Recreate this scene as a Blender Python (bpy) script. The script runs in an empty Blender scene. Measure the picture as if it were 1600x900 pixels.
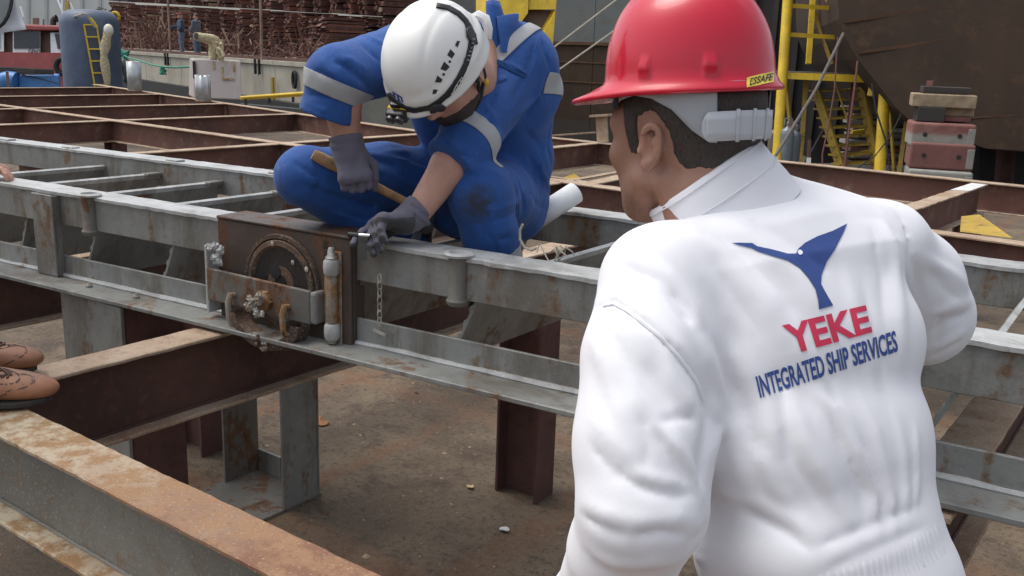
import bpy, bmesh, math, random
import numpy as np
from mathutils import Vector, Matrix
from mathutils.bvhtree import BVHTree

rng = random.Random(7)
SC = bpy.context.scene
COL = SC.collection

# ------------------------------------------------------------------ camera
F_PX, PITCH, ROLL, YAW, EYE = 1480.0, math.radians(13.85), math.radians(2.0), math.radians(36.0), 1.65
_h = np.array([-math.sin(YAW), math.cos(YAW), 0.0])
_r0 = np.array([_h[1], -_h[0], 0.0])
CF = math.cos(PITCH)*_h - math.sin(PITCH)*np.array([0, 0, 1.0])
_u0 = np.cross(_r0, CF)
CR = _r0*math.cos(ROLL) + _u0*math.sin(ROLL)
CU = _u0*math.cos(ROLL) - _r0*math.sin(ROLL)
CP = np.array([0, 0, EYE])
cam_d = bpy.data.cameras.new('camera')
cam_d.sensor_width = 36.0
cam_d.lens = 36.0*F_PX/1600.0
cam_d.clip_start = 0.05
cam_d.clip_end = 3000.0
cam = bpy.data.objects.new('camera', cam_d)
COL.objects.link(cam)
M = Matrix.Identity(4)
for i in range(3):
    M[i][0], M[i][1], M[i][2], M[i][3] = CR[i], CU[i], -CF[i], CP[i]
cam.matrix_world = M
SC.camera = cam

# survey helpers: where a sighted point lies at a measured depth, height or wall line
def ray(px, py): return CF*F_PX + CR*(px-800.0) + CU*(450.0-py)
def at(px, py, d): return CP + ray(px, py)*(d/F_PX)
def atz(px, py, z):
    r = ray(px, py); return CP + r*((z-EYE)/r[2])
def aty(px, py, y):
    r = ray(px, py); return CP + r*(y/r[1])
def atx(px, py, x):
    r = ray(px, py); return CP + r*(x/r[0])

# ------------------------------------------------------------------ light
SUN_EL, SUN_AZ = math.radians(66), math.radians(36+75)   # azimuth measured like YAW (counter-clockwise from +Y)
w = bpy.data.worlds.new('World'); SC.world = w; w.use_nodes = True
nt = w.node_tree; nt.nodes.clear()
wo = nt.nodes.new('ShaderNodeOutputWorld'); bg = nt.nodes.new('ShaderNodeBackground')
sk = nt.nodes.new('ShaderNodeTexSky'); sk.sky_type = 'NISHITA'; sk.sun_disc = False
sk.sun_elevation = SUN_EL; sk.sun_rotation = -SUN_AZ
sk.air_density = 1.0; sk.dust_density = 4.0; sk.ozone_density = 1.0
hs = nt.nodes.new('ShaderNodeHueSaturation'); hs.inputs['Saturation'].default_value = 0.42
nt.links.new(sk.outputs[0], hs.inputs['Color']); nt.links.new(hs.outputs[0], bg.inputs['Color'])
bg.inputs['Strength'].default_value = 0.15
nt.links.new(bg.outputs[0], wo.inputs['Surface'])
sd = bpy.data.lights.new('sun', 'SUN'); sd.energy = 0.75; sd.angle = math.radians(35); sd.color = (1.0, 0.96, 0.9)
so = bpy.data.objects.new('sun', sd); COL.objects.link(so)
sdir = Vector((-math.sin(SUN_AZ)*math.cos(SUN_EL), math.cos(SUN_AZ)*math.cos(SUN_EL), math.sin(SUN_EL)))
so.rotation_euler = sdir.to_track_quat('Z', 'Y').to_euler()
so.location = (0, 0, 30)
vs = SC.view_settings
vs.view_transform = 'Standard'; vs.look = 'None'; vs.gamma = 1.0; vs.exposure = 0.56; vs.use_curve_mapping = False
SC.cycles.max_bounces = 6

# ------------------------------------------------------------------ materials
MATS = {}
class NT:
    def __init__(s, name):
        s.m = bpy.data.materials.new(name); s.m.use_nodes = True
        s.t = s.m.node_tree; s.b = s.t.nodes['Principled BSDF']; s.tc = None
    def n(s, ty, **kw):
        o = s.t.nodes.new(ty)
        for k, v in kw.items(): setattr(o, k, v)
        return o
    def l(s, a, b): s.t.links.new(a, b)
    def co(s, kind='Object', scale=(1, 1, 1)):
        tc = s.n('ShaderNodeTexCoord'); mp = s.n('ShaderNodeMapping')
        mp.inputs['Scale'].default_value = scale
        s.l(tc.outputs[kind], mp.inputs['Vector']); return mp.outputs[0]
    def noise(s, scale, detail=6, rough=0.6, vec=None, dist=0.0):
        o = s.n('ShaderNodeTexNoise'); o.inputs['Scale'].default_value = scale
        o.inputs['Detail'].default_value = detail; o.inputs['Roughness'].default_value = rough
        o.inputs['Distortion'].default_value = dist
        if vec is not None: s.l(vec, o.inputs['Vector'])
        return o.outputs['Fac']
    def rng(s, fac, a, b, lo=0.0, hi=1.0):
        o = s.n('ShaderNodeMapRange'); o.interpolation_type = 'SMOOTHSTEP'
        s.l(fac, o.inputs['Value'])
        o.inputs['From Min'].default_value = a; o.inputs['From Max'].default_value = b
        o.inputs['To Min'].default_value = lo; o.inputs['To Max'].default_value = hi
        return o.outputs['Result']
    def mul(s, a, b, op='MULTIPLY'):
        o = s.n('ShaderNodeMath', operation=op)
        for i, v in enumerate((a, b)):
            if isinstance(v, (int, float)): o.inputs[i].default_value = v
            else: s.l(v, o.inputs[i])
        return o.outputs[0]
    def mix(s, fac, a, b):
        o = s.n('ShaderNodeMix', data_type='RGBA')
        for sock, v in ((o.inputs['Factor'], fac), (o.inputs['A'], a), (o.inputs['B'], b)):
            if isinstance(v, (int, float)): sock.default_value = v
            elif isinstance(v, tuple): sock.default_value = (*v[:3], 1)
            else: s.l(v, sock)
        return o.outputs['Result']
    def bump(s, h, strength=0.3, dist=0.01, prev=None):
        o = s.n('ShaderNodeBump'); o.inputs['Strength'].default_value = strength
        o.inputs['Distance'].default_value = dist; s.l(h, o.inputs['Height'])
        if prev is not None: s.l(prev, o.inputs['Normal'])
        return o.outputs[0]
    def out(s, col=None, rough=None, metal=None, normal=None, **kw):
        for k, v in (('Base Color', col), ('Roughness', rough), ('Metallic', metal), ('Normal', normal)):
            if v is None: continue
            if isinstance(v, (int, float)): s.b.inputs[k].default_value = v
            elif isinstance(v, tuple): s.b.inputs[k].default_value = (*v[:3], 1)
            else: s.l(v, s.b.inputs[k])
        for k, v in kw.items(): s.b.inputs[k.replace('_', ' ')].default_value = v
        MATS[s.m.name] = s.m
        return s.m

def plain(name, col, rough=0.5, metal=0.0, var=0.12, nscale=12, bump=0.15, bs=60, bd=0.003, **kw):
    t = NT(name); v = t.co()
    n1 = t.noise(nscale, 6, 0.62, v)
    c = t.mix(t.rng(n1, 0.3, 0.7), tuple(x*(1-var) for x in col), tuple(min(1, x*(1+var)) for x in col))
    nb = t.noise(bs, 4, 0.6, v)
    r = t.rng(n1, 0.25, 0.75, rough-0.08, rough+0.08)
    return t.out(c, r, metal, t.bump(nb, bump, bd), **kw)

def painted_steel(name, paint, rust_lo=0.56, rust_hi=0.66, rust=(0.24, 0.11, 0.035), dark=(0.05, 0.03, 0.022), rough=0.5, streak=True, bmp=0.35, grime=0.0):
    """paint with rust blooming through, vertical run-off and lumps of old paint"""
    t = NT(name); v = t.co('Object'); vz = t.co('Object', (1, 1, 0.25))
    big = t.noise(3.0, 8, 0.62, v, 0.3); fine = t.noise(28, 6, 0.65, v); grit = t.noise(140, 3, 0.6, v)
    p = t.mix(t.rng(big, 0.3, 0.7), tuple(x*0.8 for x in paint), tuple(min(1, x*1.14) for x in paint))
    p = t.mix(t.rng(fine, 0.35, 0.75, 0, 0.5), p, tuple(x*0.68 for x in paint))
    if grime:
        gr = t.noise(6.5, 8, 0.7, vz, .5); p = t.mix(t.rng(gr, .46, .66, 0, grime), p, (0.10, 0.078, 0.055))
        p = t.mix(t.rng(t.noise(75, 5, .7, v), .60, .72, 0, .55), p, (0.055, 0.045, 0.035)); p = t.mix(t.rng(t.noise(95, 4, .7, v), .64, .74, 0, .5), p, tuple(min(1, x*1.9) for x in paint))
    run = t.noise(9.0, 8, 0.66, vz if streak else v, 0.2)
    k = t.mul(run, t.rng(fine, 0.2, 0.8, 0.82, 1.16))
    rc = t.mix(t.rng(grit, 0.3, 0.7), dark, rust)
    c = t.mix(t.rng(k, rust_lo, rust_hi, 0, .85), p, t.mix(0.35, rc, rust))
    c = t.mix(t.rng(k, rust_hi+0.02, rust_hi+0.08), c, dark)
    bn = t.bump(fine, bmp, 0.004); bn = t.bump(grit, bmp*0.6, 0.002, bn)
    return t.out(c, t.rng(k, rust_lo, rust_hi, rough, 0.85), 0.0, bn)

def rusty(name, a, b, c3, rough=0.8, scale=4.0, speck=None, bmp=0.4):
    t = NT(name); v = t.co('Object')
    n1 = t.noise(scale, 8, 0.65, v, 0.4); n2 = t.noise(scale*7, 6, 0.7, v); n3 = t.noise(160, 3, 0.6, v)
    c = t.mix(t.rng(n1, 0.32, 0.68), a, b)
    c = t.mix(t.rng(n2, 0.5, 0.72, 0, 0.8), c, c3)
    if speck: c = t.mix(t.rng(n3, 0.56, 0.68, 0, 0.75), c, speck)
    bn = t.bump(n2, bmp, 0.004); bn = t.bump(n3, bmp*0.7, 0.002, bn)
    return t.out(c, rough, 0.0, bn)

G = plain
painted_steel('grey_paint', (0.245, 0.25, 0.235), 0.535, 0.67, rust=(0.20, 0.105, 0.04), grime=.66, bmp=.55, rough=.42)
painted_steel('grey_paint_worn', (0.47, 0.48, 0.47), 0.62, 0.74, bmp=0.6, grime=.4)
painted_steel('grey_paint_dirty', (0.17, 0.16, 0.14), 0.50, 0.60, rust=(0.20, 0.085, 0.03))
painted_steel('block_steel', (0.075, 0.055, 0.044), 0.50, 0.62, rust=(0.17, 0.07, 0.028), dark=(0.03, 0.02, 0.016))
rusty('beam_web', (0.060, 0.031, 0.024), (0.105, 0.052, 0.040), (0.15, 0.063, 0.042))
rusty('beam_web_far', (0.085, 0.043, 0.033), (0.17, 0.075, 0.055), (0.24, 0.15, 0.11), scale=1.3)
rusty('beam_flange', (0.29, 0.185, 0.12), (0.47, 0.37, 0.27), (0.20, 0.10, 0.06), speck=(0.55, 0.46, 0.34))  # paler than the web: skylight on the flange tops put into the colour
def fg_flange():
    t = NT('fg_flange'); v = t.co('Object'); n1 = t.noise(2.2, 8, .65, v, .4); n2 = t.noise(17, 7, .72, v); n3 = t.noise(190, 3, .65, v); n4 = t.noise(60, 5, .7, v)
    sx = t.n('ShaderNodeSeparateXYZ'); t.l(v, sx.inputs[0])
    g = t.rng(t.mul(sx.outputs[0], t.mul(n1, 1.1), 'ADD'), 1.95, 2.75)
    c = t.mix(g, (0.50, 0.43, 0.31), (0.20, 0.098, 0.058))
    c = t.mix(t.rng(n2, .40, .58, 0, .95), c, t.mix(g, (0.27, 0.15, 0.06), (0.29, 0.165, 0.09)))
    c = t.mix(t.rng(n4, .55, .72, 0, .8), c, (0.15, 0.07, 0.04)); c = t.mix(t.rng(n3, .58, .70, 0, .5), c, (0.52, 0.44, 0.30))
    bn = t.bump(n2, .4, .004); bn = t.bump(n4, .4, .003, bn); bn = t.bump(n3, .4, .0015, bn); t.out(c, .85, 0, bn)
fg_flange()
rusty('fg_web', (0.13, 0.125, 0.105), (0.21, 0.20, 0.17), (0.17, 0.10, 0.045), scale=3, speck=(0.34, 0.31, 0.25))
rusty('post_rust', (0.075, 0.035, 0.030), (0.13, 0.06, 0.048), (0.055, 0.03, 0.025))
rusty('sheave_rust', (0.05, 0.035, 0.028), (0.12, 0.07, 0.045), (0.22, 0.14, 0.08), scale=9, speck=(0.3, 0.24, 0.17))
rusty('pile_rust', (0.060, 0.026, 0.022), (0.125, 0.050, 0.038), (0.20, 0.10, 0.075), scale=1.2)
rusty('pile_rust_red', (0.15, 0.055, 0.04), (0.22, 0.08, 0.055), (0.10, 0.04, 0.03), scale=1.2)
rusty('scrap_wood', (0.20, 0.13, 0.09), (0.33, 0.24, 0.17), (0.12, 0.06, 0.04), scale=2)
rusty('hull_brown', (0.031, 0.016, 0.008), (0.052, 0.028, 0.013), (0.075, 0.038, 0.016), scale=0.5, bmp=0.15)
rusty('hull_weld', (0.075, 0.036, 0.017), (0.12, 0.058, 0.026), (0.06, 0.03, 0.018), scale=2)
rusty('hull_grey', (0.115, 0.125, 0.12), (0.15, 0.16, 0.15), (0.12, 0.11, 0.095), scale=0.4, bmp=0.1)
rusty('hull_dark', (0.035, 0.031, 0.030), (0.055, 0.047, 0.042), (0.05, 0.032, 0.024), scale=0.4, bmp=0.1)
rusty('recess_dark', (0.012, 0.010, 0.009), (0.028, 0.021, 0.017), (0.06, 0.035, 0.022), scale=14, rough=.6)  # painted shade: dark tone replaces the deep recess inside the sheave rim
G('galvanised', (0.44, 0.47, 0.48), 0.38, 0.35, 0.22, 9)
G('weld_bright', (0.50, 0.48, 0.43), 0.38, 0.5, 0.3, 40)
painted_steel('hinge_paint', (0.29, 0.27, 0.235), 0.47, 0.57, rust=(0.36, 0.17, 0.045))
painted_steel('yellow_paint', (0.74, 0.50, 0.03), 0.60, 0.72, rust=(0.30, 0.16, 0.03))
painted_steel('yellow_dull', (0.48, 0.32, 0.05), 0.55, 0.68, rust=(0.2, 0.1, 0.03))
painted_steel('tank_blue', (0.085, 0.115, 0.175), 0.62, 0.74, rust=(0.2, 0.13, 0.08))
painted_steel('tug_red', (0.30, 0.055, 0.05), 0.62, 0.74)
G('tug_white', (0.72, 0.73, 0.73), 0.45)
G('tug_brown', (0.13, 0.075, 0.05), 0.6)
G('pump_blue', (0.06, 0.20, 0.48), 0.45)
G('glass_dark', (0.03, 0.034, 0.038), 0.08, 0.0, 0.2, 2, 0.0)
G('rubber', (0.022, 0.021, 0.021), 0.75)
G('paper_white', (0.80, 0.82, 0.86), 0.7, 0, 0.02)
G('tube_white', (0.80, 0.81, 0.80), 0.45, 0, 0.03, bump=0.03)
G('board_grey', (0.30, 0.33, 0.33), 0.5)
G('black_plastic', (0.018, 0.018, 0.02), 0.42, 0, 0.2)
G('rope_green', (0.06, 0.25, 0.17), 0.85)
G('rope_pale', (0.42, 0.39, 0.31), 0.9)
G('cable_grey', (0.15, 0.13, 0.12), 0.7)
G('hose_red', (0.14, 0.05, 0.04), 0.6)
G('cyl_grey', (0.17, 0.20, 0.22), 0.35, 0.1)
G('cyl_brown', (0.13, 0.11, 0.09), 0.4, 0.1)
G('foam', (0.55, 0.47, 0.30), 0.9, 0, 0.3, 20, 0.8, 25, 0.03)
G('foam_white', (0.75, 0.72, 0.62), 0.8, 0, 0.1)
G('pale_building', (0.44, 0.44, 0.42), 0.8, 0, 0.06, 0.6)
G('timber', (0.30, 0.23, 0.15), 0.85, 0, 0.3, 6, 0.5, 30, 0.006)
G('wood_handle', (0.38, 0.23, 0.11), 0.6, 0, 0.3, 30, 0.3)
G('tool_steel', (0.10, 0.10, 0.10), 0.4, 0.6)
G('chrome', (0.6, 0.6, 0.6), 0.2, 0.9)
G('label_yellow', (0.78, 0.60, 0.07), 0.4, 0, 0.03, bump=0.02)
G('ink_black', (0.02, 0.02, 0.02), 0.5, 0, 0.0)
G('leaf_dry', (0.30, 0.13, 0.05), 0.8)
G('chip_white', (0.6, 0.6, 0.58), 0.8)
G('chip_yellow', (0.5, 0.4, 0.2), 0.8)
G('water', (0.02, 0.026, 0.026), 0.08, 0, 0.1, 0.5, 0.4, 2.0, 0.05)
def concrete(name, a, b, stain, scale=1.0):
    t = NT(name); v = t.co('Object'); vz = t.co('Object', (1, 1, 0.15))
    n1 = t.noise(0.8*scale, 8, 0.65, v); n2 = t.noise(2.2*scale, 8, 0.7, vz); n3 = t.noise(30*scale, 5, 0.6, v)
    c = t.mix(t.rng(n1, 0.3, 0.7), a, b); c = t.mix(t.rng(n2, 0.52, 0.74, 0, 0.75), c, stain)
    c = t.mix(t.rng(n3, 0.4, 0.8, 0, 0.3), c, tuple(x*0.6 for x in a))
    return t.out(c, 0.88, 0, t.bump(n3, 0.4, 0.01))
concrete('quay_concrete', (0.33, 0.30, 0.24), (0.45, 0.42, 0.34), (0.20, 0.17, 0.13))
concrete('quay_block', (0.40, 0.35, 0.33), (0.48, 0.43, 0.41), (0.30, 0.22, 0.17), 1.5)
concrete('keel_block', (0.26, 0.25, 0.22), (0.36, 0.35, 0.31), (0.17, 0.14, 0.12), 2)
concrete('dock_floor', (0.07, 0.065, 0.06), (0.11, 0.10, 0.09), (0.05, 0.045, 0.04))
def block_half():
    t = NT('block_half'); v = t.co('Object'); n1 = t.noise(5, 8, .65, v); n2 = t.noise(40, 5, .6, v); sx = t.n('ShaderNodeSeparateXYZ'); t.l(v, sx.inputs[0])
    k = t.rng(t.mul(sx.outputs[2], t.mul(n1, .22), 'ADD'), .25, .33)
    c = t.mix(k, t.mix(t.rng(n1, .3, .7), (0.24, 0.235, 0.20), (0.33, 0.32, 0.28)), t.mix(t.rng(n1, .35, .65), (0.20, 0.08, 0.065), (0.27, 0.13, 0.11)))
    c = t.mix(t.rng(n2, .5, .8, 0, .4), c, (0.15, 0.12, 0.11)); t.out(c, .88, 0, t.bump(n2, .4, .006))
block_half()
painted_steel('block_red', (0.22, 0.095, 0.08), 0.60, 0.72, rust=(0.33, 0.30, 0.26), dark=(0.2, 0.1, 0.08), rough=0.85)

# ------------------------------------------------------------------ mesh helpers
class MB:
    def __init__(s): s.v = []; s.f = []; s.mi = []; s.sm = []
    def add(s, vs, fs, mi=0, smooth=False):
        o = len(s.v); s.v += [tuple(map(float, p)) for p in vs]
        for f in fs: s.f.append(tuple(i+o for i in f)); s.mi.append(mi); s.sm.append(smooth)
        return s
    def hexa(s, c8, mi=0):
        return s.add(c8, [(0, 3, 2, 1), (4, 5, 6, 7), (0, 1, 5, 4), (1, 2, 6, 5), (2, 3, 7, 6), (3, 0, 4, 7)], mi)
    def box(s, lo, hi, mi=0):
        (a, b, c), (d, e, f) = lo, hi
        return s.hexa([(a, b, c), (d, b, c), (d, e, c), (a, e, c), (a, b, f), (d, b, f), (d, e, f), (a, e, f)], mi)
    def bar(s, p0, p1, w, h, up=(0, 0, 1), mi=0):
        p0, p1 = Vector(p0), Vector(p1); d = (p1-p0).normalized(); u = Vector(up)
        x = d.cross(u)
        if x.length < 1e-4: x = d.cross(Vector((1, 0, 0)))
        x.normalize(); u = x.cross(d).normalized(); x *= w/2; u *= h/2
        return s.hexa([p0-x-u, p0+x-u, p0+x+u, p0-x+u, p1-x-u, p1+x-u, p1+x+u, p1-x+u], mi)
    def prism(s, poly, off, mi=0):
        n = len(poly); a = [Vector(p) for p in poly]; b = [p+Vector(off) for p in a]
        fs = [tuple(range(n))[::-1], tuple(range(n, 2*n))] + [(i, (i+1) % n, n+(i+1) % n, n+i) for i in range(n)]
        return s.add(a+b, fs, mi)
    def tube(s, pts, r, n=8, mi=0, caps=True, closed=False):
        P = [Vector(p) for p in pts]; m = len(P); rs = r if isinstance(r, (list, tuple)) else [r]*m
        vs = []; ref = None
        for i in range(m):
            if closed: d = P[(i+1) % m]-P[i-1]
            else: d = P[min(i+1, m-1)]-P[max(i-1, 0)]
            d.normalize()
            if ref is None:
                ref = d.cross(Vector((0, 0, 1)))
                if ref.length < 1e-3: ref = d.cross(Vector((1, 0, 0)))
            x = (ref - d*ref.dot(d)).normalized(); ref = x; y = d.cross(x)
            vs += [P[i]+(x*math.cos(2*math.pi*k/n)+y*math.sin(2*math.pi*k/n))*rs[i] for k in range(n)]
        fs = []
        for i in range(m if closed else m-1):
            j = (i+1) % m
            fs += [(i*n+k, i*n+(k+1) % n, j*n+(k+1) % n, j*n+k) for k in range(n)]
        if caps and not closed: fs += [tuple(range(n))[::-1], tuple(range((m-1)*n, m*n))]
        return s.add(vs, fs, mi, True)
    def lathe(s, c, prof, n=24, mi=0, axis=(0, 0, 1), a0=0.0):
        ax = Vector(axis).normalized(); x = ax.cross(Vector((0, 0, 1)))
        if x.length < 1e-3: x = Vector((1, 0, 0))
        x.normalize(); y = ax.cross(x); c = Vector(c); vs = []
        for (r, z) in prof:
            vs += [c+ax*z+(x*math.cos(a0+2*math.pi*k/n)+y*math.sin(a0+2*math.pi*k/n))*r for k in range(n)]
        fs = []
        for i in range(len(prof)-1):
            fs += [(i*n+k, i*n+(k+1) % n, (i+1)*n+(k+1) % n, (i+1)*n+k) for k in range(n)]
        fs += [tuple(range(n))[::-1], tuple(range((len(prof)-1)*n, len(prof)*n))]
        return s.add(vs, fs, mi, True)
    def sphere(s, c, r, n=12, m=8, mi=0):
        prof = [(max(1e-4, math.sin(math.pi*i/m)), -math.cos(math.pi*i/m)) for i in range(m+1)]
        r = r if isinstance(r, (tuple, list)) else (r, r, r); vs = []
        for (q, z) in prof: vs += [(c[0]+r[0]*q*math.cos(2*math.pi*k/n), c[1]+r[1]*q*math.sin(2*math.pi*k/n), c[2]+r[2]*z) for k in range(n)]
        fs = []
        for i in range(m): fs += [(i*n+k, i*n+(k+1) % n, (i+1)*n+(k+1) % n, (i+1)*n+k) for k in range(n)]
        return s.add(vs, fs, mi, True)
    def build(s, name, mats, parent=None, bevel=0.0, seg=2, solid=0.0, loc=None, auto=True):
        mats = [mats] if isinstance(mats, str) else mats
        org = Vector(parent_origin(parent)) if parent is not None else Vector(loc or (0, 0, 0))
        me = bpy.data.meshes.new(name)
        me.from_pydata([Vector(v)-org for v in s.v], [], s.f)
        for i, m in enumerate(mats): me.materials.append(MATS[m])
        me.polygons.foreach_set('material_index', s.mi)
        me.polygons.foreach_set('use_smooth', s.sm)
        me.validate(); me.update()
        bm = bmesh.new(); bm.from_mesh(me); bmesh.ops.recalc_face_normals(bm, faces=bm.faces)
        if bevel > 0:
            ed = [e for e in bm.edges if len(e.link_faces) == 2 and e.calc_face_angle(0) > 0.6]
            bmesh.ops.bevel(bm, geom=ed, offset=bevel, segments=seg, profile=0.5, affect='EDGES', clamp_overlap=True)
        if auto:
            for e in bm.edges:
                if len(e.link_faces) == 2 and e.calc_face_angle(0) > 0.7: e.smooth = False
        bm.to_mesh(me); bm.free()
        o = bpy.data.objects.new(name, me); COL.objects.link(o)
        if parent is not None: o.parent = parent
        else: o.location = org
        if solid:
            md = o.modifiers.new('thickness', 'SOLIDIFY'); md.thickness = solid; md.offset = -1
        return o

ORIGINS = {}
def parent_origin(p):
    o = Vector((0, 0, 0))
    while p is not None: o += Vector(p.location); p = p.parent
    return o
def tag(o, label=None, cat=None, group=None, kind=None):
    if label: o['label'] = label
    if cat: o['category'] = cat
    if group: o['group'] = group
    if kind: o['kind'] = kind
    return o
def thing(name, label, cat, loc=(0, 0, 0), group=None):
    o = bpy.data.objects.new(name, None); COL.objects.link(o); o.location = Vector(loc)
    o.empty_display_size = 0.2
    return tag(o, label, cat, group)
def V(p): return Vector([float(x) for x in p])
def copy_thing(o, loc=None, rz=None, label=None):
    c = o.copy(); COL.objects.link(c)
    if loc is not None: c.location = loc
    if rz is not None: c.rotation_euler.z = rz
    if label: c['label'] = label
    for ch in list(o.children):
        d = ch.copy(); COL.objects.link(d); d.parent = c
        for g in list(ch.children):
            e = g.copy(); COL.objects.link(e); e.parent = d
    return c
# ================================================================== SETTING
def ground_material():
    t = NT('deck_ground'); v = t.co('Object')
    n1 = t.noise(0.9, 9, 0.68, v, 0.4); n2 = t.noise(5.5, 8, 0.72, v, 0.3); n3 = t.noise(38, 6, 0.72, v); n4 = t.noise(120, 3, 0.7, v)
    c = t.mix(t.rng(n1, 0.34, 0.66), (0.080, 0.057, 0.038), (0.185, 0.138, 0.090))
    c = t.mix(t.rng(n2, 0.48, 0.66, 0, 0.85), c, (0.060, 0.042, 0.030))
    c = t.mix(t.rng(n3, 0.50, 0.64, 0, 0.8), c, (0.045, 0.032, 0.025))
    c = t.mix(t.rng(n4, 0.58, 0.70, 0, 0.7), c, (0.27, 0.22, 0.15))
    # rust bled along the welded seams of the deck plates
    sx = t.n('ShaderNodeSeparateXYZ'); t.l(v, sx.inputs[0])
    wob = t.mul(t.mul(n2, 0.5, 'SUBTRACT'), 0.22)
    def seam(axis, at_, wd):
        d = t.mul(t.mul(t.mul(sx.outputs[axis], at_, 'SUBTRACT'), wob, 'ADD'), 0.0, 'ADD')
        d = t.mul(d, 0.0, 'ABSOLUTE')
        return t.rng(d, wd*0.25, wd, 1, 0)
    s = None
    for ax, a, wd in ((1, 2.02, 0.13), (0, -1.72, 0.11), (0, -2.6, 0.07), (0, -3.35, 0.10), (1, 3.3, 0.10), (1, 4.75, 0.14), (0, -0.55, 0.12), (1, 1.05, 0.1)):
        k = seam(ax, a, wd); s = k if s is None else t.mul(s, k, 'MAXIMUM')
    s = t.mul(s, t.mul(t.rng(n2, 0.3, 0.6, 0.2, 1.0), t.rng(n1, .35, .6, .25, 1)))
    c = t.mix(t.mul(s, 0.55), c, (0.19, 0.088, 0.040))
    bn = t.bump(n2, 0.5, 0.02); bn = t.bump(n3, 0.5, 0.006, bn); bn = t.bump(n4, 0.35, 0.002, bn)
    t.out(c, 0.9, 0, bn)
ground_material()
m = MB(); m.box((-22, -7, -1.6), (9, 13.0, 0)); tag(m.build('deck_floor', 'deck_ground'), kind='structure')
m = MB(); m.add([(-900, -900, -0.75), (900, -900, -0.75), (900, 900, -0.75), (-900, 900, -0.75)], [(0, 1, 2, 3)])
tag(m.build('water', 'water'), kind='structure')
m = MB(); m.box((-9, 13.02, -3.0), (40, 60, -0.55)); tag(m.build('dock_floor', 'dock_floor'), kind='structure')

# debris on the deck
m = MB()
for i in range(5200):
    x, y = rng.uniform(-6.5, 1.5), rng.uniform(0.6, 6.5); r = rng.uniform(0.002, 0.008)*(2.4 if rng.random() < .05 else 1)
    a = rng.uniform(0, 6.28); k = rng.uniform(.4, 1); h = r*rng.uniform(.3, .8)
    P = [(x+r*math.cos(a+q)*1.0, y+r*k*math.sin(a+q), 0.001) for q in (0, 1.7, 3.0, 4.6)]
    top = (x+rng.uniform(-.3, .3)*r, y, h)
    m.add(P+[top], [(0, 1, 4), (1, 2, 4), (2, 3, 4), (3, 0, 4)], rng.choice([0, 0, 0, 1, 1, 2]))
tag(m.build('rust_flakes', ['post_rust', 'timber', 'leaf_dry']), kind='stuff')
def flake(name, px, py, r, mt, label, cat):
    p = atz(px, py, 0.0); q = MB(); n = 9; vs = []
    for i in range(n):
        a = 2*math.pi*i/n; rr = r*rng.uniform(.6, 1.1); vs.append((p[0]+rr*math.cos(a), p[1]+rr*.7*math.sin(a), rng.uniform(.004, .4*r+.006)))
    vs.append((p[0], p[1], r*.35))
    q.add(vs, [(i, (i+1) % n, n) for i in range(n)])
    return tag(q.build(name, mt, loc=(p[0], p[1], 0), solid=0.003), label, cat)
flake('paint_chip', 788, 830, .022, 'chip_white', 'white paint chip lying alone on the brown deck', 'chip')
flake('dry_leaf', 735, 763, .022, 'chip_yellow', 'pale yellow leaf on the deck left of the brown column foot', 'leaf')
flake('dry_leaf', 500, 662, .05, 'leaf_dry', 'large orange rust flake near the grey angle stand', 'rust flake')
flake('dry_leaf', 470, 664, .03, 'leaf_dry', 'small orange scrap beside the grey angle stand upright', 'rust flake')

# ================================================================== BEAM GRID
def flange_strip(a, b, W, tf, jit, step):
    """flat bar with slightly eaten edges"""
    d = (b-a); L = d.length; d.normalize(); x = d.cross(Vector((0, 0, 1))).normalized(); n = max(6, min(160, int(L/step))); vs = []
    for i in range(n+1):
        c = a+d*(L*i/n); e0, e1 = rng.uniform(-jit, jit)*(2.2 if rng.random() < .08 else 1), rng.uniform(-jit, jit)*(2.2 if rng.random() < .08 else 1); z = rng.uniform(-.0005, .0005)
        l, r = -W/2+e0, W/2+e1; u = Vector((0, 0, 1))
        vs += [c+x*l-u*tf/2, c+x*(l-.0005)+u*(tf/2-.0022), c+x*(l+.0022)+u*(tf/2+z), c+x*(r-.0022)+u*(tf/2+z), c+x*(r+.0005)+u*(tf/2-.0022), c+x*r-u*tf/2]
    return MB().add(vs, [(i*6+k, i*6+(k+1) % 6, i*6+6+(k+1) % 6, i*6+6+k) for i in range(n) for k in range(6)]+[tuple(range(6)), tuple(6*n+k for k in range(5, -1, -1))])
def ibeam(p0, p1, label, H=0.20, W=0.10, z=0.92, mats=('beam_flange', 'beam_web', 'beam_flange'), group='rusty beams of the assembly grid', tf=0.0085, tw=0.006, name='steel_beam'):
    a, b = Vector((p0[0], p0[1], z)), Vector((p1[0], p1[1], z))
    e = thing(name, label, 'beam', a, group); near = (a+b).length/2 < 3.5; ja, st = (.0011, .02) if near else (.003, .06)
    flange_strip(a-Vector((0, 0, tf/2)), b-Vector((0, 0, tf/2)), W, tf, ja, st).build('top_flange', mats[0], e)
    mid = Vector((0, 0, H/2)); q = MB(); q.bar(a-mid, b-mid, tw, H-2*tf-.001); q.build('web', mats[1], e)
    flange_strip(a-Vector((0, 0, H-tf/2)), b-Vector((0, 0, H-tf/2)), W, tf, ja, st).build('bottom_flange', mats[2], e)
    q = MB()
    for s_ in (-1, 1):
        dd = (b-a).normalized(); x = dd.cross(Vector((0, 0, 1))); n = 60 if near else 24
        q.tube([a+(b-a)*(i/n)+x*(tw/2+.002)*s_-Vector((0, 0, H-tf-.002+rng.uniform(-.001, .001))) for i in range(n+1)], .0045, 5)
    q.build('weld_bead', mats[1], e)
    return e
ibeam((-3.2, .83), (0.4, .835), 'foreground beam with orange rusty top flange at the lower left corner', mats=('fg_flange', 'fg_web', 'fg_flange'))
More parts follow.
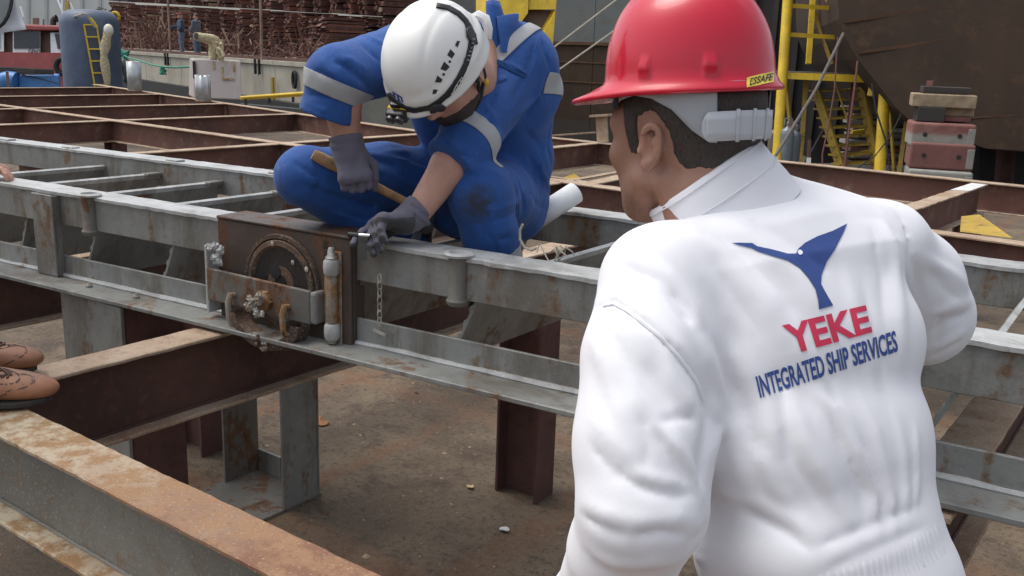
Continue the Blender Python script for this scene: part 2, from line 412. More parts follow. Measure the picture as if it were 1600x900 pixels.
ibeam((-2.045, .884), (-2.045, 4.8), 'dark rusty cross beam passing under the grey ladder beside the brown shoes', H=0.205, z=.916)
ibeam((-3.15, .884), (-3.15, 4.8), 'dark cross beam under the ladder behind the grey bracket post at the left edge', H=0.205, z=.916)
ibeam((-.30, 1.62), (-.30, 4.5), 'reddish cross beam under the ladder right of the man in white', H=0.205, z=.916)
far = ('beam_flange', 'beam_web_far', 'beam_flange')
ibeam((-13.0, 5.32), (-4.4, 4.86), 'long beam crossing the left grid diagonally behind the grey ladder', mats=far)
ibeam((-4.4, 4.86), (1.6, 4.52), 'low beam behind the ladder at right under the yellow gusset', mats=far)
ibeam((-15.4, 9.0), (-6.0, 6.75), 'farthest left beam below the two galvanised pipe stubs', mats=far)
ibeam((-6.0, 7.38), (2.2, 6.86), 'far right beam in front of the stacked keel blocks', mats=far)
for x, y0, y1, lab in ((-5.88, 2.9, 6.72, 'cross beam nearest behind the grey ladder left of the crouching man'),
                       (-8.45, 2.9, 7.33, 'second cross beam behind the ladder from the front'),
                       (-10.3, 2.9, 7.76, 'third cross beam, just below the left pipe stub'),
                       (-12.5, 2.9, 8.28, 'fourth cross beam, next to the end of the left grid'),
                       (-14.55, 4.0, 8.78, 'last cross beam of the left grid near the blue tank')):
    ibeam((x, y0), (x, y1), lab, z=.915, mats=far)
ibeam((-4.42, 4.9), (-4.42, 7.27), 'cross beam seen between the blue overalls and the red hard hat', z=.915, mats=far)
_rb = ibeam((-1.3, 4.76), (-1.22, 6.98), 'cross beam joining the far right beam near the right edge', z=.915, mats=far)
ibeam((-3.0, 4.84), (-3.2, 7.2), 'short cross beam behind the face of the man in white', z=.910, mats=far)
q = MB(); q.prism([(-1.288, 6.42, .9163), (-1.185, 6.46, .9163), (-1.172, 6.93, .9163), (-1.268, 6.95, .9163)], (0, 0, .0012)); q.build('primer_patch', 'chip_white', _rb)
# posts under the grid
def hpost(x, y, label, top, ax=0, W=.16, D=.14, mt='post_rust', cat='post'):
    e = thing('steel_post', label, cat, (x, y, 0), 'posts under the beam grid')
    u = Vector((1, 0, 0)) if ax == 0 else Vector((0, 1, 0)); v = Vector((0, 1, 0)) if ax == 0 else Vector((1, 0, 0)); c = Vector((x, y, 0))
    for s in (-1, 1):
        q = MB(); p = c+u*s*(W/2-.005)
        q.bar(p+Vector((0, 0, .003)), p+Vector((0, 0, top)), .01, D, up=v); q.build('flange', mt, e)
    q = MB(); q.bar(c+Vector((0, 0, .003)), c+Vector((0, 0, top)), W-.022, .008, up=v); q.build('web', mt, e)
    return e
hpost(-1.93, 2.78, 'brown column standing on the deck below the crouching man', .708, W=.19, D=.12)
hpost(-3.22, 2.24, 'dark rusty column behind the grey angle stand', .715, W=.20, D=.13)
for x, y, lab in ((-4.4, 4.86, 'post below the middle of the grid between the two workers'), (-1.3, 4.6, 'post under the low beam at right behind the ladder'), (-5.9, 5.0, 'post at the first crossing of the left grid'),
             (-8.45, 5.1, 'post at the second crossing of the left grid'), (-1.25, 6.93, 'post under the far right beam'), (.35, .7, 'post under the near end of the foreground beam')):
    hpost(x, y, lab, .70)
# grey angle stand at the lower left
e = thing('angle_stand', 'grey steel angle stand with upright and foot on the deck', 'stand', (-2.62, 2.1, 0))
q = MB(); q.box((-2.645, 2.16, .012), (-2.54, 2.25, .915)); 
q = MB(); q.bar((-2.60, 2.245, .012), (-2.60, 2.245, .915), .20, .01, up=(0, 1, 0)); q.build('upright_plate', 'grey_paint', e)
q = MB(); q.bar((-2.845, 2.16, .012), (-2.845, 2.16, .715), .01, .16, up=(0, 1, 0)); q.build('side_plate', 'grey_paint_dirty', e)
q = MB(); q.bar((-2.505, 2.16, .012), (-2.505, 2.16, .915), .01, .165, up=(0, 1, 0)); q.build('upright_flange', 'grey_paint', e)
q = MB(); q.box((-2.86, 1.94, .002), (-2.50, 2.26, .012)); q.build('foot_plate', 'grey_paint_dirty', e)
q = MB(); q.box((-2.84, 2.238, .0125), (-2.71, 2.248, .10)); q.build('foot_web', 'grey_paint', e)
# grey bracket post at far left below the ladder
e = thing('bracket_post', 'grey plate post under the ladder beside the brown shoes', 'post', (-2.5, 1.45, 0))
q = MB(); q.box((-2.72, 1.43, .0), (-2.40, 1.442, .918)); q.build('front_plate', 'grey_paint', e, bevel=.002, seg=1)
q = MB(); q.box((-2.412, 1.444, .0), (-2.40, 1.62, .918)); q.build('side_plate', 'post_rust', e)
q = MB(); q.box((-2.72, 1.444, .0), (-2.708, 1.62, .918)); q.build('side_plate', 'grey_paint_dirty', e)

# ================================================================== GREY LADDER FRAME
FP = Vector((-0.3, 1.74, 0)); FA = math.atan(0.1)
lad = thing('gangway_ladder', 'grey painted steel gangway ladder lying across the beams', 'gangway', FP)
def fl(s, t, z): return FP+Vector((s, t, z))
S0, S1 = -4.6, 2.2
def fbox(name, mt, s0, s1, t0, t1, z0, z1, bevel=.002):
    q = MB(); q.box(fl(s0, t0, z0), fl(s1, t1, z1)); return q.build(name, mt, lad, bevel=bevel, seg=1)
BL0, BL1 = -1.80, -1.345      # the sheave block sits between these
for nm, t0, sg in (('front', 0.0, 1), ('rear', 0.745, 1)):
    fbox('chord_web', 'grey_paint', S0, S1, t0, t0+.009, 1.098, 1.190)
    q = MB()   # top flange with a slightly ragged painted edge
    n = 220; vs = []
    for i in range(n+1):
        s = S0+(S1-S0)*i/n; j = rng.uniform(-.0035, .0035)
        z = 1.2+rng.uniform(-.0008, .0008)
        vs += [fl(s, t0-.006+j*.6, z-.010+rng.uniform(-.0015, .001)), fl(s, t0-.006+j*.6, z-.0012), fl(s, t0-.002, z), fl(s, t0+.088, z), fl(s, t0+.09, z-.010)]
    q.add(vs, [(i*5+k, i*5+(k+1) % 5, i*5+5+(k+1) % 5, i*5+5+k) for i in range(n) for k in range(5)]+[(0, 1, 2, 3, 4), tuple(5*n+k for k in (4, 3, 2, 1, 0))], 0)
    q.build('top_flange', 'grey_paint_worn', lad)
    fbox('lower_web', 'grey_paint', S0, S1, t0, t0+.009, .938, 1.003)
    a, b = (-.105, .012) if nm == 'front' else (-.02, .095)
    fbox('lower_flange', 'grey_paint', S0, S1, t0+a, t0+b, .924, .9365)
    q = MB(); pts = [fl(S0+(S1-S0)*i/120, t0-.004, .940+rng.uniform(-.001, .001)) for i in range(121)]
    q.tube(pts, [.006+rng.uniform(0, .003) for _ in pts], 6); q.build('weld_bead', 'grey_paint_worn', lad)
# stiffeners joining the chords
for s in (-2.555, -4.1, 1.3):
    fbox('stiffener', 'grey_paint', s-.05, s+.05, -.028, -.02, .938, 1.19); fbox('stiffener', 'grey_paint', s-.05, s-.042, -.0195, .0, .938, 1.188); fbox('stiffener', 'grey_paint', s+.042, s+.05, -.0195, .0, .938, 1.188)
# ridged treads, tilted, spanning from chord to chord
ca, sa = math.cos(FA), math.sin(FA)
def tread(xw, yw0=1.72):
    s = (xw-FP.x)*ca+(yw0-FP.y)*sa
    q = MB(); al = math.radians(24); d = Vector((math.sin(al), 0, math.cos(al)))   # up the tread
    nrm = Vector((-math.cos(al), 0, math.sin(al)))
    b = fl(s-.085, 0, .938); Wd = .222
    sk = .072   # treads run square to the beams, a little skew to the rails
    def P(t, k, o): return b+d*(Wd*k)+nrm*o+Vector((sk*t, t, 0))
    sect = [(0, 0), (0, .007)]
    for i in range(5):
        k0 = .08+.18*i; sect += [(k0, .007), (k0+.03, .012), (k0+.075, .012), (k0+.105, .007)]
    sect += [(1, .009), (1, 0)]
    n = len(sect); vs = [P(.012, k, o) for k, o in sect]+[P(.742, k, o) for k, o in sect]
    q.add(vs, [tuple(range(n))[::-1], tuple(range(n, 2*n))]+[(i, (i+1) % n, n+(i+1) % n, n+i) for i in range(n)])
    q.build('tread', 'grey_paint', lad)
    q = MB(); q.bar(P(.012, 1.0, .004), P(.742, 1.0, .004), .017, .012, up=nrm); return q.build('tread_edge', 'grey_paint_worn', lad)
for k in range(-4, 12):
    x = -2.31+.34*k
    tread(x)
# tread tips
for k in range(-3, 3):
    x = -2.31+.34*k; p = fl((x-FP.x)*ca-.0+.055, .70, 1.142)
    q = MB(); q.box(p+Vector((-.02, -.03, -.004)), p+Vector((.02, .04, .012))); q.build('tread_lug', 'grey_paint_dirty', lad, bevel=.004)
# pipe bushes through the front chord
for s in (-2.36, -1.045):
    q = MB(); prof = [(.022, 1.085), (.027, 1.09), (.028, 1.097), (.023, 1.104), (.023, 1.19), (.024, 1.199)]
    c = fl(s, -.002, 0); q.lathe(c, prof, 20); q.build('bush', 'grey_paint_dirty', lad)
    q = MB(); q.lathe(c, [(.034, 1.2005), (.036, 1.206), (.030, 1.210), (.024, 1.210), (.022, 1.202)], 20); q.build('bush_ring', 'grey_paint_worn', lad)
for s in (-2.33, -2.12):
    q = MB(); q.lathe(fl(s, -.045, .9365), [(.010, 0), (.010, .006), (.006, .010), (.004, .014)], 6); q.build('rivet', 'hinge_paint', lad)
# pads on the rear flange
for s in (-4.0, -3.55, -2.9, -2.35):
    fbox('pad', 'grey_paint_worn', s-.035, s+.035, .75, .79, 1.2005, 1.207, .002)

# --- sheave block
_before = set(o.name for o in bpy.data.objects)
fbox('block_plate', 'block_steel', BL0, BL1, -.055, -.043, .915, 1.203, .003)
fbox('block_side', 'block_steel', BL0, BL0+.012, -.042, -.0, .93, 1.196); fbox('block_side', 'block_steel', BL1-.012, BL1, -.042, -.0, .915, 1.196)
fbox('block_cap', 'block_steel', BL0, BL1, -.058, .05, 1.2035, 1.211, .002)
cx, cz = -1.568, 1.062
q = MB(); ax = (0, -1, 0); c = fl(cx, -.056, cz)
q.lathe(c, [(.104, 0), (.111, .003), (.113, .007), (.111, .012), (.099, .013), (.094, .008), (.090, .003), (.046, .003), (.044, .007), (.022, .007), (.020, .003)], 48, axis=ax)
sh = q.build('sheave', 'sheave_rust', lad)
q = MB(); q.lathe(fl(cx, -.057, cz), [(.092, 0), (.092, .0042), (.0, .0045)], 40, axis=ax); q.build('sheave_web', 'recess_dark', sh)
for i in range(3):
    a = (.5, .95, 1.75)[i]; r_ = (.108, .075, .104)[i]; p_ = fl(cx+r_*math.cos(a), -.0705+(.006 if r_ < .08 else 0), cz+r_*math.sin(a)); q = MB(); q.sphere(p_, (.006, .0015, rng.uniform(.004, .008)), 6, 5); q.build('paint_scrape', 'weld_bright', sh)
q = MB(); q.lathe(fl(cx-.018, -.060, cz+.030), [(.019, 0), (.019, .0045), (.012, .005)], 18, axis=ax); q.build('axle_hole', 'ink_black', sh)
q = MB()
n = 28; vs = []
for i in range(n+1):
    a = math.pi*i/n; vs += [fl(cx-.128*math.cos(a), -.056, cz+.128*math.sin(a)), fl(cx-.117*math.cos(a), -.056, cz+.117*math.sin(a)), fl(cx-.117*math.cos(a), -.064, cz+.117*math.sin(a)), fl(cx-.126*math.cos(a), -.064, cz+.126*math.sin(a))]
q.add(vs, [(4*i+k, 4*i+(k+1) % 4, 4*i+4+(k+1) % 4, 4*i+4+k) for i in range(n) for k in range(4)])
q.build('sheave_guard', 'sheave_rust', lad)
# cover strap in front of the sheave, bent lip on the right
q = MB()
top = [(BL0-.012, 1.062), (BL0+.35, 1.058), (BL0+.362, 1.057)]
strap = [fl(BL0-.008, -.092, .988), fl(BL0+.355, -.092, .980), fl(BL0+.355, -.092, 1.066), fl(BL0-.008, -.092, 1.074)]
q.prism(strap, (0, .012, 0)); cov = q.build('cover_strap', 'grey_paint_dirty', lad, bevel=.003)
q = MB(); q.box(fl(BL0+.3525, -.0915, .981), fl(BL0+.374, -.045, 1.065)); q.build('strap_lip', 'grey_paint', cov, bevel=.008)
q = MB(); q.box(fl(BL0-.013, -.0915, .95), fl(BL0-.004, -.045, 1.135)); q.build('strap_bracket', 'grey_paint_worn', cov, bevel=.003)
def blob(c, r, n=5, mt='weld_bright', name='weld_lump', par=None):
    """old weld spatter: a ragged cluster of jagged nuggets"""
    q = MB()
    for i in range(n*2):
        p = Vector(c)+Vector((rng.uniform(-r, r), rng.uniform(-r*.3, r*.1), rng.uniform(-r, r))); k = len(q.v)
        q.sphere(p, r*rng.uniform(.18, .5), 8, 6)
        for m in range(k, len(q.v)):
            d = Vector(q.v[m])-p; q.v[m] = tuple(p+d*rng.uniform(.55, 1.35))
        q.sm[-48:] = [False]*min(48, len(q.sm))
    return q.build(name, mt, par or lad, auto=False)
blob(fl(BL0+.03, -.065, 1.12), .026, 7, 'grey_paint_worn')
blob(fl(BL0+.205, -.098, 1.018), .024, 8, 'hinge_paint'); blob(fl(BL0+.22, -.10, .995), .016, 5, 'weld_bright')
q = MB(); q.lathe(fl(BL0+.205, -.09, 1.02), [(.028, 0), (.028, .014), (.02, .018), (.012, .03), (.008, .031)], 6, axis=ax); q.build('stud_nut', 'hinge_paint', cov)
def hook(s, z, mt, dx=.0):
    q = MB(); P = [fl(s, -.094, z+.03), fl(s, -.106, z+.034), fl(s, -.114, z+.015), fl(s, -.112, z-.03), fl(s+.012+dx, -.108, z-.055), fl(s+.03+dx, -.10, z-.05), fl(s+.036+dx, -.098, z-.03)]
    q.tube(P, .0085, 8); return q.build('hook', mt, cov)
hook(BL0+.095, .985, 'hinge_paint'); hook(BL0+.285, .985, 'hinge_paint', .01)
# lower pocket with the sheave's underside showing
q = MB()
n = 24; vs = []
for i in range(n+1):
    a = math.pi*i/n; r = .118
    vs += [fl(cx-r*math.cos(a), -.056, .982-.092*math.sin(a)), fl(cx-r*math.cos(a), -.098, .982-.080*math.sin(a)), fl(cx-r*.8*math.cos(a), -.102, .982-.055*math.sin(a)), fl(cx-r*.75*math.cos(a), -.060, .982-.05*math.sin(a))]
q.add(vs, [(4*i+k, 4*i+(k+1) % 4, 4*i+4+(k+1) % 4, 4*i+4+k) for i in range(n) for k in range(4)])
q.build('lower_pocket', 'sheave_rust', lad)
blob(fl(cx-.03, -.10, .925), .02, 4, 'sheave_rust'); blob(fl(cx+.01, -.104, .915), .012, 4, 'hinge_paint')
# hinge pin at the right edge of the block
hx = BL1-.045
for nm, z0, z1, mt in (('hinge_knuckle', 1.112, 1.152, 'grey_paint_worn'), ('hinge_knuckle', .948, .990, 'grey_paint_worn'), ('hinge_pin', .988, 1.114, 'hinge_paint')):
    r = .0195 if nm == 'hinge_knuckle' else .0145
    q = MB(); q.lathe(fl(hx, -.072, 0), [(r*.8, z0), (r, z0+.006), (r*1.04, (z0+z1)/2), (r, z1-.006), (r*.8, z1)], 18); q.build(nm, mt, lad)
q = MB(); q.lathe(fl(hx, -.072, 0), [(.012, 1.15), (.015, 1.156), (.010, 1.163), (.009, 1.172), (.007, 1.180), (.004, 1.182)], 12); q.build('grease_nipple', 'weld_bright', lad)
q = MB(); q.lathe(fl(hx, -.072, 0), [(.006, .935), (.012, .94), (.012, .948)], 10); q.build('split_pin', 'hinge_paint', lad)
fbox('hinge_leaf', 'hinge_paint', hx-.036, hx+.02, -.0605, -.0555, .93, 1.17, .002)
for o in bpy.data.objects:      # the whole block sits almost flush with the chords
    if o.name not in _before and o.type == 'MESH' and not o.name.startswith(('lower_pocket', 'weld_lump')):
        for v_ in o.data.vertices: v_.co.y += .030
lad.rotation_euler.z = FA
def fw(s, t, z):   # frame coordinates to world
    return FP+Vector((s*ca-t*sa, s*sa+t*ca, z))

# chain hanging from the upper chord
ch = thing('safety_chain', 'short rusty steel chain hanging from the upper chord of the ladder', 'chain', fw(-1.262, -.012, 1.12))
top = fw(-1.262, -.016, 1.128)
for i in range(7):
    q = MB(); a = i % 2; L, Wd = .011, .0055
    c = top-Vector((0, 0, .018*i+.01)); u = Vector((1, 0, 0)) if a == 0 else Vector((.35, 1, 0)).normalized()
    P = [c+u*Wd*math.cos(k*math.pi/5)+Vector((0, 0, L*(1 if math.sin(k*math.pi/5) >= 0 else -1)*(abs(math.sin(k*math.pi/5))**.6))) for k in range(10)]
    q.tube(P, .0017, 5, closed=True); q.build('chain_link', 'weld_bright', ch)
q = MB(); c = top-Vector((0, 0, .142)); q.bar(c-Vector((.02, 0, 0)), c+Vector((.022, 0, -.006)), .006, .006); q.build('toggle', 'weld_bright', ch)
# knotted wire by the man's foot
e = thing('wire_bundle', 'knotted scrap of pale wire hooked behind the upper chord', 'wire', fw(-.86, .07, 1.2))
for i in range(6):
    p = fw(-.875+.006*i+rng.uniform(-.01, .01), .12+rng.uniform(-.012, .012), 1.185); a = rng.uniform(-.5, .5)
    P = [p+Vector((.012*math.sin(k*.9+i)+a*.012*k, .01*math.cos(k*1.1+i*2), .011*k-.02*(k > 4)*(k-4))) for k in range(7)]
    q = MB(); q.tube(P, .0018, 5); q.build('wire', 'rope_pale', e)
q = MB(); p0 = fw(-.93, .12, 1.245); q.tube([p0+Vector((.030*math.cos(a)-.0, 0, .035*math.sin(a))) for a in (2.4, 2.9, 3.5, 4.2, 4.9, 5.4)], .003, 6); q.build('wire_hook', 'rope_pale', e)
# ================================================================== BACKGROUND, LEFT
# pipe stubs standing on the far beam
for (px, py, px2, r, h, ns, lab) in ((211, 142, 0, .135, .62, 8, 'galvanised pipe stub beside the blue tank'), (318, 158, 0, .125, .42, 5, 'shorter galvanised stub with jagged torn rim left of the pale block')):
    p = atz(px, py, .922); e = thing('pipe_stub', lab, 'pipe stub', V(p), 'galvanised pipe stubs on the far beam')
    d = (p-CP)@CF; r = (21 if px < 250 else 23)/2*d/F_PX; h = (45 if px < 250 else 38)*d/F_PX
    q = MB(); n = 28; prof = [(r*1.0, 0), (r, h)]; vs = []
    for k in range(n):
        a = 2*math.pi*k/n; rip = .03*r*math.cos(8*a); vs.append((p[0]+(r+rip)*math.cos(a), p[1]+(r+rip)*math.sin(a), .922))
    for k in range(n):
        a = 2*math.pi*k/n; rip = .03*r*math.cos(8*a); vs.append((p[0]+(r+rip)*math.cos(a), p[1]+(r+rip)*math.sin(a), .922+h*(1+(rng.uniform(-.04, .07) if ns == 5 else 0))))
    q.add(vs, [(k, (k+1) % n, n+(k+1) % n, n+k) for k in range(n)], 0, True)
    q.build('shell', 'galvanised', e, solid=.012)
    q = MB(); q.lathe((p[0], p[1], .923), [(r*1.06, 0), (r*1.06, .012)], 24); q.build('base_ring', 'beam_flange', e)

# blue tank with ladder
TD = 21.0
def td(px, py, d=TD): return V(at(px, py, d))
c0 = td(147, 140); tr = 43*TD/F_PX; zt = td(147, 30).z; zb = 0.0
tk = thing('storage_tank', 'dark blue vertical tank with yellow ladder behind the beam grid', 'tank', (c0.x, c0.y, zb))
q = MB(); prof = [(tr, zb+.02)]
for i in range(9):
    a = math.pi/2*i/8; prof.append((tr-.28+.28*math.cos(a), zt-.12+.30*math.sin(a)))
prof.append((.05, zt+.20)); q.lathe((c0.x, c0.y, 0), prof, 40); q.build('shell', 'tank_blue', tk)
vdir = Vector((CP[0]-c0.x, CP[1]-c0.y, 0)).normalized(); vr = Vector((-vdir.y, vdir.x, 0))*-1
vr = Vector((CR[0], CR[1], 0)).normalized()
def tp(px, py, off=.0):   # on the tank skin facing the camera
    p = td(px, py); k = (p-c0).dot(vr); k = max(-tr*.97, min(tr*.97, k)); dd = math.sqrt(tr*tr-k*k)+off
    return Vector((c0.x, c0.y, 0))+vr*k+vdir*dd+Vector((0, 0, p.z))
q = MB(); q.bar(tp(132, 44, .02), tp(137, 134, .02), .14, .05, up=vdir); q.build('seam_rib', 'tank_blue', tk)
la = MB(); q = MB(); q.bar(tp(142, 40, .1), tp(149, 134, .1), .035, .035, up=vdir); q.build('ladder_rail', 'yellow_paint', tk)
q = MB(); q.bar(tp(161, 40, .1), tp(166, 134, .1), .035, .035, up=vdir); q.build('ladder_rail', 'yellow_paint', tk)
for k in range(6):
    f = k/5*.96; a = tp(142+7*f, 40+94*f, .1); b = tp(161+5*f, 40+94*f, .1); q = MB(); q.bar(a, b, .028, .028); q.build('ladder_rung', 'yellow_paint', tk)
q = MB(); q.tube([tp(152, 30, .12), tp(158, 37, .12), tp(161, 45, .12)], .025, 6); q.build('ladder_hoop', 'yellow_paint', tk)
q = MB(); P = [tp(179, 47, .14), tp(176, 52, .15), tp(174, 60, .13), tp(170, 72, .12), tp(167, 85, .12), tp(167, 100, .13), tp(168, 115, .12), tp(168, 130, .12)]
q.tube(P, [.05, .09, .085, .12, .07, .10, .085, .06], 9); q.build('foam_pad', 'foam', tk)
q = MB(); q.sphere(tp(178, 48, .16), (.10, .10, .13)); q.build('foam_lump', 'foam_white', tk)
q = MB(); q.lathe(td(139, 24)+Vector((0, 0, -.12)), [(.12, -.2), (.12, .14), (.09, .22), (.03, .25)], 16); q.build('manhole', 'tank_blue', tk)
q = MB(); c = td(180, 26); q.tube([c+vr*.09*math.cos(a)+Vector((0, 0, .09*math.sin(a))) for a in [i*math.pi/6 for i in range(12)]], .035, 6, closed=True); q.bar(c-Vector((0, 0, .08)), c-Vector((0, 0, .4)), .1, .04, up=vr); q.build('lifting_eye', 'yellow_paint', tk)
q = MB(); q.tube([tp(128, 28, .1), tp(140, 25, .2), tp(148, 24, .15), tp(152, 34, .1), tp(158, 44, .12)], .018, 6); q.build('hose', 'rope_pale', tk)
q = MB(); q.tube([tp(109, 54, .03), tp(114, 61, .03), tp(122, 61, .03), tp(127, 59, .03)], .012, 6); q.build('scratch_pipe', 'galvanised', tk)
for i in range(14):
    pass
e = thing('wire_coil', 'tangled wires lying on top of the blue tank', 'wire', td(153, 22))
for i in range(10):
    q = MB(); c = td(153+rng.uniform(-8, 8), 20+rng.uniform(-4, 4)); P = [c+vr*rng.uniform(-.14, .14)+Vector((0, 0, rng.uniform(-.09, .09)))+vdir*rng.uniform(-.1, .1) for k in range(5)]
    q.tube(P, .012, 5); q.build('wire', 'sheave_rust', e)

# blue pump block in front of the tug
PD = 19.0
e = thing('pump_unit', 'bright blue pump housing with black hoses at the left edge', 'pump', td(45, 150, PD))
q = MB(); a, b = td(28, 117, PD), td(92, 117, PD); q.prism([a, b, b-Vector((0, 0, .9)), a-Vector((0, 0, .9))], -vdir*.7); q.build('housing', 'pump_blue', e, bevel=.03)
q = MB(); q.tube([td(-12, 134, PD), td(0, 129, PD), td(14, 125, PD), td(26, 127, PD)], .18, 12); q.build('pipe_elbow', 'pump_blue', e)
for k in range(4):
    q = MB(); q.tube([td(-10, 106+3.2*k, PD), td(24, 107+2.5*k, PD), td(55, 109+2*k, PD-.1), td(84, 110+1.6*k, PD)], .028, 6); q.build('hose', 'rubber', e)
q = MB(); q.bar(td(11, 112, PD-.3), td(14, 140, PD-.3), .05, .05, up=vdir); q.build('stake', 'tug_brown', e)
q = MB(); q.tube([td(34, 117, PD-.05), td(60, 122, PD-.05), td(90, 130, PD-.05)], .012, 5); q.build('cable', 'rubber', e)

# red tug boat
BD = 30.0
tg = thing('tug_boat', 'red tug boat with white window frames moored behind the blue tank', 'tug boat', td(50, 110, BD))
def slab(name, mt, pts, depth, d=BD, par=None, bevel=0.0, mi=None):
    q = MB(); q.prism([td(x, y, d) for x, y in pts], -vdir*depth); return q.build(name, mt, par, bevel=bevel)
slab('bulwark', 'tug_red', [(-140, 80), (140, 83), (140, 165), (-140, 165)], 5.0, BD, tg)
slab('cabin', 'tug_brown', [(-60, 46), (128, 48), (128, 84.5), (-60, 82)], 3.0, BD+.3, tg)
slab('roof', 'tug_red', [(-70, 39), (40, 38), (134, 41), (134, 48), (40, 48), (-70, 47)], 3.4, BD-.05, tg, .05)
for pts, gl in (([(20, 48.5), (63, 48.5), (63, 82.5), (20, 82.5)], [(21.5, 49.5), (62, 49.5), (62, 75.5), (21.5, 75.5)]),
                ([(78.5, 51), (128, 51), (128, 85), (79.5, 85)], [(85, 52), (127, 52), (127, 76), (90, 76)]),
                ([(-20, 50), (6, 50), (6, 80.5), (-20, 80.5)], [(-18, 51), (-1, 51), (-1, 75), (-18, 75)])):
    f = slab('window_frame', 'tug_white', pts, .12, BD+.1, tg); slab('window_glass', 'glass_dark', gl, .05, BD+.06, f)
slab('funnel', 'tug_brown', [(51, 28), (60.5, 28), (60.5, 39), (51, 39)], .4, BD+1, tg)
q = MB(); q.tube([td(83, 40, BD+.5), td(83, 33, BD+.5), td(85, 29.5, BD+.5), td(88.5, 29, BD+.5)], [.1, .1, .11, .13], 9); q.build('exhaust_pipe', 'black_plastic', tg)
q = MB(); q.bar(td(68, 30, BD), td(68, 39, BD), .04, .04); q.build('aerial', 'cable_grey', tg)
q = MB(); q.bar(td(105, 2, BD), td(105.5, 40, BD), .12, .12); q.build('mast', 'yellow_dull', tg)
for a, b in (((90, 0), (102, 28)), ((97, -4), (97.5, 30)), ((109, 4), (120, 28)), ((32, 10), (37, 27))):
    q = MB(); q.bar(td(*a, BD), td(*b, BD), .045, .045); q.build('mast_stay', 'paper_white', tg)
q = MB(); c = td(97.5, 104, BD-.25); q.tube([c+vr*.19*math.cos(i*math.pi/9)+Vector((0, 0, .23*math.sin(i*math.pi/9))) for i in range(18)], .085, 8, closed=True); q.build('tyre_fender', 'rubber', tg)
# red deck hand's sleeve at the very edge
def text_mesh(txt, size, bold=0.0):
    cu = bpy.data.curves.new('lettering', 'FONT'); cu.body = txt; cu.size = size; cu.offset = bold; cu.resolution_u = 3
    o = bpy.data.objects.new('lettering', cu); COL.objects.link(o)
    bpy.context.view_layer.update()
    me = bpy.data.meshes.new_from_object(o.evaluated_get(bpy.context.evaluated_depsgraph_get()))
    bpy.data.objects.remove(o); bpy.data.curves.remove(cu)
    vs = np.array([v.co[:] for v in me.vertices]); fs = [tuple(p.vertices) for p in me.polygons]
    bpy.data.meshes.remove(me); return vs, fs
vs, fs = text_mesh('GENT', 1.0, .02)
vs = vs-[vs[:, 0].min(), vs[:, 1].min(), 0]; W_, H_ = vs[:, 0].max(), vs[:, 1].max()
o_, rx_, ry_ = td(44, 83, BD+.07), td(64, 83.3, BD+.07)-td(44, 83, BD+.07), td(44, 77, BD+.07)-td(44, 83, BD+.07)
q = MB(); q.add([o_+rx_*(v[0]/W_)+ry_*(v[1]/H_) for v in vs], fs); q.build('name_lettering', 'ink_black', tg)

# pale warehouse wall behind the tug
q = MB(); q.prism([V(at(-260, 130, 95)), V(at(210, 130, 95)), V(at(210, -140, 95)), V(at(-260, -140, 95))], -vdir*20)
wh = thing('warehouse', 'pale grey warehouse wall filling the top left behind the tug', 'warehouse', V(at(40, 60, 95)))
q.build('wall', 'pale_building', wh)
for k in range(9):
    q = MB(); q.bar(V(at(-40+28*k, 130, 94.9)), V(at(-40+28*k, -120, 94.9)), .25, .1, up=vdir); q.build('panel_joint', 'pale_building', wh)

# ------------------------------------------------------------------ quay
QZ = 1.16
def _pxof(p): q_ = np.array(p)-CP; return 800+F_PX*(q_@CR)/(q_@CF)
qa, qb = V(atz(196, 79.5, QZ)), V(atz(482, 98.5, QZ)); qd = (qb-qa).normalized(); qn = Vector((-qd.y, qd.x, 0))   # qn: away from the water
if qn.dot(Vector((_h[0], _h[1], 0))) < 0: qn = -qn
Q0, Q1 = qa-qd*34, qb+qd*10
qy = thing('quay_wall', 'pale concrete quay wall with mooring fenders across the water', 'quay wall', qa)
def qp(k, z, n=0.0): return Vector((qa.x, qa.y, z))+qd*k-qn*n
Lq = (qb-qa).length
Q_END = Lq+3.5
k = -34.0
while k < Q_END:
    k2 = min(Q_END, k+5.4+rng.uniform(-.3, .3))
    dq = 14.0
    while dq > 1 and _pxof(qp(k2, QZ)+qn*dq) > 760: dq -= .5
    q = MB(); q.prism([qp(k+.02, -1.5), qp(k2-.02, -1.5), qp(k2-.02, QZ-.14), qp(k+.02, QZ-.14)], qn*dq); q.build('wall_block', 'quay_concrete', qy)
    q = MB(); q.prism([qp(k+.02, QZ-.135, .07), qp(k2-.02, QZ-.135, .07), qp(k2-.02, QZ, .07), qp(k+.02, QZ, .07)], qn*(dq+.07)); q.build('coping', 'quay_concrete', qy)
    k = k2
q = MB(); q.bar(qp(-34, QZ+.06, -.35), qp(Q_END, QZ+.06, -.35), .14, .12); q.build('edge_rail', 'post_rust', qy)
q = MB(); q.bar(qp(-34, -.35, .12), qp(Q_END, -.42, .12), .4, .55); q.build('waterline_beam', 'rubber', qy)
for px in (263, 405): 
    p = aty(px, 90, 1)  # bearing only
    r = ray(px, 86); 
    # where this bearing meets the quay face
    A = np.array([[qd.x, -r[0]], [qd.y, -r[1]]]); kk = np.linalg.solve(A, np.array([CP[0]-qa.x, CP[1]-qa.y]))[0]
    for dz in (-.18, .2):
        q = MB(); q.bar(qp(kk+dz, QZ-.5, .09), qp(kk+dz, QZ+.02, .09), .08, .06); q.build('bollard_strap', 'rubber', qy)
    q = MB(); q.bar(qp(kk, QZ, -.1), qp(kk, QZ+2.3, -.1), .07, .07); q.build('rail_post', 'scrap_wood', qy)
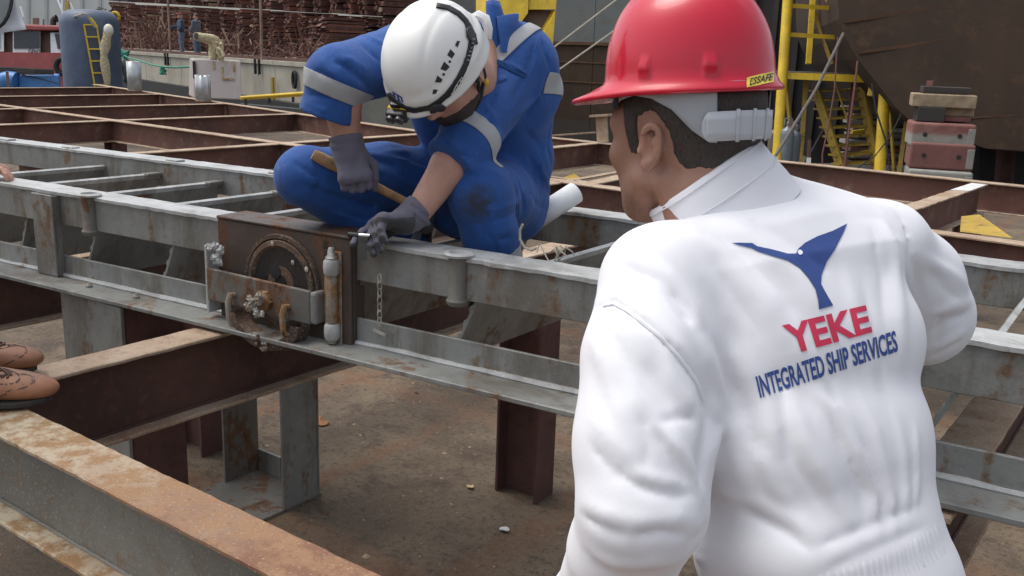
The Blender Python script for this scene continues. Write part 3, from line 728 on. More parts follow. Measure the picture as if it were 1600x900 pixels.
def quay_k(px, py=100):
    r = ray(px, py); A = np.array([[qd.x, -r[0]], [qd.y, -r[1]]]); return np.linalg.solve(A, np.array([CP[0]-qa.x, CP[1]-qa.y]))[0]
for px in (464, 590):
    q = MB(); c = qp(quay_k(px), QZ-.55, .1); q.tube([c+qd*.13*math.cos(i*math.pi/7)+Vector((0, 0, .26*math.sin(i*math.pi/7))) for i in range(14)], .055, 7, closed=True); q.build('mooring_ring', 'rubber', qy)
q = MB(); kk = quay_k(432); q.bar(qp(kk, -.6, .15), qp(kk, QZ-.55, .15), .09, .09); q.build('ladder_stile', 'yellow_dull', qy)
tyre = thing('tyre_fender', 'black tyre fender hanging on the quay wall right of the blue tank', 'fender', qp(quay_k(209), QZ-.7, .3))
q = MB(); c = qp(quay_k(209), QZ-.95, .35); q.tube([c-qn*.0+Vector((0, 0, .42*math.sin(i*math.pi/8)))+qd*.3*math.cos(i*math.pi/8) for i in range(16)], .2, 8, closed=True); q.build('tyre', 'rubber', tyre)
q = MB(); q.tube([c+Vector((0, 0, .4)), c+Vector((0, 0, .95))], .03, 6); q.build('lanyard', 'cable_grey', tyre)

# pale block with rust streaks and a wrapped pipe elbow on it
LD = 17.5
bk = thing('steel_block', 'pale pinkish block with rust streaks carrying the wrapped pipe', 'block', td(340, 155, LD))
q = MB(); P = [td(302, 153, LD), td(378, 156, LD), td(376, 95, LD), td(303, 92, LD)]; q.prism(P, -vdir*.9); q.build('block_body', 'quay_block', bk, bevel=.02)
for x0, y0, x1, y1 in ((334, 96, 335, 108), (347, 104, 348, 124), (365, 96, 366, 112), (348, 124, 366, 124)):
    q = MB(); q.bar(td(x0, y0, LD-.012), td(x1, y1, LD-.012), .035, .012, up=vdir); q.build('rust_run', 'fg_flange', bk)
q = MB(); q.bar(td(303, 96, LD-.02), td(304, 122, LD-.02), .05, .05, up=vdir); q.build('edge_bar', 'rubber', bk)
pp = thing('lagged_pipe', 'short pipe elbow wrapped in torn yellow insulation on the pale block', 'pipe', td(335, 93, LD))
q = MB(); P = [td(306.5, 57, LD-.25), td(318, 59, LD-.1), td(330, 62, LD+.1), td(338, 66, LD+.2)]
q.tube(P, [.075, .085, .10, .105], 14, caps=False); q.build('pipe', 'foam', pp, solid=.012)
q = MB(); q.lathe(P[0]+(P[0]-P[1]).normalized()*.004, [(.06, 0), (.06, .003)], 16, axis=(P[0]-P[1])); q.build('pipe_bore', 'ink_black', pp)
q = MB(); q.tube([td(331, 62, LD+.1), td(333, 72, LD+.1), td(332, 82, LD+.1), td(333, 93, LD+.1)], [.10, .08, .075, .07], 9); q.tube([td(340, 66, LD+.2), td(344, 74, LD+.2), td(343, 84, LD+.2), td(345, 93, LD+.2)], [.11, .07, .065, .055], 9); q.build('insulation', 'foam', pp)
for i in range(8):
    q = MB(); p = td(rng.uniform(332, 348), rng.uniform(63, 84), LD+rng.uniform(-.12, .05)); q.tube([p, p+Vector((rng.uniform(-.08, .1), 0, -.08)), p+Vector((rng.uniform(-.1, .14), .02, -.19))], [.03, .035, .01], 5); q.build('torn_strip', 'foam', pp)

# green mooring rope from quay to stub
e = thing('mooring_rope', 'green mooring rope slung from the quay to the pale block', 'rope', td(240, 92, 28))
P = []
for x, y in ((193, 86), (200, 90), (225, 97), (240, 102), (255, 104.5), (275, 105.5), (300, 104)): P.append(td(x, y, 28-(x-193)*.09))
q = MB(); q.tube(P, .022, 7); q.build('rope', 'rope_green', e)
q = MB(); q.tube([td(254, 104, 22.5), td(253, 110, 22.5), td(257, 116, 22.5), td(252, 116, 22.5), td(258, 108, 22.5)], .06, 6); q.build('rope_tail', 'rope_green', e)
q = MB(); q.tube([td(188, 80, 28), td(197, 84, 28), td(191, 88, 28), td(199, 82, 28), td(194, 92, 28)], .09, 6); q.build('rope_knot', 'rope_green', e)

# yellow pipes behind the far beam
e = thing('pipe_pair', 'pair of bright yellow pipes lying in front of the quay wall', 'pipes', td(430, 152, 15))
for dy, dd in ((0, 0), (2.2, .06)):
    q = MB(); q.tube([td(377, 154.5-dy, 15-dd), td(484, 147.5-dy*1.2, 13.6-dd), td(640, 137-dy, 12-dd)], .022, 8); q.build('pipe', 'yellow_paint', e)
for px, py in ((421, 152), (458, 150), (384, 155)):
    q = MB(); q.bar(td(px, py, 14.4), td(px, py+9, 14.4), .04, .04); q.build('pipe_leg', 'rubber', e)
q = MB(); q.prism([td(380, 163, 15.5), td(480, 172, 14), td(480, 178, 14), td(380, 171, 15.5)], -vdir*.4); tag(q.build('plank', 'rubber'), 'dark timber fender lying below the yellow pipes', 'timber')

# ------------------------------------------------------------------ rusty stacks on the quay
def on_quay(px, back, z=QZ):   # bearing px, set back from the edge
    r = ray(px, 90); A = np.array([[qd.x, -r[0]], [qd.y, -r[1]]]); o = qn*back
    kk = np.linalg.solve(A, np.array([CP[0]-qa.x-o.x, CP[1]-qa.y-o.y]))[0]
    return Vector((qa.x+o.x, qa.y+o.y, z))+qd*kk
def rod_stack(p, wdt, hgt, mt, label, group, layers):
    e = thing('rod_stack', label, 'stack', p, group)
    q = MB(); z = 0.0; i = 0
    while z < hgt:
        hh = hgt/layers*rng.uniform(.8, 1.2); a = rng.uniform(-.06, .06); o = rng.uniform(-.09, .09)
        for j in range(4):
            x0 = -wdt/2+wdt*j/4+rng.uniform(0, .03); x1 = -wdt/2+wdt*(j+1)/4-rng.uniform(0, .03)
            zz = z+rng.uniform(-.035, .035)
            c = [p+qd*x+qn*(o+rng.uniform(-.10, .08)+y)+Vector((0, 0, zz+a*x*.3+dz)) for dz in (0, hh*.86) for x, y in ((x0, 0), (x1, 0), (x1, 1.6), (x0, 1.6))]
            q.hexa(c, 0 if rng.random() < .72 else (1 if rng.random() < .8 else 2))
        z += hh; i += 1
    q.build('rods', [mt, 'pile_rust_red', 'scrap_wood'], e)
    return e
ORD = 'first second third fourth fifth sixth seventh eighth ninth tenth eleventh twelfth thirteenth fourteenth fifteenth sixteenth seventeenth eighteenth nineteenth twentieth'.split()
x = 180.0; i = 0
while x < 606:
    p = on_quay(x, 6.0); d = (np.array(p)-CP)@CF; wd = 24*d/F_PX
    top = 27-(x-190)*-.012
    h1 = (95-30)*d/F_PX*.98
    o_ = ORD[i]; lab1 = 'rusty rod stack on the quay, %s of the lower row from the blue tank' % o_
    rod_stack(p, wd/abs(math.cos(.55)), h1*1.02, 'pile_rust', lab1, 'rusty rod stacks of the lower row', 20)
    p2 = p+Vector((0, 0, h1*1.10))-qn*.12
    rod_stack(p2, wd/abs(math.cos(.55)), 4.6, 'pile_rust', 'rusty rod stack on the quay, %s of the upper row from the blue tank' % o_, 'rusty rod stacks of the upper row', 24)
    x += 24.6; i += 1
p = on_quay(497, 3.5); rod_stack(p, 1.7, 1.55, 'pile_rust', 'separate reddish stack of flat bars nearest the blue sleeve', None, 18)
# scrap heaps
def heap(px0, px1, hgt, n, label, back=2.2, pale=.04):
    c = on_quay((px0+px1)/2, back); a, b = on_quay(px0, back), on_quay(px1, back)
    q = MB()
    for i in range(n):
        f = rng.random(); k = 1-abs(2*f-1)**1.5; p = a.lerp(b, f)+qn*rng.uniform(-.9, .9)+Vector((0, 0, hgt*k*rng.random()))
        L = rng.uniform(.4, 1.5); th = rng.uniform(0, 3.14); ph = rng.gauss(0, .5)
        d = (qd*math.cos(th)*.9+qn*math.sin(th)*.5)*math.cos(ph)+Vector((0, 0, math.sin(ph)))
        p.z = max(p.z, QZ+.08+abs(d.z)*L/2)
        q.bar(p-d*L/2, p+d*L/2, rng.uniform(.025, .06), rng.uniform(.02, .04), mi=0 if rng.random() < pale*.5 else 1)
    o = q.build('scrap_heap', ['scrap_wood', 'pile_rust'], loc=c); return tag(o, label, 'scrap heap', kind='stuff')
heap(200, 262, 1.9, 210, 'tall heap of tangled rusty bars beside the two standing men')
heap(350, 402, 1.3, 110, 'low tangle of rusty bars behind the wrapped pipe')
heap(430, 500, .6, 90, 'flat tangle of rods spilling on the quay edge', 1.4)
e = thing('broken_frame', 'bent pale angle frame sticking out of the scrap heap', 'frame', on_quay(252, 1.6))
for a, b in (((246, 50), (251, 27)), ((251, 27), (258, 44)), ((190, 42), (217, 45)), ((217, 45), (221, 76)), ((204, 60), (205, 76)), ((253, 10), (254, 30)), ((196, 56), (214, 57))):
    q = MB(); d_ = (np.array(on_quay((a[0]+b[0])/2, 1.5))-CP)@CF; q.bar(V(at(*a, d_)), V(at(*b, d_)), .06, .05, up=vdir); q.build('angle_bar', 'scrap_wood', e)
e = thing('broken_frame', 'bent pale angle frame leaning behind the wrapped pipe', 'frame', on_quay(362, 1.6))
for a, b in (((347, 44), (358, 68)), ((349, 69), (372, 70)), ((372, 52), (373, 75)), ((366, 60), (378, 49))):
    q = MB(); d_ = (np.array(on_quay((a[0]+b[0])/2, 1.2))-CP)@CF; q.bar(V(at(*a, d_)), V(at(*b, d_)), .06, .05, up=vdir); q.build('angle_bar', 'scrap_wood', e)

# ================================================================== BACKGROUND, CENTRE AND RIGHT
# big hull across the dock
HD = 34.0
hl = thing('ship_hull', 'large grey and rust brown ship hull across the dock', 'ship', V(at(900, 150, HD)))
ha, hb = V(at(598, 100, 44)), V(at(1700, 160, 26)); ha.z = hb.z = 0; hd_ = (hb-ha).normalized(); hn = Vector((-hd_.y, hd_.x, 0))
if hn.dot(Vector((_h[0], _h[1], 0))) < 0: hn = -hn
def hp(px, py): # point on hull plane along the bearing
    r = V(ray(px, py)); k = (ha-V(CP)).dot(hn)/r.dot(hn); return V(CP)+r*k
zs = hp(900, 66).z; ztop = 14.0; Lh = (hb-ha).length
def strake(name, mt, z0, z1, k0, k1, o=0.0, th=4.0):
    q = MB(); A = Vector((ha.x, ha.y, 0)); n = 1
    q.prism([A+hd_*k0-hn*o+Vector((0, 0, z0)), A+hd_*k1-hn*o+Vector((0, 0, z0)), A+hd_*k1-hn*o+Vector((0, 0, z1)), A+hd_*k0-hn*o+Vector((0, 0, z1))], hn*th)
    return q.build(name, mt, hl)
kk = 0.0
while kk < Lh:
    k2 = min(Lh, kk+3.0)
    strake('upper_plate', 'hull_grey', zs+.01, ztop, kk+.012, k2-.012, .02)
    strake('lower_plate', 'hull_brown', -1.2, zs-.01, kk+.012, k2-.012, 0)
    kk = k2
strake('rubbing_strake', 'hull_weld', zs-.10, zs+.02, 0, Lh, .09)
for dz in (-.75, -1.5): strake('weld_seam', 'hull_weld', zs+dz-.025, zs+dz+.025, 0, Lh, .03)
# dark shed bulkhead behind the stair tower
ba = V(at(1150, 150, 24)); bb = V(at(1480, 160, 22)); bd_ = (bb-ba); bd_.z = 0; bd_.normalize(); bn_ = Vector((-bd_.y, bd_.x, 0))
bk2 = thing('bulkhead', 'dark steel bulkhead with upright ribs behind the yellow stair tower', 'bulkhead', (ba.x, ba.y, -.5))
Lb = (bb-ba).length
q = MB(); A = Vector((ba.x, ba.y, -.54)); q.prism([A, A+bd_*Lb, A+bd_*Lb+Vector((0, 0, 8)), A+Vector((0, 0, 8))], bn_*.3); q.build('plate', 'hull_dark', bk2)
for k in range(9):
    q = MB(); q.bar(A+bd_*(Lb*(k+.5)/9)-bn_*.08, A+bd_*(Lb*(k+.5)/9)-bn_*.08+Vector((0, 0, 8)), .12, .16, up=bn_); q.build('rib', 'hull_dark', bk2)

# yellow box girder above the man in blue
GD = 22.0
def gd(x, y, d=GD): return V(at(x, y, d))
e = thing('crane_leg', 'yellow crane leg with a dark diagonal brace above the crouching man', 'crane', gd(825, 60))
q = MB(); q.prism([gd(768, -60), gd(828, -60), gd(825, 20), gd(798, 58), gd(780, 62), gd(768, 20)], -vdir*1.0); q.build('girder_panel', 'yellow_paint', e)
q = MB(); q.prism([gd(829, -60, GD+.1), gd(874, -60, GD+.1), gd(868.5, 14.5, GD+.1), gd(826, 15, GD+.1)], -vdir*1.0); q.build('girder_web', 'yellow_paint', e)
q = MB(); q.prism([gd(827, 16, GD+.3), gd(866, 16, GD+.3), gd(842, 62, GD+.3), gd(800, 60, GD+.3)], -vdir*.5); q.build('brace', 'tug_brown', e)
q = MB(); q.prism([gd(868, 16, GD+.1), gd(860, 120, GD+.1), gd(835, 90, GD+.1), gd(844, 62, GD+.1)], -vdir*.6); q.build('leg_plate', 'yellow_paint', e)

# slanted hawsers
for lab, P in (('upper slack hawser running up from the crouching man', [(855, 82), (960, 2), (1010, -30)]), ('lower slack hawser running up to the red hard hat', [(862, 117), (950, 55), (1030, -5)])):
    e = tag(MB().tube([V(at(x, y, 12)) for x, y in P], .012, 6).build('hawser', 'rope_pale', loc=V(at(*P[0], 12))), lab, 'rope', 'slack hawsers across the dark hull')

# stair tower
SD = 16.0
def sd(x, y, d=SD): return V(at(x, y, d))
st = thing('stair_tower', 'yellow steel stair tower and landing in front of the dark bulkhead', 'stair tower', sd(1300, 250))
def pole(a, b, r, name='post', d=SD, d2=None, mt='yellow_paint', n=12):
    q = MB(); q.tube([sd(*a, d), sd(*b, d2 or d)], r, n); return q.build(name, mt, st)
def flat(a, b, w_, h_, name, d=SD, d2=None, mt='yellow_paint'):
    q = MB(); q.bar(sd(*a, d), sd(*b, d2 or d), w_, h_); return q.build(name, mt, st)
pole((1237, -90), (1213, 262), .085); pole((1383, 134), (1374, 275), .092, d=SD-.6)
flat((1276, -90), (1263, 100), .09, .09, 'post', SD+1.2); flat((1260, 122), (1249, 275), .07, .09, 'post', SD+.8, mt='yellow_dull'); flat((1228, 125), (1236, 205), .05, .06, 'brace', SD+.9, mt='yellow_dull')
flat((1418, 176), (1404, 275), .07, .07, 'post', SD-.3, mt='yellow_dull'); flat((1389, 150), (1398, 275), .04, .05, 'brace', SD-.2, mt='yellow_dull')
q = MB(); q.prism([sd(1226, 113), sd(1366, 118), sd(1372, 130), sd(1224, 123)], -vdir*.12); q.build('landing_edge', 'yellow_paint', st)
q = MB(); q.prism([sd(1226, 112.5, SD+.13), sd(1364, 116, SD+.13), sd(1364, 119.5, SD+.13), sd(1226, 116, SD+.13)], -vdir*1.6); q.build('landing_plate', 'hull_dark', st)
for a, b in (((1236, 9), (1308, 13)), ((1233, 54), (1320, 59))): flat(a, b, .05, .07, 'handrail', SD+.05)
flat((1289, -6), (1312, 30), .11, .07, 'diagonal_brace', SD+.3); flat((1273, 20), (1300, 100), .06, .07, 'diagonal_brace', SD+1.3, mt='yellow_dull')
flat((1338, 92), (1337, 112), .04, .04, 'stanchion', SD+.9); flat((1365, 128), (1360, 150), .10, .06, 'knee', SD-.1)
# the flight under the landing
def lerp(a, b, f): return (a[0]+(b[0]-a[0])*f, a[1]+(b[1]-a[1])*f)
La, Lb_, Ra, Rb = (1274, 138), (1314, 262), (1345, 136), (1370, 258)
flat(La, lerp(La, Lb_, 1.08), .05, .16, 'stringer', SD+.9, SD+.5, 'yellow_dull'); flat(Ra, lerp(Ra, Rb, 1.08), .05, .2, 'stringer', SD+.8, SD+.4, 'yellow_dull')
for k in range(9):
    f = (k+.2)/8.6; a, b = lerp(La, Lb_, f), lerp(Ra, Rb, f)
    q = MB(); dA = SD+.85-.4*f; P0, P1 = sd(*a, dA), sd(*b, dA-.05); q.prism([P0, P1, P1-Vector((0, 0, .035)), P0-Vector((0, 0, .035))], -vdir*.22); q.build('step', 'yellow_dull', st)
flat((1305, 128), (1328, 200), .03, .03, 'handrail', SD+.5, mt='yellow_dull')
flat((1332, 130), (1320, 262), .05, .05, 'post', SD+.4, mt='hose_red')
# lit clutter seen through the stair
e = thing('timber_pile', 'stack of pale planks and red boxes seen behind the stair tower', 'timber stack', sd(1360, 250, 20))
for k in range(9):
    y = 168+10.5*k; q = MB(); a, b = sd(1322+rng.uniform(-6, 6), y, 19.5), sd(1418, y+rng.uniform(-1, 3), 19.5); q.bar(a, b, .5, .075); q.build('plank', rng.choice(['timber', 'block_red', 'keel_block', 'timber']), e)
for a, b, mt in (((1331, 207), (1356, 203), 'yellow_paint'), ((1331, 242), (1357, 237), 'yellow_paint'), ((1385, 204), (1417, 205), 'chip_white')):
    q = MB(); q.bar(sd(*a, 18.4), sd(*b, 18.4), .1, .06); q.build('offcut', mt, e)
# dark sloping plate below the flight
q = MB(); q.prism([sd(1258, 255, SD+1.4), sd(1312, 255, SD+1.4), sd(1292, 195, SD+1.4)], -vdir*.05); tag(q.build('cover_plate', 'hull_dark', loc=sd(1290, 250, SD+1.4)), 'dark triangular plate leaning below the stair flight', 'plate')
# gas cylinders
for px, py, mt, rr, lab in ((1212, 203, 'cyl_brown', 10.5, 'brownish gas cylinder beside the collar of the man in white'), (1231, 200, 'cyl_grey', 11, 'grey gas cylinder in the middle of the row'), (1244, 204, 'cyl_grey', 9, 'darker grey gas cylinder at the right of the row')):
    d = SD+.3-(.4 if px == 1231 else 0); c = sd(px, py, d); r = rr*d/F_PX
    e = thing('gas_cylinder', lab, 'gas cylinder', (c.x, c.y, -.55), 'gas cylinders by the stair tower')
    q = MB(); prof = [(r*.96, -.545), (r, -.52), (r, c.z-.10)]+[(r*math.cos(a), c.z-.10+r*1.0*math.sin(a)) for a in (.3, .6, .9, 1.15)]+[(r*.3, c.z+.03)]
    q.lathe((c.x, c.y, 0), prof, 20); q.build('shell', mt, e)
    q = MB(); q.lathe((c.x, c.y, 0), [(.035, c.z+.02), (.04, c.z+.09), (.02, c.z+.10), (.02, c.z+.13)], 10); q.build('valve', 'chrome', e)
    q = MB(); q.tube([c+Vector((0, 0, .03))+vr*.06, c+Vector((0, 0, .15))+vr*.06, c+Vector((0, 0, .17)), c+Vector((0, 0, .15))-vr*.06, c+Vector((0, 0, .03))-vr*.06], .012, 6); q.build('valve_guard', mt, e)
q = thing('survey_stake', 'short pinkish stake with white foot in front of the dark plate', 'stake', sd(1263, 258, 14))
m = MB(); m.bar(sd(1265, 218, 14), sd(1264, 247, 14), .045, .03); m.build('stake_top', 'post_rust', q); m = MB(); m.bar(sd(1264, 246.5, 14), sd(1263, 262, 14), .055, .035); m.build('stake_foot', 'chip_white', q)
# cables and hoses by the tower
for nm, P, r, mt, lab, d in (('steel_cable', [(1318, 52), (1275, 140), (1214, 240), (1190, 275)], .022, 'cable_grey', 'thick grey cable slanting down from the dark bow', 13),
                          ('air_hose', [(1309, 58), (1304, 140), (1294, 200), (1285, 240), (1285, 270)], .011, 'hose_red', 'thin red hose hanging left in front of the stair', 13.2),
                          ('air_hose', [(1340, 95), (1336, 130), (1327, 200), (1318, 270)], .014, 'hose_red', 'rusty red hose hanging right in front of the stair', 13.4),
                          ('power_cable', [(1362, 130), (1368, 170), (1384, 220), (1392, 275)], .014, 'rubber', 'black cable looping behind the yellow round post', 14.6),
                          ('power_cable', [(1412, 170), (1390, 215), (1366, 245), (1340, 262)], .010, 'rubber', 'thin black cable crossing in front of the yellow round post', 14.8)):
    q = MB(); q.tube([sd(x, y, d) for x, y in P], r, 7); tag(q.build(nm, mt, loc=sd(*P[0], d)), lab, 'cable' if 'cable' in nm else 'hose')

# dark bow overhanging at the upper right
bw = thing('ship_bow', 'dark brown ship bow overhanging the stacked keel blocks at upper right', 'ship', sd(1500, 200, 15))
OD = 15.0
def bp(x, y, d=OD): return V(at(x, y, d))
def lf(x): return OD-.0022*(x-1310)   # the side comes slightly towards the camera to the right
def bpx(x, y, o=0.0): return bp(x, y, lf(x)-o)
sil = [(1306, -140), (1309, 0), (1311, 30), (1321, 58), (1340, 92), (1372, 132), (1400, 168), (1425, 191), (1470, 205), (1540, 232), (1700, 245), (2000, 250)]
# shell plates as strakes running up to the right, each its own plate
bands = [(-140, -60), (-60, 33), (33, 81), (81, 141), (141, 300)]
def edge_x(y):
    for (x0, y0), (x1, y1) in zip(sil[:-1], sil[1:]):
        if y0 <= y <= y1: return x0+(x1-x0)*(y-y0)/max(1e-6, y1-y0)
    return sil[-1][0]
q = MB(); back = Vector((0, 0, 0))
poly = [bpx(x, y) for x, y in sil]+[bpx(2000, -140)]
off = Vector((-vdir.x, -vdir.y, 0))*7+Vector((CR[0], CR[1], 0))*4.0+Vector((0, 0, -.1))
q.prism(poly, off); q.build('bow_shell', 'hull_brown', bw)
def seam_line(P, wd=.05):
    q = MB()
    for (a, b) in zip(P[:-1], P[1:]): q.bar(bpx(*a, .012), bpx(*b, .012), .03, wd, up=(0, 0, 1))
    return q.build('weld_seam', 'hull_weld', bw)
seam_line([(1319, 34), (1400, 22), (1500, 6), (1640, -18)]); seam_line([(1342, 82), (1430, 70), (1520, 56), (1680, 28)]); seam_line([(1525, 142), (1640, 124), (1800, 100)], .035)
seam_line([(1440, 190), (1640, 176)], .02)
# bottom plating and shores behind the keel blocks
e = thing('dock_shore', 'dark round shore under the bow at the right edge', 'shore', sd(1570, 262, 17))
q = MB(); q.tube([sd(1572, 235, 17), sd(1566, 320, 17)], .16, 12); q.build('shaft', 'post_rust', e)
q = MB(); q.prism([sd(1530, 215, 19), sd(1700, 215, 19), sd(1700, 330, 19), sd(1530, 330, 19)], -vdir*.4); tag(q.build('dock_wall', 'hull_dark', loc=sd(1600, 300, 19)), 'dark dock side wall under the bow at the right edge', 'wall')

# keel blocks
KD = 13.0
def kd(x, y, d=KD): return V(at(x, y, d))
ks = None
kx = Vector((CR[0], CR[1], 0)).normalized()
fx = (kx*math.cos(.38)+vdir*-math.sin(.38)*-1).normalized()
def kblock(p_l, wpx, hpx, label, mats, rot=.0, depth=.75, chips=True, name='keel_block', bev=.035, holes=True):
    d = ((np.array(p_l)-CP)@CF); wd = wpx*d/F_PX; hh = hpx*d/F_PX
    ang = .36+rot; ux = (kx*math.cos(ang)-vdir*math.sin(ang)*-1); ux.z = 0; ux.normalize(); uy = Vector((-ux.y, ux.x, 0))
    if uy.dot(vdir) > 0: uy = -uy
    e = thing(name, label, 'concrete block', p_l+ux*wd/2, 'stacked keel blocks' if holes else None)
    q = MB(); b = [p_l, p_l+ux*wd, p_l+ux*wd+uy*depth, p_l+uy*depth]
    q.hexa([*b, *[v+Vector((0, 0, hh)) for v in b]]); q.mi[3] = 1 if holes else 0; q.build('block_body', [mats, 'keel_block'], e, bevel=bev, seg=3)
    if holes:
        for f in (.22, .76):
            c = p_l+ux*wd*f+Vector((0, 0, hh*.52))-uy*.002; q = MB(); q.lathe(c, [(.03, 0), (.03, .006)], 12, axis=-uy); q.build('bolt_hole', 'ink_black', e)
        q = MB(); a = p_l+ux*(wd-.005); q.hexa([a-uy*.008+Vector((0, 0, .03)), a-ux*.09-uy*.008+Vector((0, 0, .03)), a-ux*.09+uy*.01+Vector((0, 0, .03)), a+uy*.01+Vector((0, 0, .03))]+[v+Vector((0, 0, hh-.06)) for v in (a-uy*.008, a-ux*.09-uy*.008, a-ux*.09+uy*.01, a+uy*.01)]); q.build('bare_corner', 'keel_block', e, bevel=.008)
    return e
kblock(kd(1419, 262), 92, 40, 'lowest visible keel block, bare red face, just above the far beam', 'block_red', .02, bev=.03)
kblock(kd(1421, 229), 92, 38, 'upper keel block with half red and half grey face', 'block_half', .0)
kblock(kd(1415, 303), 92, 39, 'bottom keel block mostly hidden by the far beam', 'keel_block', .03)
kblock(kd(1475, 189.5), 38, 8, 'thin red packing slab on the upper keel block', 'block_red', .0, .5, name='packing_slab', bev=.01, holes=False)
kblock(kd(1474, 181), 44, 16, 'broken timber packing on the red slab', 'timber', -.08, .5, name='packing_timber', bev=.015, holes=False)
kblock(kd(1424, 166), 92, 20, 'wide chipped timber cap across the packing', 'timber', .05, .55, name='packing_timber', bev=.015, holes=False)
kblock(kd(1432, 189), 40, 22, 'dark steel wedge beside the broken timber packing', 'hull_dark', .0, .5, name='packing_wedge', bev=.01, holes=False)
kblock(kd(1442, 144), 70, 9, 'dark grille of short rods under the bow on top of the packing', 'hull_dark', .0, .4, name='packing_grille', bev=.01, holes=False)
tag(MB().box(kd(1447, 134)-Vector((.0, 0, .0)), kd(1447, 134)+Vector((.08, .08, .07))).build('paint_tin', 'block_red', loc=kd(1447, 134)), 'small pink tin on the packing under the bow', 'tin')

# yellow gussets under the low beams, scrap near the white man's face
q = MB(); q.prism([V(aty(1500, 362, 4.75)), V(aty(1502, 338, 5.6)), V(aty(1530, 335, 5.6)), V(aty(1582, 372, 4.75))], (0, .02, -.004)); tag(q.build('gusset_plate', 'yellow_dull', loc=V(aty(1530, 355, 5.2))), 'yellow triangular plate under the right cross beam', 'plate')
q = MB(); q.prism([V(atz(879, 278, .70)), V(atz(912, 281, .70)), V(atz(897, 271, .70))], (0, .0, -.03)); tag(q.build('gusset_plate', 'yellow_dull', loc=V(atz(890, 276, .70))), 'small yellow plate right of the blue overalls', 'plate')
e = thing('torch_cut_stub', 'torn flange stub standing on the middle cross beam', 'steel scrap', V(atz(945, 222, .92)))
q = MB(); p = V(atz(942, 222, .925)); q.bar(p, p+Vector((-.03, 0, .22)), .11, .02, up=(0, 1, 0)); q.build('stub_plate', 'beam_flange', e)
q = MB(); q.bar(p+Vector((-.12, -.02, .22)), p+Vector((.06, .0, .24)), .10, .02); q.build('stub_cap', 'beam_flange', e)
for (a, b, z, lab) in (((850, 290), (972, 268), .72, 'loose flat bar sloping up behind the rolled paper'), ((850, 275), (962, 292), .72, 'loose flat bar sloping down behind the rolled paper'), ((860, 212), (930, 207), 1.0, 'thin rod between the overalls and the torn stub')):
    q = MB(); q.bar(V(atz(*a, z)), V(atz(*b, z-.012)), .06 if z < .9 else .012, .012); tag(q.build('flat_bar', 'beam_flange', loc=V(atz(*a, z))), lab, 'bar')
# ================================================================== SOFT SHAPES (signed distance volumes meshed into one skin)
import openvdb as vdb
def _r(a): return np.asarray(a, np.float32)
_nr = np.random.RandomState(5)
_LAT = _nr.rand(32, 32, 32).astype(np.float32)
def vnoise(x, y, z):
    xi, yi, zi = np.floor(x).astype(int), np.floor(y).astype(int), np.floor(z).astype(int)
    fx, fy, fz = x-xi, y-yi, z-zi
    fx, fy, fz = [f*f*(3-2*f) for f in (fx, fy, fz)]
    def L(a, b, c): return _LAT[(xi+a) & 31, (yi+b) & 31, (zi+c) & 31]
    c00 = L(0, 0, 0)*(1-fx)+L(1, 0, 0)*fx; c10 = L(0, 1, 0)*(1-fx)+L(1, 1, 0)*fx
    c01 = L(0, 0, 1)*(1-fx)+L(1, 0, 1)*fx; c11 = L(0, 1, 1)*(1-fx)+L(1, 1, 1)*fx
    return (c00*(1-fy)+c10*fy)*(1-fz)+(c01*(1-fy)+c11*fy)*fz

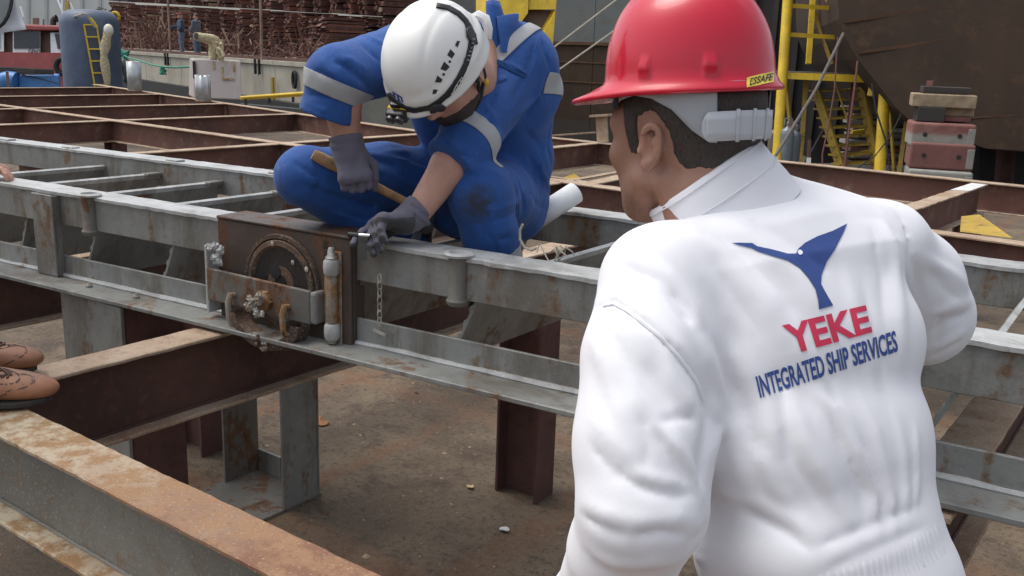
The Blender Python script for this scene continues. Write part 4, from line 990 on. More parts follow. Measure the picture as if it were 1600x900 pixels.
class Soft:
    def __init__(s, lo, hi, h):
        s.lo, s.h = _r(lo), h
        s.n = np.ceil((_r(hi)-s.lo)/h).astype(int)+1
        s.ax = [s.lo[i]+h*np.arange(s.n[i], dtype=np.float32) for i in range(3)]
        s.d = np.full(s.n, 0.5, np.float32)
    def win(s, lo, hi):
        a = np.clip(np.floor((_r(lo)-s.lo)/s.h).astype(int), 0, s.n-1); b = np.clip(np.ceil((_r(hi)-s.lo)/s.h).astype(int)+1, 1, s.n)
        b = np.maximum(b, a+1)
        sl = tuple(slice(a[i], b[i]) for i in range(3))
        return sl, s.ax[0][a[0]:b[0]][:, None, None], s.ax[1][a[1]:b[1]][None, :, None], s.ax[2][a[2]:b[2]][None, None, :]
    def put(s, sl, f, k, op='u'):
        d = s.d[sl]
        if op == 'u':
            if k > 0:
                t = np.maximum(k-np.abs(d-f), 0)/k; s.d[sl] = np.minimum(d, f)-t*t*k*0.25
            else: s.d[sl] = np.minimum(d, f)
        else:
            f = -f; t = np.maximum(k-np.abs(d-f), 0)/max(k, 1e-6); s.d[sl] = np.maximum(d, f)+t*t*k*0.25
        return s
    def cone(s, a, b, ra, rb, k=0.02, op='u', cut0=None, cut1=None):
        a, b = _r(a), _r(b); m = max(ra, rb)+max(k, .01)+.03
        sl, X, Y, Z = s.win(np.minimum(a, b)-m, np.maximum(a, b)+m)
        ab = b-a; L2 = float(ab@ab)
        tt = ((X-a[0])*ab[0]+(Y-a[1])*ab[1]+(Z-a[2])*ab[2])/L2; t = np.clip(tt, 0, 1)
        f = np.sqrt((X-a[0]-t*ab[0])**2+(Y-a[1]-t*ab[1])**2+(Z-a[2]-t*ab[2])**2)-(ra+(rb-ra)*t)
        L = math.sqrt(L2)
        if cut1 is not None: f = np.maximum(f, (tt-1)*L-cut1)
        if cut0 is not None: f = np.maximum(f, -tt*L-cut0)
        return s.put(sl, f, k, op)
    def chain(s, pts, k=0.02, op='u'):
        for (p, r), (q, r2) in zip(pts[:-1], pts[1:]): s.cone(p, q, r, r2, k, op)
        return s
    def ell(s, c, rad, B=None, k=0.02, op='u', pw=2.0):
        """ellipsoid; B = three axis vectors (rows)"""
        c, rad = _r(c), _r(rad); m = float(rad.max())*1.08+max(k, .01)+.03
        sl, X, Y, Z = s.win(c-m, c+m); B = np.eye(3) if B is None else np.asarray(B, float)
        q = [((X-c[0])*B[i][0]+(Y-c[1])*B[i][1]+(Z-c[2])*B[i][2])/rad[i] for i in range(3)]
        if pw == 2.0:
            n = np.sqrt(q[0]**2+q[1]**2+q[2]**2); g = np.sqrt((q[0]/rad[0])**2+(q[1]/rad[1])**2+(q[2]/rad[2])**2)+1e-6
            f = n*(n-1)/g
        else:
            n = (np.abs(q[0])**pw+np.abs(q[1])**pw+np.abs(q[2])**pw)**(1/pw); f = (n-1)*float(rad.min())
        return s.put(sl, f, k, op)
    def loft(s, secs, T, Fd, k=0.03, pw=2.3):
        """torso-like loft through elliptical sections: (centre, half width along T, half depth along Fd)"""
        T, Fd = _r(T), _r(Fd)
        for (c0, a0, b0), (c1, a1, b1) in zip(secs[:-1], secs[1:]):
            c0, c1 = _r(c0), _r(c1); ab = c1-c0; L2 = float(ab@ab); L = math.sqrt(L2); m = max(a0, a1, b0, b1)+.06
            sl, X, Y, Z = s.win(np.minimum(c0, c1)-m, np.maximum(c0, c1)+m)
            tt = ((X-c0[0])*ab[0]+(Y-c0[1])*ab[1]+(Z-c0[2])*ab[2])/L2; t = np.clip(tt, 0, 1)
            ax = ab/L; Tt = T-ax*float(T@ax); Tt /= np.linalg.norm(Tt); Ft = Fd-ax*float(Fd@ax)-Tt*float((Fd-ax*float(Fd@ax))@Tt); Ft /= np.linalg.norm(Ft)
            dx, dy, dz = X-c0[0]-t*ab[0], Y-c0[1]-t*ab[1], Z-c0[2]-t*ab[2]
            u = dx*Tt[0]+dy*Tt[1]+dz*Tt[2]; v = dx*Ft[0]+dy*Ft[1]+dz*Ft[2]; e = (tt-t)*L
            A = a0+(a1-a0)*t; Bb = b0+(b1-b0)*t
            n = ((np.abs(u)/A)**pw+(np.abs(v)/Bb)**pw+(np.abs(e)/Bb*1.6)**pw+1e-9)**(1/pw)
            s.put(sl, (n-1)*np.minimum(A, Bb), k)
        return s
    def half(s, c, nrm, lo, hi, k=0.004):
        """keep only what lies behind the plane (inside a window)"""
        c, nrm = _r(c), _r(nrm); nrm = nrm/np.linalg.norm(nrm); sl, X, Y, Z = s.win(lo, hi)
        f = (X-c[0])*nrm[0]+(Y-c[1])*nrm[1]+(Z-c[2])*nrm[2]; return s.put(sl, -f, k, 'i')
    def sample(s, P):
        P = np.atleast_2d(_r(P)); q = (P-s.lo)/s.h; q = np.clip(q, 0, s.n-1.001); i = q.astype(int); f = q-i; o = 0
        for a in (0, 1):
            for b in (0, 1):
                for c in (0, 1):
                    wgt = (f[:, 0] if a else 1-f[:, 0])*(f[:, 1] if b else 1-f[:, 1])*(f[:, 2] if c else 1-f[:, 2])
                    o = o+wgt*s.d[i[:, 0]+a, i[:, 1]+b, i[:, 2]+c]
        return o
    def hit(s, px, py, d0=0.8, d1=4.0):
        """first surface point on a line of sight"""
        r = ray(px, py)/F_PX; ds = np.arange(d0, d1, s.h*.7); P = CP+r*ds[:, None]
        ins = np.all((P > s.lo+s.h) & (P < s.lo+s.h*(s.n-2)), axis=1); v = np.where(ins, s.sample(P), 1.0)
        k = np.argmax(v < 0)
        if v[k] >= 0: k = int(np.argmin(v))
        return P[k]
    def fold(s, pts, wd, amp, depth=0.03):
        """cloth ridge (amp>0) or crease (amp<0) along a curve; tapers at its ends"""
        pts = [_r(p) for p in pts]; n = len(pts)-1
        allp = np.array(pts); m = wd*3+abs(amp)*2
        sl, X, Y, Z = s.win(allp.min(0)-m, allp.max(0)+m); best = None; amt = None
        for i in range(n):
            a, b = pts[i], pts[i+1]; ab = b-a; L2 = float(ab@ab)+1e-12
            t = np.clip(((X-a[0])*ab[0]+(Y-a[1])*ab[1]+(Z-a[2])*ab[2])/L2, 0, 1)
            dd = (X-a[0]-t*ab[0])**2+(Y-a[1]-t*ab[1])**2+(Z-a[2]-t*ab[2])**2; g = (i+t)/n
            if best is None: best, amt = dd, g
            else:
                mk = dd < best; best = np.where(mk, dd, best); amt = np.where(mk, g, amt)
        tap = np.minimum(1, np.minimum(amt, 1-amt)*3.5+.12)
        g_ = np.exp(-best/(wd*wd)) if amp > 0 else np.exp(-np.sqrt(best+1e-9)/(wd*.75))
        s.d[sl] -= amp*tap*g_
        return s
    def folds(s, lst):
        """lst of (pixel curve, width, amp): curves laid on the surface first, then raised together"""
        H = []
        for pts, wd, amp in lst:
            P = []
            for a, b in zip(pts[:-1], pts[1:]):
                m = max(1, int(math.hypot(b[0]-a[0], b[1]-a[1])/40))
                P += [(a[0]+(b[0]-a[0])*i/m, a[1]+(b[1]-a[1])*i/m) for i in range(m)]
            P.append(pts[-1]); Q = [s.hit(*p) for p in P]
            # drop points that slipped past an outline onto something behind
            K = [Q[0]]
            for p in Q[1:]:
                if np.linalg.norm(p-K[-1]) < .14: K.append(p)
            if len(K) > 1: H.append((K, wd, amp))
        for K, wd, amp in H: s.fold(K, wd, amp)
        return s
    def ripple(s, B, scale, amp, seed=0.0, lo=None, hi=None, sharp=True):
        """random drape: noise stretched along an axis; B rows = axes, scale per axis in waves per metre"""
        sl, X, Y, Z = s.win(s.lo if lo is None else lo, s.lo+s.h*s.n if hi is None else hi)
        near = np.abs(s.d[sl]) < .03
        I = np.nonzero(near); x, y, z = X[I[0], 0, 0], Y[0, I[1], 0], Z[0, 0, I[2]]; B = np.asarray(B, float)
        q = [(x*B[i][0]+y*B[i][1]+z*B[i][2])*scale[i]+seed+7.3*i for i in range(3)]
        v = vnoise(*q)
        if sharp: v = 1-np.abs(2*v-1)*1.6
        else: v = 2*v-1
        v2 = vnoise(q[0]*2.1+3, q[1]*2.1+9, q[2]*2.1+1); sub = s.d[sl]
        sub[I] -= amp*(v*.75+.25*(2*v2-1)); s.d[sl] = sub
        return s
    def mesh(s, adapt=0.0, relax=1):
        d = np.clip(s.d, -.05, .05)
        g = vdb.FloatGrid(0.05); g.copyFromArray(np.ascontiguousarray(d, dtype=np.float32))
        P, T, Q = g.convertToPolygons(0.0, adapt)
        v = P*s.h+s.lo; fs = [tuple(f) for f in T.tolist()]+[tuple(f) for f in Q.tolist()]
        return v, fs
def keep_big(v, fs, minf=60):
    par = list(range(len(v)))
    def find(a):
        while par[a] != a: par[a] = par[par[a]]; a = par[a]
        return a
    for f in fs:
        r = find(f[0])
        for k in f[1:]:
            q = find(k)
            if q != r: par[q] = r
    from collections import Counter
    c = Counter(find(f[0]) for f in fs); return [f for f in fs if c[find(f[0])] >= minf]
def soft_obj(name, vf, mats, parent, matfn=None):
    v, fs = vf; fs = keep_big(v, fs)
    me = bpy.data.meshes.new(name); org = np.array(parent_origin(parent))
    me.from_pydata((v-org).tolist(), [], fs)
    mats = [mats] if isinstance(mats, str) else mats
    for m in mats: me.materials.append(MATS[m])
    me.polygons.foreach_set('use_smooth', [True]*len(fs))
    if matfn is not None:
        c = np.array([v[list(f)].mean(0) for f in fs]); me.polygons.foreach_set('material_index', matfn(c).astype(int))
    me.validate(); me.update()
    bm = bmesh.new(); bm.from_mesh(me); bmesh.ops.recalc_face_normals(bm, faces=bm.faces)
    loose = [q for q in bm.verts if not q.link_faces]; bmesh.ops.delete(bm, geom=loose, context='VERTS')
    bmesh.ops.smooth_vert(bm, verts=bm.verts, factor=.35, use_axis_x=True, use_axis_y=True, use_axis_z=True)
    bm.to_mesh(me); bm.free()
    o = bpy.data.objects.new(name, me); COL.objects.link(o); o.parent = parent
    return o
def normals(v, fs):
    n = np.zeros_like(v)
    for f in fs:
        a, b, c = v[f[0]], v[f[1]], v[f[2]]; k = np.cross(b-a, c-a)
        for i in f: n[i] += k
    l = np.linalg.norm(n, axis=1, keepdims=True); return n/np.maximum(l, 1e-9)
def skin_patch(src, name, mat, parent, mask, off=.0015, thick=.002):
    """a strip of cloth sewn on: the masked faces of an evaluated mesh lifted off the surface"""
    me = src.data; v = np.array([q.co[:] for q in me.vertices]); org = np.array(parent_origin(src)); fs = [tuple(p.vertices) for p in me.polygons]
    c = np.array([v[list(f)].mean(0) for f in fs])+org; nr = np.array([p.normal[:] for p in me.polygons])
    mk = mask(c, nr); fs = [f for f, k in zip(fs, mk) if k]
    vn = np.array([q.normal[:] for q in me.vertices])
    used = sorted({i for f in fs for i in f}); mp = {a: i for i, a in enumerate(used)}
    q = MB(); q.add([v[i]+vn[i]*off+org for i in used], [tuple(mp[i] for i in f) for f in fs], 0, True)
    o = q.build(name, mat, parent, auto=False)
    md = o.modifiers.new('thickness', 'SOLIDIFY'); md.thickness = thick; md.offset = 1
    return o

def sewn_band(src, name, mat, parent, p0, ax, hw, rad, extra=None, off=.0011, thick=.0016):
    """reflective tape: the cloth between two parallel planes, cut clean and lifted"""
    org = np.array(parent_origin(src)); p0 = np.asarray(p0, float); ax = np.asarray(ax, float); ax = ax/np.linalg.norm(ax)
    me = src.data; v = np.array([q.co[:] for q in me.vertices])+org; nv = np.array([q.normal[:] for q in me.vertices])
    bm = bmesh.new(); mp = {}
    for p in me.polygons:
        c = v[list(p.vertices)].mean(0)
        if abs((c-p0)@ax) > hw+.012 or np.linalg.norm(c-p0) > rad or (extra and not extra(c)): continue
        for i in p.vertices:
            if i not in mp: mp[i] = bm.verts.new(v[i]+nv[i]*off)
        bm.faces.new([mp[i] for i in p.vertices])
    for s_ in (-1, 1):
        bmesh.ops.bisect_plane(bm, geom=bm.verts[:]+bm.edges[:]+bm.faces[:], plane_co=Vector(p0+ax*hw*s_), plane_no=Vector(ax*s_), clear_outer=True)
    bm.verts.index_update(); q = MB(); q.add([p.co[:] for p in bm.verts], [tuple(x.index for x in f.verts) for f in bm.faces], 0, True); bm.free()
    o = q.build(name, mat, parent, auto=False); md = o.modifiers.new('thickness', 'SOLIDIFY'); md.thickness = thick; md.offset = 1; return o

# ------------------------------------------------------------------ cloth, skin and hair materials
def cloth(name, col, rough=0.85, var=0.06, weave=900, stains=(), wearcol=None, fuzz=.15, wrinkle=0.0):
    t = NT(name); v = t.co('Object'); n1 = t.noise(7, 7, 0.62, v); n2 = t.noise(60, 4, 0.6, v); n3 = t.noise(weave, 2, 0.5, v)
    c = t.mix(t.rng(n1, .3, .7), tuple(x*(1-var) for x in col), tuple(min(1, x*(1+var)) for x in col))
    if wearcol: c = t.mix(t.rng(t.mul(n1, n2), .30, .42, 0, .35), c, wearcol)
    for (p, r, sc) in stains:
        g = t.n('ShaderNodeVectorMath', operation='DISTANCE'); t.l(v, g.inputs[0]); g.inputs[1].default_value = p
        k = t.rng(t.mul(g.outputs['Value'], t.mul(t.mul(n2, n1), 0.16), 'ADD'), r*.75, r*1.75, .9, 0)
        c = t.mix(k, c, sc)
    bn = t.bump(n2, .10, .004); bn = t.bump(n3, .10, .0008, bn)
    if wrinkle:
        w1 = t.noise(1.0, 3, .5, t.co('Object', (26, 26, 7)), .6); w2 = t.noise(1.0, 3, .5, t.co('Object', (14, 14, 34)), .8)
        r1 = t.mul(t.mul(w1, .5, 'SUBTRACT'), 0, 'ABSOLUTE'); r2 = t.mul(t.mul(w2, .5, 'SUBTRACT'), 0, 'ABSOLUTE')
        bn = t.bump(t.rng(r1, 0, .10), wrinkle, .006, bn); bn = t.bump(t.rng(r2, 0, .07), wrinkle*.5, .005, bn)
    return t.out(c, rough, 0, bn, Sheen_Weight=fuzz)
cloth('coverall_white', (0.79, 0.79, 0.82), .8, .02)
cloth('reflective', (0.36, 0.37, 0.375), .55, .08, 1200)
cloth('glove_knit', (0.125, 0.12, 0.155), .9, .12, 1400)
cloth('glove_dip', (0.045, 0.045, 0.05), .6, .15, 500)
cloth('jeans', (0.09, 0.12, 0.18), .9, .12)
cloth('jumper_blue', (0.025, 0.045, 0.085), .9, .1)
cloth('shirt_grey', (0.10, 0.11, 0.15), .9, .1)
cloth('cap_red', (0.15, 0.03, 0.03), .9, .1)
cloth('trousers_dark', (0.06, 0.06, 0.07), .9, .1)
def skin(name, a, b, red, spots=()):
    t = NT(name); v = t.co('Object'); n1 = t.noise(14, 6, .6, v); n2 = t.noise(320, 3, .6, v); n3 = t.noise(60, 5, .6, v)
    c = t.mix(t.rng(n1, .3, .7), a, b); c = t.mix(t.rng(n3, .5, .8, 0, .35), c, red)
    c = t.mix(t.rng(n2, .5, .7, 0, .22), c, tuple(x*.6 for x in a))
    for (p, r, sc, am) in spots:
        g = t.n('ShaderNodeVectorMath', operation='DISTANCE'); t.l(v, g.inputs[0]); g.inputs[1].default_value = p
        c = t.mix(t.mul(t.rng(t.mul(g.outputs['Value'], t.mul(n3, .03), 'ADD'), r*.3, r*1.2, am, 0), t.rng(n2, .3, .65, .55, 1)), c, sc)
    bn = t.bump(n2, .25, .0008); bn = t.bump(n3, .15, .002, bn)
    t.out(c, .52, 0, bn, Subsurface_Weight=.12, Subsurface_Scale=.01)
    t.b.inputs['Subsurface Radius'].default_value = (1, .35, .2)
skin('skin_pink', (0.46, 0.25, 0.18), (0.54, 0.31, 0.23), (0.50, 0.22, 0.17))
def hair_mat():
    t = NT('hair_dark'); v = t.co('Object', (1, 1, .22)); n1 = t.noise(520, 3, .7, v); n2 = t.noise(30, 5, .6, v)
    c = t.mix(t.rng(n1, .35, .68), (0.024, 0.017, 0.013), (0.062, 0.046, 0.037)); c = t.mix(t.rng(n2, .4, .8, 0, .4), c, (0.06, 0.05, 0.045))
    t.out(c, .6, 0, t.bump(n1, .9, .003))
hair_mat()
plain('stubble', (0.12, 0.075, 0.06), .7, 0, .2, 60, .4, 500, .001)
plain('eye_white', (0.7, 0.68, 0.66), .2); plain('lip', (0.36, 0.15, 0.13), .5)
plain('helmet_red', (0.57, 0.008, 0.032), .26, 0, .03, 3, .02, 200, .001, Coat_Weight=.35, Coat_Roughness=.05, Specular_IOR_Level=.4)
plain('helmet_white', (0.78, 0.78, 0.75), .38, 0, .02, 4, .03, 200, .001)
plain('plastic_pale', (0.50, 0.52, 0.55), .35, 0, .04, 8, .03, 200, .001)
plain('plastic_grey', (0.36, 0.38, 0.40), .4, 0, .04, 8, .03, 200, .001)
plain('strap_black', (0.014, 0.014, 0.016), .6, 0, .3, 60, .4, 400, .001)
plain('lamp_yellow', (0.75, 0.47, 0.03), .4); plain('logo_blue', (0.035, 0.075, 0.26), .8, 0, .08); plain('logo_red', (0.60, 0.035, 0.09), .8, 0, .06)
plain('print_white', (0.65, 0.65, 0.62), .5)
plain('brogue_tan', (0.32, 0.145, 0.075), .42, 0, .22, 18, .1, 120, .001); plain('brogue_dark', (0.09, 0.04, 0.025), .5); plain('sole_dark', (0.035, 0.03, 0.028), .7)

def hair_from(S, c, f, up, sc, lines, nape, thick=.004, rad=.16):
    """cropped hair: the head field grown a little and cut along a hairline"""
    c = _r(c); f, u, l = basis(f, up)
    sl, X, Y, Z = S.win(c-rad, c+rad); H_ = Soft([0, 0, 0], [.01, .01, .01], S.h)
    H_.lo = _r([X[0, 0, 0], Y[0, 0, 0], Z[0, 0, 0]]); H_.n = np.array(S.d[sl].shape); d = S.d[sl].copy()
    dx, dy, dz = (X-c[0])/sc, (Y-c[1])/sc, (Z-c[2])/sc
    x = dx*f[0]+dy*f[1]+dz*f[2]; y = dx*l[0]+dy*l[1]+dz*l[2]; z = dx*u[0]+dy*u[1]+dz*u[2]
    hl = np.interp(x, *lines); hl = np.maximum(hl, nape)
    jit = .003*(vnoise(X*260+0*Z+0*Y, Y*260+0*X+0*Z, Z*260+0*X+0*Y)-.5)
    reg = (hl-z)*sc*.8
    for s_ in (-1, 1):
        e = np.sqrt((x+.010)**2*1.25+(np.abs(y)-.078)**2+((z+.004)/1.45)**2); reg = np.maximum(reg, (.030-e)*sc)
    fade = np.clip((z-hl)/.035, .15, 1)
    grow = thick*fade*(.75+.5*vnoise(X*420+0*Z+0*Y, Y*420+0*X+0*Z, Z*160+0*X+0*Y))
    H_.d = np.maximum(d-grow, reg+jit).astype(np.float32); H_.d = np.where((z < -.09) | (z > .2), .05, H_.d).astype(np.float32)
    H_.ax = None; return H_.mesh()
HAIRLINE = ([-.13, -.05, -.034, -.016, -.004, .012, .018, .036, .044, .06, .12], [-.06, -.040, -.020, .022, .034, .034, -.014, -.012, .045, .075, .10])
def basis(f, up):
    f = np.asarray(f, float); f = f/np.linalg.norm(f); up = np.asarray(up, float); up = up-f*(up@f); up /= np.linalg.norm(up)
    return f, up, np.cross(up, f)     # forward, up, left
def head_parts(S, c, f, up, sc=1.0, k=.015):
    """head in one field: c = middle between the ears; forward, up, left axes"""
    f, u, l = basis(f, up); c = np.asarray(c, float); B = (f, l, u)
    P = lambda x, y, z: c+(f*x+l*y+u*z)*sc
    S.ell(P(-.012, 0, .045), (.098*sc, .077*sc, .085*sc), B, k)          # cranium
    S.ell(P(.030, 0, .002), (.072*sc, .064*sc, .085*sc), B, .03)        # face
    S.ell(P(.048, 0, -.055), (.045*sc, .048*sc, .045*sc), B, .03)       # jaw
    S.ell(P(.068, 0, -.085), (.022*sc, .024*sc, .02*sc), B, .02)        # chin
    for s in (-1, 1):
        S.cone(P(.02, .056*s, -.045), P(.058, .030*s, -.082), .018*sc, .016*sc, .025)   # jaw line
        S.ell(P(.070, .036*s, -.012), (.020*sc, .024*sc, .018*sc), B, .02)            # cheek bone
        S.cone(P(.085, .012*s, .030), P(.070, .048*s, .030), .012*sc, .012*sc, .015)    # brow
        S.ell(P(.094, .032*s, .010), (.016*sc, .018*sc, .012*sc), B, .012, 'i')        # socket
        S.ell(P(.078, .032*s, .009), (.0135*sc,)*3, B, .003)                          # eyeball lid
        # ear: bowl, rim, lobe
        er = .80*sc; e = P(-.006, .073*s, -.004); o = (l*s*.9-f*.5); o = o/np.linalg.norm(o); w_ = f*.9+l*s*.4; w_ = w_/np.linalg.norm(w_); ue = u*.97-f*.22
        S.ell(e+o*.006*er, (.018*er, .007*er, .033*er), (w_, o, ue), .006)
        rim = [e+o*(.015+.003*math.sin(a))*er-w_*(.0165*math.cos(a))*er+ue*(.031*math.sin(a)+.003)*er for a in np.linspace(-1.35, 2.5, 12)]
        S.chain([(p, .0046*er) for p in rim], .004)
        S.cone(e+o*.014*er-w_*.004*er-ue*.010*er, e+o*.015*er-w_*.006*er+ue*.016*er, .0035*er, .003*er, .004)
        S.ell(e+o*.017*er+w_*.004*er-ue*.002*er, (.008*er, .009*er, .014*er), (w_, o, ue), .004, 'i')
        S.ell(e+o*.013*er+w_*.001*er-ue*.030*er, (.009*er, .005*er, .010*er), (w_, o, ue), .005)
        S.ell(e+o*.013*er+w_*.016*er-ue*.006*er, (.004*er, .004*er, .007*er), (w_, o, ue), .004)
    S.cone(P(.092, 0, .018), P(.114, 0, -.022), .009*sc, .012*sc, .012)     # nose
    for s in (-1, 1): S.ell(P(.102, .011*s, -.026), (.010*sc, .008*sc, .008*sc), B, .008)
    S.cone(P(.093, -.018, -.051), P(.093, .018, -.051), .0065*sc, .0065*sc, .008); S.cone(P(.090, -.014, -.061), P(.090, .014, -.061), .0075*sc, .0075*sc, .008)
    return P
# ================================================================== MAN IN WHITE
R0, HH, ZZ = _r0, _h, np.array([0, 0, 1.0])
def A(px, py, d): return at(px, py, d)
wm = thing('person', 'man in white coverall and red hard hat seen from behind', 'person', (0, 0, 0))
th = math.radians(27)
WT = R0*math.cos(th)+HH*math.sin(th); WF = -R0*math.sin(th)+HH*math.cos(th)
sL, sR = A(1028, 440, 1.20), A(1376, 388, 1.40)
eL, eR = A(1003, 790, 1.105), A(1438, 492, 1.50)
wL, wR = A(925, 935, 1.27), A(1330, 500, 1.73)
hipc = A(1330, 975, 1.235)
wm.location = (hipc[0], hipc[1], 0)
secs = [(A(1192, 385, 1.315), .148, .080), (A(1203, 425, 1.31), .174, .116), (A(1228, 540, 1.29), .172, .126), (A(1252, 700, 1.26), .154, .122), (A(1272, 828, 1.235), .136, .110), (A(1280, 862, 1.235), .134, .108), (A(1300, 955, 1.235), .156, .128), (A(1338, 1100, 1.235), .176, .142), (A(1345, 1220, 1.235), .165, .135)]
S = Soft([min(eL[0], wL[0], wR[0], eR[0])-.42, min(eL[1], hipc[1])-.30, .70], [max(hipc[0], eR[0])+.42, max(wR[1], eR[1])+.16, 1.62], .0040)
S.loft(secs, WT, WF, .05, 2.6)
S.cone(A(1150, 395, 1.31), sL, .062, .060, .03); S.cone(A(1205, 350, 1.335), sR, .072, .060, .03)
S.cone(A(1158, 345, 1.318), A(1190, 400, 1.30), .066, .10, .03)
# the seat of the collar
hc = A(1070, 222, 1.31)
# sleeves
S.cone(A(1115, 470, 1.235), A(1112, 590, 1.225), .056, .054, .05); S.cone(A(1045, 460, 1.212), A(1150, 470, 1.245), .050, .052, .05)
S.chain([(sL, .063), (A(1010, 560, 1.155), .070), (A(1003, 690, 1.125), .0715), (eL, .074)], .045)
S.chain([(eL, .074), (A(975, 860, 1.15), .066), (wL, .050)], .012)
S.chain([(sR, .062), (A(1418, 440, 1.46), .071), (eR, .075)], .04)
S.chain([(eR, .078), (A(1385, 500, 1.62), .062), (wR, .048)], .012)
# shoulder blades and the shallow groove between them

S.ripple((R0*.9+CU*.42, CU*.9-R0*.42, CF), (11, 2.0, 11), .0016, 3.0)
W_FOLDS = [
 # armhole seam and the pinch where arm meets body
 ([(912, 488), (960, 474), (1003, 503), (1055, 552), (1088, 598), (1100, 632)], .0065, -.0085), ([(930, 470), (965, 462), (1008, 492), (1060, 540), (1095, 590)], .010, .004),
 ([(1098, 600), (1109, 650), (1099, 712), (1090, 765)], .013, -.020),
 ([(1108, 620), (1122, 660), (1112, 720)], .016, .006),
 # upper back: drapes running from the near shoulder down to the right
 ([(965, 410), (1020, 440), (1060, 488), (1080, 520)], .010, -.006), ([(985, 400), (1045, 432), (1082, 480), (1098, 520)], .012, .006),
 ([(1047, 450), (1066, 480), (1080, 508)], .007, -.006), ([(950, 470), (955, 440), (968, 405), (990, 370)], .006, -.003),
 ([(1060, 350), (1130, 400), (1190, 470), (1230, 545)], .020, .006), ([(1085, 345), (1150, 390), (1215, 455), (1262, 540)], .016, -.006),
 ([(1120, 340), (1200, 390), (1250, 440), (1300, 520)], .018, .006), ([(1150, 330), (1230, 375), (1300, 430)], .013, -.005), ([(1090, 520), (1120, 600), (1140, 690)], .018, .006),
 ([(1110, 520), (1150, 610), (1180, 700), (1190, 770)], .016, -.006), ([(1150, 540), (1190, 630), (1220, 720)], .02, .006),
 ([(1040, 320), (1120, 290), (1200, 268), (1235, 260)], .006, -.004),
 ([(1240, 285), (1330, 300), (1400, 330)], .02, .004),
 ([(1000, 420), (1060, 500), (1085, 560)], .014, .005), ([(1100, 420), (1160, 520), (1200, 620), (1215, 700)], .015, .005), ([(1120, 420), (1175, 510), (1222, 610), (1238, 690)], .012, -.004),
 ([(1180, 420), (1235, 500), (1275, 590), (1300, 660)], .016, .0045), ([(1205, 425), (1255, 500), (1296, 590), (1322, 680)], .012, -.0035), ([(1320, 420), (1345, 520), (1372, 620)], .015, .004), ([(1345, 430), (1366, 520), (1388, 620)], .011, -.0035),
 ([(925, 520), (955, 600), (985, 690)], .016, .004), ([(950, 500), (985, 580), (1020, 640)], .013, -.0035), ([(1035, 540), (1050, 600), (1080, 650)], .010, .005),
 # right shoulder
 ([(1400, 330), (1425, 400), (1440, 470), (1443, 540)], .010, -.010), ([(1380, 330), (1400, 410), (1405, 500), (1408, 600)], .020, .005),
 ([(1360, 350), (1378, 430), (1382, 520)], .014, -.004), ([(1450, 420), (1475, 450), (1500, 470)], .010, -.006), ([(1440, 400), (1480, 425), (1512, 450)], .013, .006),
 ([(1455, 520), (1480, 500), (1512, 490)], .010, -.008), ([(1450, 490), (1490, 478), (1518, 470)], .012, .007), ([(1455, 545), (1485, 530), (1508, 515)], .010, .006),
 ([(1465, 470), (1468, 510), (1462, 550)], .008, -.005), ([(1450, 560), (1480, 545), (1505, 530)], .007, -.006),
 # lower back, falling to the gathered waist
 ([(1180, 790), (1160, 720), (1150, 640)], .02, .005), ([(1270, 610), (1304, 640), (1338, 705), (1365, 771), (1374, 824)], .011, .0085), ([(1290, 640), (1318, 700), (1345, 765), (1358, 830)], .010, -.007),
 ([(1340, 620), (1366, 674), (1391, 771), (1403, 822)], .010, .008), ([(1330, 650), (1362, 720), (1380, 790), (1390, 830)], .009, -.007), ([(1395, 640), (1411, 711), (1418, 806)], .010, .006), ([(1428, 660), (1432, 740), (1432, 800)], .009, .005),
 ([(1225, 600), (1258, 690), (1300, 770), (1340, 835)], .014, .009), ([(1205, 640), (1240, 720), (1285, 790)], .012, -.006), ([(1180, 690), (1215, 765), (1250, 805)], .015, .006),
 ([(1110, 785), (1170, 800), (1235, 835), (1262, 862)], .010, -.008), ([(1120, 770), (1190, 785), (1245, 815), (1275, 845)], .014, .006),
 
 # near sleeve
 ([(1035, 665), (1060, 700), (1085, 742), (1100, 790)], .010, .008), ([(1022, 668), (1048, 712), (1075, 760)], .010, -.008), ([(1030, 660), (1060, 652), (1090, 655)], .010, -.006),
 ([(975, 748), (1010, 765), (1050, 775), (1085, 772)], .010, -.007), ([(985, 735), (1020, 748), (1065, 756)], .010, .006), ([(905, 800), (945, 828), (985, 838)], .012, -.006), ([(985, 838), (1030, 828), (1075, 836)], .012, -.006),
 ([(912, 785), (950, 805), (1000, 815), (1060, 810), (1098, 820)], .013, .004), ([(915, 850), (960, 880), (1020, 880), (1075, 868)], .013, .005), ([(1075, 850), (1095, 835), (1105, 815)], .010, -.006),
 ([(1075, 885), (1092, 872), (1104, 850)], .010, .007), ([(940, 545), (985, 600), (1000, 660)], .02, .005), ([(1000, 560), (1030, 610), (1050, 650)], .016, -.004), ([(1040, 570), (1065, 610), (1085, 640)], .012, .005), ([(925, 640), (960, 690), (1000, 730)], .016, .004), ([(920, 690), (955, 735), (985, 752)], .012, -.005), ([(1000, 640), (1012, 690), (1010, 740)], .014, -.0035),
]
S.folds([(p_, w_*.70, a_ if abs(a_) > .015 else a_*.95) for p_, w_, a_ in W_FOLDS])
S.folds([([(1255, 862), (1320, 838), (1380, 812), (1442, 788)], .012, -.007), ([(1275, 897), (1340, 870), (1400, 844), (1452, 820)], .012, -.006)])
cov_vf = S.mesh()
cover = soft_obj('coverall', cov_vf, 'coverall_white', wm)
